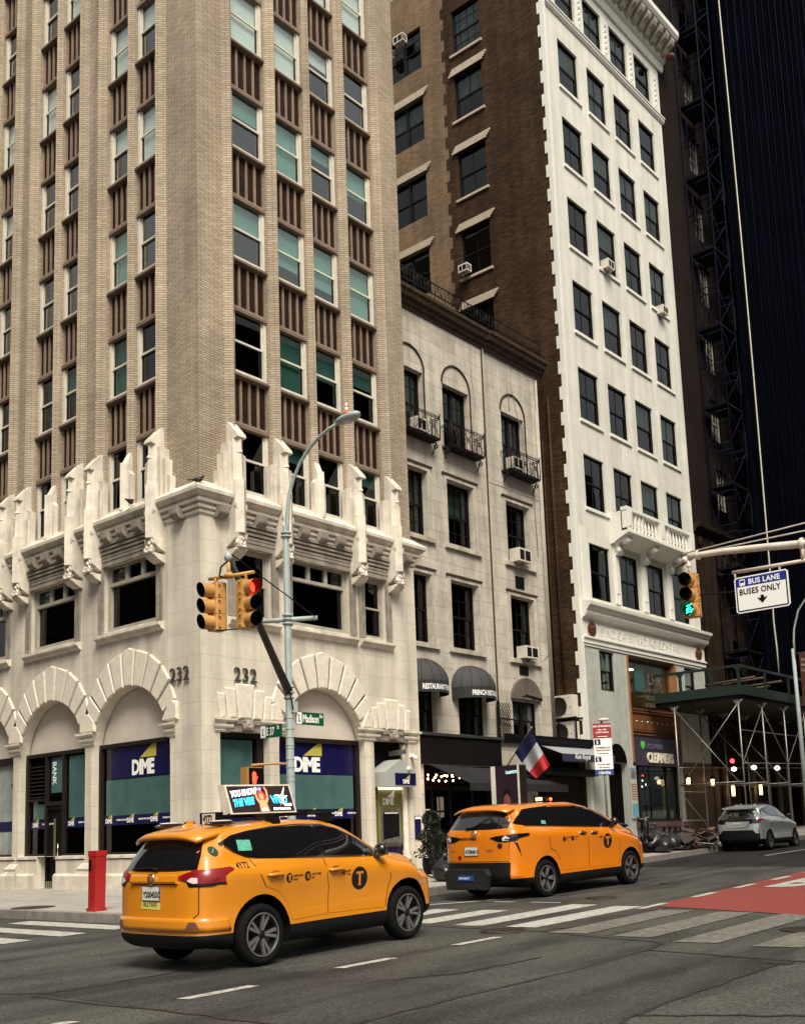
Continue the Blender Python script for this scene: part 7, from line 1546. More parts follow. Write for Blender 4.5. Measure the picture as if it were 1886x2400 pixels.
# doors
for sd in 'RL':
    for nm, ol in (('door', [(2.36, 1.16), (2.43, .90), (2.36, .74), (2.29, .50), (1.19, .52), (1.22, .85), (1.16, 1.245)]), ('door', [(1.145, 1.245), (1.205, .85), (1.175, .52), (.52, .50), (.44, .72), (.28, .88), (.06, .95), (-.02, 1.10), (-.12, 1.30), (.3, 1.28)])):
        decal(sk, sd, [(a+(.012 if a > 1.5 or (nm == 'door' and a > 1.15 and ol[0][0] < 2) else -.012)*0, b) for a, b in ol], .0045, M['taxi'], nm, tx, step=.09)
        o = list(ol)+[ol[0]]; decal(sk, sd, stroke(o[0:], .016)[:0] or [(x*1.0, z) for x, z in ol], .0005, M['black'], 'seam', tx, step=.2, closed_edge=False) if False else None
door_lines(sk, [[(2.37, 1.17), (2.445, .90), (2.375, .74), (2.305, .50)], [(1.152, 1.245), (1.213, .85), (1.182, .52)], [(-.12, 1.31), (-.03, 1.10), (.05, .955), (.28, .89)]], tx, .011)
for (a, b) in ((.08, 1.09), (1.22, 1.08)):
    for sd, sx in (('R', 1), ('L', -1)):
        p0, p1 = sk.hit(sd, a, b, .03), sk.hit(sd, a+.26, b-.008, .03); h_ = MB().tube([sk.hit(sd, a-.01, b, .0), p0+Vector((sx*.008, .02, 0)), (p0+p1)/2+Vector((sx*.016, 0, .008)), p1+Vector((sx*.008, -.02, 0)), sk.hit(sd, a+.27, b-.008, 0)], [.016, .022, .022, .022, .016], 8).build('door_handle', M['taxi'], tx)
        decal(sk, sd, circ(a+.13, b+.004, .085, .045), .0055, mat('handle_recess', c4(.22, .08, .01), .5) if 'handle_recess' not in bpy.data.materials else bpy.data.materials['handle_recess'], 'handle_recess', tx)
# decals right and left
INK = mat('black_vinyl', c4(.008, .007, .006), .45)
decal(sk, 'R', circ(1.805, .93, .155, .155, 32), .0075, INK, 'round_emblem', tx, step=.05)
decal(sk, 'R', [(1.735, 1.02), (1.875, 1.02), (1.875, .98), (1.862, .98), (1.855, .995), (1.824, .995), (1.824, .85), (1.84, .835), (1.77, .835), (1.786, .85), (1.786, .995), (1.755, .995), (1.748, .98), (1.735, .98)], .012, M['taxi'], 'emblem_letter', tx, closed_edge=False)
decal_text(sk, 'R', 'NYC', .09, 1.46, .99, .0075, INK, tx, bold=.003, sx=.9)
for a, l1, l2 in ((.46, 'AMTRONIX', 'PARK'), (.81, 'PLAY PARK', 'JFK')):
    decal(sk, 'R', circ(a, 1.03, .058, .062), .0075, INK, 'round_emblem', tx, step=.05); decal(sk, 'R', [(a-.008, .985), (a+.012, .985), (a+.02, 1.05), (a+.03, 1.07), (a+.0, 1.075), (a-.02, 1.055)] if a < .6 else [(a-.03, 1.0), (a-.008, 1.025), (a-.03, 1.055), (a-.01, 1.055), (a+.01, 1.035), (a+.03, 1.065), (a+.032, 1.045), (a+.015, 1.02), (a+.03, .995), (a+.01, 1.0), (a-.005, 1.01)], .012, M['taxi'], 'emblem_mark', tx, closed_edge=False)
    decal_text(sk, 'R', l1, .036, a+.075, 1.035, .0075, INK, tx, bold=.0012); decal_text(sk, 'R', l2, .036, a+.075, .99, .0075, INK, tx, bold=.0012)
decal_text(sk, 'R', '4Y72', .105, -.38, 1.20, .009, INK, tx, bold=.001, sx=.82, space=1.12)
decal(sk, 'R', circ(-.60, 1.42, .055, .06), .006, INK, 'round_emblem', tx, step=.04); decal(sk, 'R', stroke([(-.625, 1.40), (-.60, 1.425), (-.585, 1.45)], .014), .011, mat('green_ink', c4(.02, .25, .06), .5), 'emblem_mark', tx, closed_edge=False)
# rear glass, tailgate, lamps, bumper
decal(sk, 'B', [(-.70, 1.215), (-.3, 1.20), (.3, 1.20), (.70, 1.215), (.66, 1.38), (.58, 1.545), (.35, 1.575), (-.35, 1.575), (-.58, 1.545), (-.66, 1.38)], .004, M['carglass'], 'rear_window', tx, step=.07)
tg = decal(sk, 'B', [(-.70, 1.185), (.70, 1.185), (.745, 1.10), (.74, .70), (.60, .60), (-.60, .60), (-.74, .70), (-.745, 1.10)], .004, M['taxi'], 'tailgate', tx, step=.08)
for l in ([(-.70, 1.19), (-.755, 1.10), (-.752, .70), (-.61, .59), (.61, .59), (.752, .70), (.755, 1.10), (.70, 1.19)],):
    decal(sk, 'B', stroke(l, .012), .002, M['black'], 'seam', tx, step=.08, closed_edge=False)
decal(sk, 'B', [(-.40, 1.06), (.40, 1.06), (.43, 1.045), (-.43, 1.045)], .0065, M['black'], 'shadow_gap', tg, closed_edge=False)
lip = MB(); lip.prof(-.45, .45, [(0, 1.055), (.035, 1.06), (.045, 1.085), (.03, 1.15), (0, 1.17)]); 
lo = lip.mesh('tailgate_bar', M['taxi']); o = link('tailgate_bar', lo, tg, (0, -.925, 0))
def tail(side_poly, back_poly, mt_, nm, t_, s_, off=.010):
    for sd in 'RL': decal(s_, sd, side_poly, off, mt_, nm, t_, step=.05)
    for f in (1, -1): decal(s_, 'B', [(x*f, z) for x, z in back_poly], off, mt_, nm, t_, step=.05)
tail([(-.86, 1.07), (-.72, 1.08), (-.56, 1.15), (-.42, 1.20), (-.47, 1.228), (-.86, 1.21)], [(.36, 1.115), (.60, 1.19), (.90, 1.215), (.90, 1.05), (.72, 1.045), (.60, 1.075)], M['redl'], 'tail_lamp', tx, sk)
for f in (1, -1):
    decal(sk, 'B', [(f*.60, 1.09), (f*.66, 1.125), (f*.74, 1.12), (f*.75, 1.06), (f*.70, 1.055), (f*.64, 1.07)], .0155, M['clearl'], 'reversing_lamp', tx, step=.05)
    decal(sk, 'B', [(f*.36, 1.108), (f*.58, 1.085), (f*.62, 1.03), (f*.90, 1.03), (f*.90, 1.055), (f*.72, 1.05), (f*.60, 1.08)], .012, M['blackgloss'], 'lamp_trim', tx, step=.05)
    decal(sk, 'B', [(f*.60, .53), (f*.78, .53), (f*.73, .61), (f*.65, .61)], .036, M['redl'] if False else mat('dull_reflector', c4(.12, .06, .05), .3, coat=.5), 'reflector', tx, step=.05)
for sd in 'RL': decal(sk, sd, [(-.90, 1.035), (-.72, 1.045), (-.66, 1.065), (-.62, 1.055), (-.72, 1.02), (-.90, 1.01)], .012, M['blackgloss'], 'lamp_trim', tx, step=.05)
plate(tx, sk, -.04, .86, 'Y200455C'); decal(sk, 'B', [(-.24, .755), (.14, .745), (.14, .835), (-.24, .845)], .008, mat('yellow_sticker', c4(.55, .50, .12), .6), 'bumper_sticker', tx, closed_edge=False); decal_text(sk, 'B', 'ALLTAXI', .07, -.20, .785, .0095, INK, tx, bold=.002)
em = MB().lathe([(.045, -.01), (.06, -.016), (.07, -.01), (.06, 0)], (0, -.975, 1.115), 'y', 20).lathe([(.018, -.01), (.026, -.016), (.032, -.01)], (0, -.975, 1.115), 'y', 14).build('badge', M['chrome'], tx)
wp_ = MB().tube([sk.hit('B', .05, 1.215, .03), sk.hit('B', -.10, 1.235, .035), sk.hit('B', -.42, 1.225, .03)], [.02, .016, .008], 6).build('rear_wiper', M['black'], tx)
decal(sk, 'B', [(-.86, .50), (.86, .50), (.84, .65), (-.84, .65)], .028, M['taxi'], 'rear_bumper', tx, step=.06, closed_edge=True)
for sd in 'RL': decal(sk, sd, [(-.90, .49), (-.50, .49), (-.54, .63), (-.90, .65)], .022, M['taxi'], 'rear_bumper', tx, step=.06, closed_edge=True)
# spoiler
sl = MB(); n = 14
for j, (yy, zz, xx) in enumerate(((-.30, 1.735, .60), (-.52, 1.70, .645), (-.74, 1.655, .64), (-.84, 1.615, .60))):
    for i in range(n+1): x = xx*(2*i/n-1); q = (x/xx)**2; sl.v += [(x, yy+.08*q**2, zz+.02-.075*q**2), (x, yy+.08*q**2+(.01 if j == 3 else 0), zz-.035-.06*q**2)]
w2 = 2*(n+1)
for j in range(3):
    for i in range(n): a = j*w2+2*i; sl.f += [(a, a+2, a+2+w2, a+w2), (a+1, a+1+w2, a+3+w2, a+3)]
    a = j*w2; sl.f += [(a, a+w2, a+w2+1, a+1), (a+2*n, a+2*n+1, a+2*n+1+w2, a+2*n+w2)]
for i in range(n): a = 3*w2+2*i; sl.f += [(a, a+2, a+3, a+1)]
sl.m = [0]*len(sl.f); sl.sm = [True]*len(sl.f); sp_o = sl.build('spoiler', M['taxi'], tx)
# windshield, front
decal(sk, 'F', [(-.66, 1.30), (.66, 1.30), (.60, 1.68), (-.60, 1.68)], .004, M['carglass'], 'windscreen', tx, step=.08)
for f in (1, -1): decal(sk, 'F', [(f*.45, .95), (f*.80, 1.02), (f*.84, .92), (f*.50, .86)], .006, M['clearl'], 'headlight', tx, step=.06)
for sd in 'RL': decal(sk, sd, [(3.10, 1.02), (3.25, 1.0), (3.42, .93), (3.44, .90), (3.20, .95)], .010, M['clearl'], 'headlight', tx, step=.05); decal(sk, sd, [(3.06, 1.05), (3.28, 1.02), (3.44, .94), (3.42, .93), (3.25, 1.0), (3.10, 1.02)], .011, M['redl'], 'lamp_edge', tx, step=.05)
# mirrors
for f, sd in ((1, 'R'), (-1, 'L')):
    c = sk.hit(sd, 2.22, 1.22, .0); m_ = MB().ball((c.x+f*.13, 2.20, 1.30), .105, .95, .75, .80).tube([(c.x-f*.02, 2.26, 1.20), (c.x+f*.10, 2.22, 1.24)], [.05, .03], 8).prism_y([(c.x+f*.0, 1.20), (c.x+f*.06, 1.19), (c.x+f*.20, 1.22), (c.x+f*.16, 1.26)], 2.16, 2.30).build('wing_mirror', M['blackgloss'], tx)
# roof: rack pads, fin, screen, licence light
for f in (1, -1):
    MB().ball((f*.50, -.30, 1.755), .06, .8, 4.2, .55).build('roof_rail_stub', M['blackgloss'], tx); MB().ball((f*.50, -.28, 1.785), .05, .8, 3.8, .25).build('rail_cap', M['clearl'], tx)
MB().prism_y([(-.02, 1.70), (.02, 1.70), (.008, 1.80), (-.008, 1.80)], -.42, -.32).ball((0, -.38, 1.72), .05, .6, 2.6, 1.1).build('antenna_fin', M['taxi'], tx)
ads = thing('taxi_roof_screen', 'illuminated advertising screen box on the roof of the nearer taxi', 'advert screen', (9.172, -7.156, gz(-7.156)), 0, None, .925); ads.rotation_euler = (.017, 0, .012)
B_ = MB().prism_y([(.06, 1.87), (.24, 1.87), (.10, 2.26), (-.02, 2.26)], .12, 1.30)
ads_b = B_.build('casing', M['warmwhite'], ads)
nrm = Vector((.39, 0, .14)).normalized()
def AF(u0, v0): return lambda u, v, w: tuple(Vector((.24, .12+u0+u, 1.87))+Vector((-.14, 0, .39)).normalized()*(v0+v)+nrm*(.006+w))
af = AF(0, 0)
def apoly(P, w, mt_, nm): mb = MB(); mb.add([af(x, y, w) for x, y in P], [tuple(range(len(P)))]); return link(nm, mb.mesh(nm, mt_, False), ads_b)
E_ = lambda nm, c, s: mat(nm, c4(*c), .4, emit=c4(*c), es=s)
apoly([(.03, .02), (1.15, .02), (1.15, .39), (.03, .39)], 0, E_('ad_black', (.02, .012, .012), .3), 'screen')
text('YOU KNOW', .115, lambda u, v, w: af(.06+u, .235+v+u*.10, .003), 'lettering', E_('ad_white', (1, 1, 1), 1.1), ads_b, bold=.006, shear=.2, sx=.72)
text('THE VIBE', .135, lambda u, v, w: af(.07+u, .10+v+u*.10, .003), 'lettering', E_('ad_cyan', (.04, .42, .85), 1.3), ads_b, bold=.009, shear=.25, sx=.68)
text('VIVID', .15, lambda u, v, w: af(.76+u, .14+v, .003), 'lettering', bpy.data.materials['ad_cyan'], ads_b, bold=.008, sx=.80); text('SEATS', .05, lambda u, v, w: af(.98+u, .095+v, .003), 'lettering', bpy.data.materials['ad_white'], ads_b, bold=.002)
text('EVERY EVENT LIVE', .045, lambda u, v, w: af(.76+u, .04+v, .003), 'lettering', bpy.data.materials['ad_white'], ads_b, bold=.002, sx=.85)
apoly([(.90, .09), (.955, .20), (.84, .26), (.96, .25), (1.06, .38), (1.0, .245), (1.08, .24), (.985, .19), (.975, .10), (.94, .155)], .006, bpy.data.materials['ad_white'], 'star_shape')
sk_, hr_ = E_('ad_skin', (.85, .22, .10), 1.0), E_('ad_hair', (.60, .03, .02), 1.0)
apoly(circ(.595, .22, .075, .10), .004, hr_, 'hair_shape'); apoly(circ(.595, .24, .038, .05), .006, sk_, 'face_shape'); apoly([(.52, .02), (.68, .02), (.66, .15), (.62, .19), (.57, .19), (.53, .15)], .005, sk_, 'torso_shape')
apoly([(.52, .14), (.49, .20), (.48, .32), (.51, .375), (.53, .37), (.51, .31), (.52, .22), (.56, .16)], .007, sk_, 'arm_shape'); apoly([(.67, .14), (.71, .20), (.72, .32), (.69, .375), (.67, .37), (.69, .31), (.68, .22), (.63, .16)], .007, sk_, 'arm_shape'); apoly([(.54, .33), (.58, .37), (.63, .36), (.60, .31)], .008, E_('ad_violet', (.25, .2, .8), 1), 'glow_shape'); apoly([(.54, .05), (.6, .09), (.65, .05), (.64, .02), (.55, .02)], .008, E_('ad_pink', (1, .4, .4), 1), 'top_shape')
rkm = MB()
for y in (.55, 1.55): rkm.tube([(-.62, y, 1.84), (.62, y, 1.84)], .022, 8)
for y in (.55, 1.55):
    for x in (-.55, .55): rkm.prism_y([(x-.08, 1.72), (x+.08, 1.72), (x+.045, 1.86), (x-.045, 1.86)], y-.07, y+.07)
for x in (-.2, .2): rkm.tube([(x, .1, 1.865), (x, 1.75, 1.875)], .016, 6)
rkm.tube([(-.42, .9, 1.80), (-.3, 1.1, 1.78), (-.35, 1.35, 1.8)], .012, 5).build('roof_rack', M['black'], tx)
b_ = MB().box(-.08, .24, -.14, -.02, 1.74, 1.90).build('licence_light', M['blackgloss'], tx); MB().fb(-.02, .23, .145, .150, 1.755, 1.885).build('lit_panel', M['wframe'], b_); text('4Y72', .115, lambda u, v, w: (.0+u, -.153, 1.785+v), 'lettering', M['black'], b_, bold=.005, sx=.74)
MB().fb(-.0, 0.01, -.02, .0, 0, .01) if False else None
# exhaust, underbody
MB().box(-.6, .6, -.2, 3.0, .20, .26).build('underbody', M['black'], tx)
# ---------------- taxi minivan
VANSP = dict(wb=3.06, R=.365, rimR=.25, rimstyle='five', archR=.43, track=.84, zclad=.42, zmid=.70, shoulder=.14,
    ys=[-1.05, -.5, -.1, .5, 1.2, 1.7, 2.1, 2.5, 2.9, 3.2, 3.45, 3.70],
    zbot=[(-1.1, .34), (-.6, .24), (0, .20), (3.4, .20), (3.9, .25)],
    zbelt=[(-1.1, 1.40), (-.5, 1.40), (.2, 1.37), (1.2, 1.31), (2.2, 1.255), (2.8, 1.20), (3.3, 1.10), (3.7, 1.0)],
    ztop=[(-1.1, 1.76), (-.6, 1.83), (.3, 1.87), (1.2, 1.865), (1.8, 1.79), (2.3, 1.66), (2.7, 1.50), (3.05, 1.36), (3.3, 1.27), (3.7, 1.10)],
    w=[(-1.1, .90), (-.6, .945), (-.3, .985), (0, .995), (.4, .98), (.9, .955), (1.6, .95), (2.4, .96), (2.7, .985), (3.06, .995), (3.4, .97), (3.7, .92)],
    wbelt=[(-1.1, .84), (-.4, .88), (.8, .895), (2.2, .885), (3.0, .85), (3.7, .74)],
    wroof=[(-1.1, .64), (-.3, .70), (.9, .72), (1.8, .70), (2.4, .72), (3.0, .76), (3.7, .62)],
    rear=[(.2, -.85), (.34, -1.0), (.45, -1.06), (.66, -1.06), (.75, -1.01), (1.0, -.985), (1.2, -1.02), (1.28, -1.0), (1.40, -.95), (1.60, -.85), (1.78, -.76)],
    front=[(.2, 3.75), (.35, 3.93), (.5, 3.98), (.7, 3.97), (.85, 3.92), (1.0, 3.80), (1.12, 3.66), (1.3, 3.5)])
vn, vb, sk = car('minivan_taxi', 'orange yellow minivan taxi stopped ahead with a black rear bumper and no roof screen', 'taxi', VANSP, M['taxi2'], (7.349, 1.556, gz(1.6)+.0), -.062, .943)
vn.rotation_euler = (.021, 0, -.062)
both([(2.66, 1.275), (1.5, 1.325), (.2, 1.39), (-.55, 1.425), (-.74, 1.45), (-.78, 1.48), (-.42, 1.735), (-.2, 1.755), (.5, 1.79), (1.25, 1.785), (1.85, 1.70), (2.35, 1.53), (2.6, 1.38)], .004, M['blackgloss'], 'window_trim', vn, step=.08)
both([(2.52, 1.30), (1.55, 1.345), (1.5, 1.735), (1.85, 1.66), (2.3, 1.50), (2.48, 1.37)], .009, M['carglass'], 'side_window', vn, step=.1)
both([(1.44, 1.35), (.28, 1.40), (.26, 1.755), (.6, 1.765), (1.3, 1.755), (1.42, 1.745)], .009, M['carglass'], 'side_window', vn, step=.1)
both([(.20, 1.405), (-.55, 1.445), (-.68, 1.485), (-.38, 1.71), (.18, 1.75)], .009, M['carglass'], 'quarter_window', vn, step=.1)
both(stroke([(2.66, 1.265), (1.5, 1.312), (.2, 1.378), (-.55, 1.412)], .012), .008, M['chrome'], 'chrome_strip', vn, step=.2)
both([(.02, 1.43), (.16, 1.42), (.17, 1.49), (.03, 1.50)], .012, bpy.data.materials['green_sticker'], 'sticker', vn)
decal(sk, 'R', circ(1.95, 1.42, .09, .12), .011, mat('teal_shirt', c4(.12, .30, .25), .6), 'seen_interior', vn, closed_edge=False) if False else None
for sd in 'RL':
    decal(sk, sd, [(2.50, 1.22), (2.66, .9), (2.60, .55), (2.50, .46), (1.50, .47), (1.53, .85), (1.50, 1.29)], .0045, M['taxi2'], 'door', vn, step=.09)
    decal(sk, sd, [(1.482, 1.29), (1.512, .85), (1.482, .47), (.52, .49), (.46, .72), (.32, .88), (.14, .95), (.12, 1.36)], .0045, M['taxi2'], 'sliding_door', vn, step=.09)
    decal(sk, sd, [(1.45, .62), (1.0, .66), (.62, .78), (.62, .74), (1.0, .60), (1.45, .57)], .0048, M['taxi2'], 'side_crease', vn, step=.09) if False else None
door_lines(sk, [[(2.51, 1.22), (2.67, .9), (2.61, .55), (2.51, .46)], [(1.491, 1.29), (1.521, .85), (1.491, .47)], [(.11, 1.36), (.13, .95)], [(.14, .942), (.33, .87), (.47, .70)]], vn, .011)
for a, b in ((1.20, 1.19), (1.62, 1.175)):
    for sd, sx in (('R', 1), ('L', -1)):
        decal(sk, sd, circ(a+.11, b, .12, .045), .006, M['chrome'] if False else mat('van_handle_recess', c4(.12, .04, .006), .3, coat=.6), 'handle_recess', vn)
        p0, p1 = sk.hit(sd, a, b+.012, .03), sk.hit(sd, a+.22, b+.008, .03); MB().tube([sk.hit(sd, a-.01, b+.01, 0), p0, p1, sk.hit(sd, a+.23, b+.008, 0)], .014, 8).build('door_handle', M['chrome'], vn)
decal(sk, 'R', circ(2.20, .985, .15, .155, 32), .0075, INK, 'round_emblem', vn, step=.05); decal(sk, 'R', [(2.12, 1.08), (2.28, 1.08), (2.28, 1.03), (2.225, 1.035), (2.225, .89), (2.175, .89), (2.175, 1.035), (2.12, 1.03)], .012, M['taxi2'], 'emblem_letter', vn, closed_edge=False)
decal_text(sk, 'R', 'NYC', .07, 1.90, 1.05, .0075, INK, vn, bold=.0025)
for a in (.62, .92):
    decal(sk, 'R', circ(a, 1.10, .05, .055), .0075, INK, 'round_emblem', vn, step=.05)
    for k in (0, 1): decal_text(sk, 'R', 'TAXI FLEET' if k else 'CALL', .035, a+.065, 1.07+.045*k, .0075, INK, vn, bold=.001)
decal(sk, 'R', circ(-.86, 1.52, .05, .055), .008, INK, 'round_emblem', vn, step=.04)
mb_ = [circ(-.78, 1.66, .045, .045), [(-.80, 1.69), (-.76, 1.69), (-.74, 1.75), (-.78, 1.75)], [(-.77, 1.77), (-.75, 1.77), (-.745, 1.80), (-.765, 1.80)]]
for P in mb_: decal(sk, 'R', P, .008, INK, 'wheelchair_mark', vn, step=.04, closed_edge=False)
# rear
decal(sk, 'B', [(-.74, 1.385), (-.3, 1.37), (.3, 1.37), (.74, 1.385), (.74, 1.55), (.64, 1.69), (.3, 1.715), (-.3, 1.715), (-.64, 1.69), (-.74, 1.55)], .004, M['carglass'], 'rear_window', vn, step=.07)
decal(sk, 'B', [(-.74, 1.355), (.74, 1.355), (.78, 1.15), (.76, .76), (-.76, .76), (-.78, 1.15)], .004, M['taxi2'], 'tailgate', vn, step=.08)
decal(sk, 'B', stroke([(-.755, 1.36), (-.79, 1.15), (-.772, .755), (.772, .755), (.79, 1.15), (.755, 1.36)], .012), .002, M['black'], 'seam', vn, step=.08, closed_edge=False)
for f in (1, -1):
    decal(sk, 'B', [(f*.36, 1.205), (f*.50, 1.24), (f*.90, 1.272), (f*.90, 1.14), (f*.72, 1.12), (f*.56, 1.13)], .010, M['blackgloss'], 'tail_lamp', vn, step=.05)
    decal(sk, 'B', [(f*.66, 1.15), (f*.78, 1.15), (f*.80, 1.20), (f*.72, 1.25), (f*.66, 1.20)], .015, M['clearl'], 'lamp_glow', vn, step=.05); decal(sk, 'B', [(f*.70, 1.165), (f*.80, 1.16), (f*.80, 1.185), (f*.72, 1.19)], .018, M['redl'], 'lamp_glow', vn, step=.05)
for sd in 'RL':
    decal(sk, sd, [(-.87, 1.14), (-.76, 1.19), (-.52, 1.225), (-.50, 1.25), (-.52, 1.275), (-.8, 1.275), (-.87, 1.272)], .010, M['blackgloss'], 'tail_lamp', vn, step=.05)
    MB().tube([sk.hit(sd, a, b, -.006) for a, b in ((-.86, 1.14), (-.82, 1.05), (-.77, .95), (-.73, .85))], [.03, .026, .02, .008], 8).build('corner_blade', M['blackgloss'], vn)
decal(sk, 'B', [(-.80, .735), (.80, .735), (.80, .36), (-.80, .36)], .006, M['plast'], 'rear_bumper', vn, step=.06)
rp = MB().prism_y([(-.64, .22), (.36, .22), (.42, .50), (.36, .62), (-.60, .62), (-.68, .50)], -1.22, -1.08, 0).prism_y([(-.34, .40), (.08, .40), (.06, .50), (-.30, .50)], -1.235, -1.22, 1).prism_y([(-.54, .24), (.28, .24), (.20, .32), (-.46, .32)], -1.24, -1.22, 0).build('ramp_cover', [mat('grey_plastic', c4(.008, .008, .008), .6, var=.3), mat('blue_label', c4(.008, .06, .24), .5)], vn)
text('BRAUNABILITY', .055, lambda u, v, w: (-.285+u, -1.24, .43+v), 'lettering', M['white'], rp, sx=.75, bold=.001)
plate(vn, sk, -.10, .88, 'K708481C'); decal_text(sk, 'B', 'SIENNA', .075, -.40, 1.175, .006, mat('dark_badge', c4(.10, .03, .02), .4), vn, bold=.004, sx=1.7)
MB().lathe([(.045, -.012), (.06, -.02), (.072, -.012), (.06, 0)], (0, -1.035, 1.295), 'y', 20).lathe([(.02, -.01), (.028, -.018), (.034, -.01)], (0, -1.035, 1.295), 'y', 14).build('badge', M['chrome'], vn)
decal(sk, 'B', circ(.60, 1.05, .055), .006, INK, 'round_emblem', vn, step=.05); decal(sk, 'B', circ(-.42, .83, .05), .006, M['redl'], 'apple_sticker', vn, step=.05)
for s_, x_, z_ in (('ACCESSIBLE', .28, .97), ('TAXI NYC', .28, .93), ('DISPATCH', -.68, .95), ('311', -.68, .91)): decal_text(sk, 'B', s_, .03, x_, z_, .006, bpy.data.materials['dark_badge'], vn, bold=.001)
MB().tube([sk.hit('B', -.25, 1.39, .03), sk.hit('B', -.05, 1.41, .035), sk.hit('B', .30, 1.62, .03)], [.02, .014, .008], 6).build('rear_wiper', M['black'], vn)
# rear lip spoiler
sl = MB(); n = 12
for j, (yy, zz, xx) in enumerate(((-.45, 1.85, .66), (-.68, 1.825, .68), (-.92, 1.765, .69))):
    for i in range(n+1): x = xx*(2*i/n-1); q = (x/xx)**2; sl.v += [(x, yy+.10*q**2, zz+.01-.07*q**2), (x, yy+.10*q**2, zz-.03-.06*q**2)]
w2 = 2*(n+1)
for j in range(2):
    for i in range(n): a = j*w2+2*i; sl.f += [(a, a+2, a+2+w2, a+w2), (a+1, a+1+w2, a+3+w2, a+3)]
    a = j*w2; sl.f += [(a, a+w2, a+w2+1, a+1), (a+2*n, a+2*n+1, a+2*n+1+w2, a+2*n+w2)]
for i in range(n): a = 2*w2+2*i; sl.f += [(a, a+2, a+3, a+1)]
sl.m = [0]*len(sl.f); sl.sm = [True]*len(sl.f); sl.build('spoiler', M['taxi2'], vn)
decal(sk, 'F', [(-.70, 1.36), (.70, 1.36), (.62, 1.76), (-.62, 1.76)], .004, M['carglass'], 'windscreen', vn, step=.08)
for sd in 'RL': decal(sk, sd, [(3.30, 1.05), (3.45, 1.08), (3.75, .96), (3.80, .90), (3.55, .95)], .010, M['clearl'], 'headlight', vn, step=.05)
for f in (1, -1): decal(sk, 'F', [(f*.5, .90), (f*.85, 1.0), (f*.88, .90), (f*.55, .82)], .006, M['clearl'], 'headlight', vn, step=.06)
for f, sd in ((1, 'R'), (-1, 'L')):
    c = sk.hit(sd, 2.45, 1.30, 0); MB().ball((c.x+f*.13, 2.46, 1.38), .10, .9, .75, .95).tube([(c.x-f*.02, 2.5, 1.26), (c.x+f*.09, 2.47, 1.31)], [.04, .03], 8).build('wing_mirror', M['blackgloss'], vn)
rs = MB().box(-.18, .16, 1.20, 1.34, 1.865, 2.0).build('licence_light', M['blackgloss'], vn); MB().fb(-.15, .13, -1.2, -1.195, 1.885, 1.985).build('lit_panel', M['black'], rs); text('1H30', .10, lambda u, v, w: (-.13+u, 1.19, 1.90+v), 'lettering', mat('lit_digits', c4(1, .9, .5), .5, emit=c4(1, .85, .45), es=1.5), rs, bold=.004, sx=.85); MB().ball((.22, 1.27, 1.92), .035).build('orange_lamp', mat('small_orange_lamp', c4(1, .2, .03), .5, emit=c4(1, .12, .02), es=2), rs)
MB().box(-.65, .65, -.3, 3.3, .20, .26).build('underbody', M['black'], vn)
# ---------------- parked silver SUV
PSP = dict(wb=2.67, R=.34, rimR=.22, rimstyle='five', archR=.40, track=.77, zclad=.42, zmid=.70, shoulder=.14,
    ys=[-.9, -.4, 0, .5, 1.0, 1.4, 1.8, 2.2, 2.6, 2.9, 3.15],
    zbot=[(-1, .30), (0, .20), (2.8, .20), (3.3, .24)], zbelt=[(-1, 1.20), (0, 1.21), (1.0, 1.17), (2.2, 1.12), (2.8, 1.02), (3.2, .92)],
    ztop=[(-1, 1.50), (-.5, 1.60), (0, 1.66), (.7, 1.70), (1.2, 1.66), (1.6, 1.55), (2.0, 1.38), (2.35, 1.20), (2.7, 1.14), (3.2, .99)],
    w=[(-1, .82), (0, .89), (1.2, .87), (2.6, .89), (3.2, .84)], wbelt=[(-1, .76), (0, .81), (1.4, .815), (2.6, .78), (3.2, .68)], wroof=[(-1, .55), (0, .60), (1.0, .62), (1.8, .62), (2.3, .68), (3.2, .56)],
    rear=[(.2, -.75), (.35, -.86), (.5, -.90), (.7, -.89), (1.0, -.87), (1.2, -.80), (1.4, -.66), (1.55, -.55)], front=[(.2, 3.15), (.4, 3.34), (.6, 3.36), (.8, 3.30), (1.0, 3.12)])
pv, pb, sk = car('parked_car', 'silver hatchback crossover with a dark tailgate parked beside the scaffold shed', 'car', PSP, M['silver'], (5.60, 17.0, gz(17.0)+.01), 0.03, .85)
both([(2.05, 1.15), (1.0, 1.20), (0, 1.25), (-.25, 1.30), (-.42, 1.40), (-.2, 1.50), (.4, 1.595), (.8, 1.61), (1.2, 1.57), (1.55, 1.47), (1.9, 1.30)], .004, M['blackgloss'], 'window_trim', pv, step=.08)
both([(1.95, 1.18), (1.05, 1.225), (1.02, 1.56), (1.2, 1.54), (1.5, 1.44), (1.82, 1.30)], .008, M['carglass'], 'side_window', pv, step=.1); both([(.98, 1.23), (.12, 1.27), (.1, 1.52), (.5, 1.575), (.96, 1.575)], .008, M['carglass'], 'side_window', pv, step=.1)
both([(-.40, 1.24), (.02, 1.245), (-.10, 1.30), (-.30, 1.42)], .010, M['silver'], 'pillar_panel', pv, step=.1)
decal(sk, 'B', [(-.72, 1.10), (.72, 1.10), (.68, 1.32), (.54, 1.47), (-.54, 1.47), (-.68, 1.32)], .004, M['carglass'], 'rear_window', pv, step=.07)
decal(sk, 'B', [(-.82, .97), (.82, .97), (.80, 1.12), (-.80, 1.12)], .008, M['blackgloss'], 'lamp_bar', pv, step=.07)
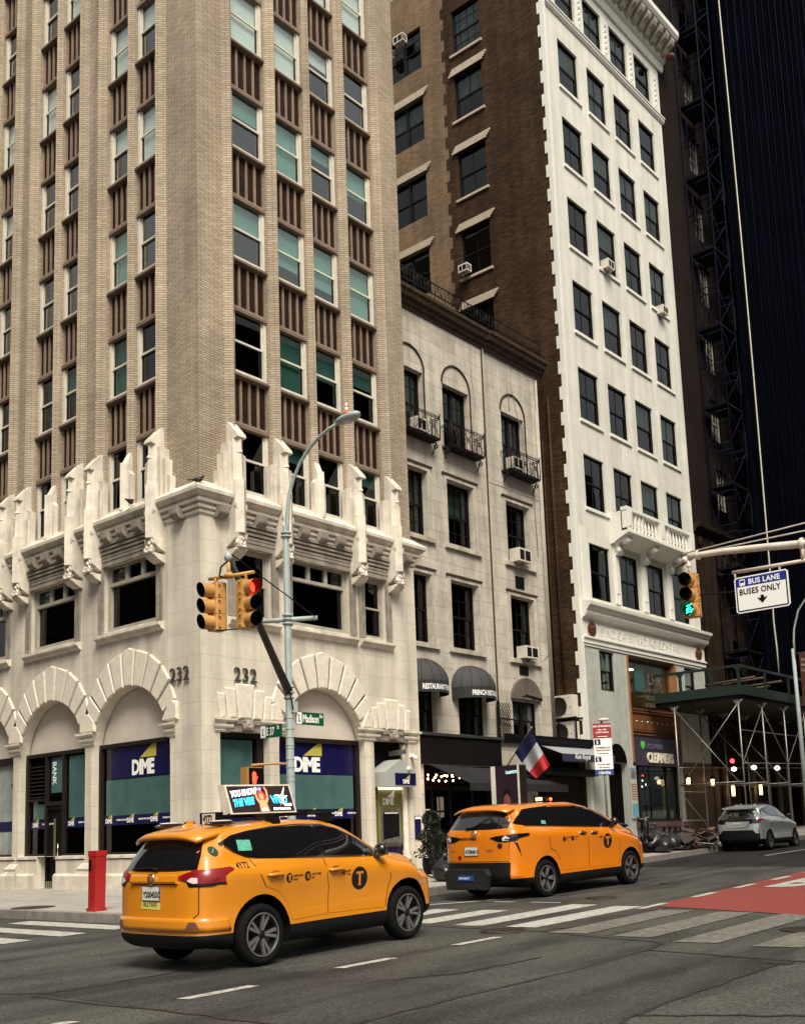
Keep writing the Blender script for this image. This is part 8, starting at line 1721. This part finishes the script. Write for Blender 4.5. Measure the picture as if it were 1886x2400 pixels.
decal(sk, 'B', [(-.50, 1.05), (.50, 1.05), (.36, .82), (-.36, .82)], .006, M['chrome'], 'tailgate_trim', pv, step=.07); decal(sk, 'B', [(-.47, 1.045), (.47, 1.045), (.34, .835), (-.34, .835)], .010, M['silver'], 'tailgate', pv, step=.07)
decal(sk, 'B', [(-.82, .74), (.82, .74), (.84, .36), (-.84, .36)], .006, M['plast'], 'rear_bumper', pv, step=.07)
for f in (1, -1): decal(sk, 'B', [(f*.56, .74), (f*.80, .74), (f*.80, .62), (f*.66, .62)], .010, M['silver'], 'bumper_corner', pv, step=.07)
for sd in 'RL': decal(sk, sd, [(-.88, 1.06), (-.45, 1.08), (-.42, 1.10), (-.5, 1.13), (-.82, 1.13)], .008, M['redl'], 'tail_lamp', pv, step=.06); door_lines(sk, [[(1.02, 1.2), (1.05, .8), (1.0, .46)], [(.0, 1.2), (.08, .95), (.3, .85)], [(2.1, 1.1), (2.2, .8), (2.12, .48)]], pv, .01)
for a in (.1, 1.12): MB().tube([sk.hit('R', a, 1.02, .0), sk.hit('R', a+.05, 1.02, .03), sk.hit('R', a+.2, 1.015, .03), sk.hit('R', a+.24, 1.015, 0)], .014, 6).build('door_handle', M['chrome'], pv)
plate(pv, sk, 0, .86, 'LBH 4471', .30, .15)
for f, sd in ((1, 'R'), (-1, 'L')): c = sk.hit(sd, 2.0, 1.16, 0); MB().ball((c.x+f*.12, 2.0, 1.24), .09, .9, .7, .8).tube([(c.x-f*.02, 2.02, 1.14), (c.x+f*.08, 2.0, 1.18)], .03, 6).build('wing_mirror', M['blackgloss'], pv)
for f in (1, -1): MB().tube([(f*.52, -.2, 1.66), (f*.52, .1, 1.71), (f*.52, 1.0, 1.71), (f*.54, 1.3, 1.64)], .018, 6).build('roof_rail', M['black'], pv)
MB().prism_y([(-.015, 1.62), (.015, 1.62), (.006, 1.70), (-.006, 1.70)], -.35, -.27).build('antenna_fin', M['silver'], pv)
sl = MB().prism_y([(-.56, 1.50), (.56, 1.50), (.58, 1.56), (.3, 1.60), (-.3, 1.60), (-.58, 1.56)], -.72, -.40).build('spoiler', M['silver'], pv)
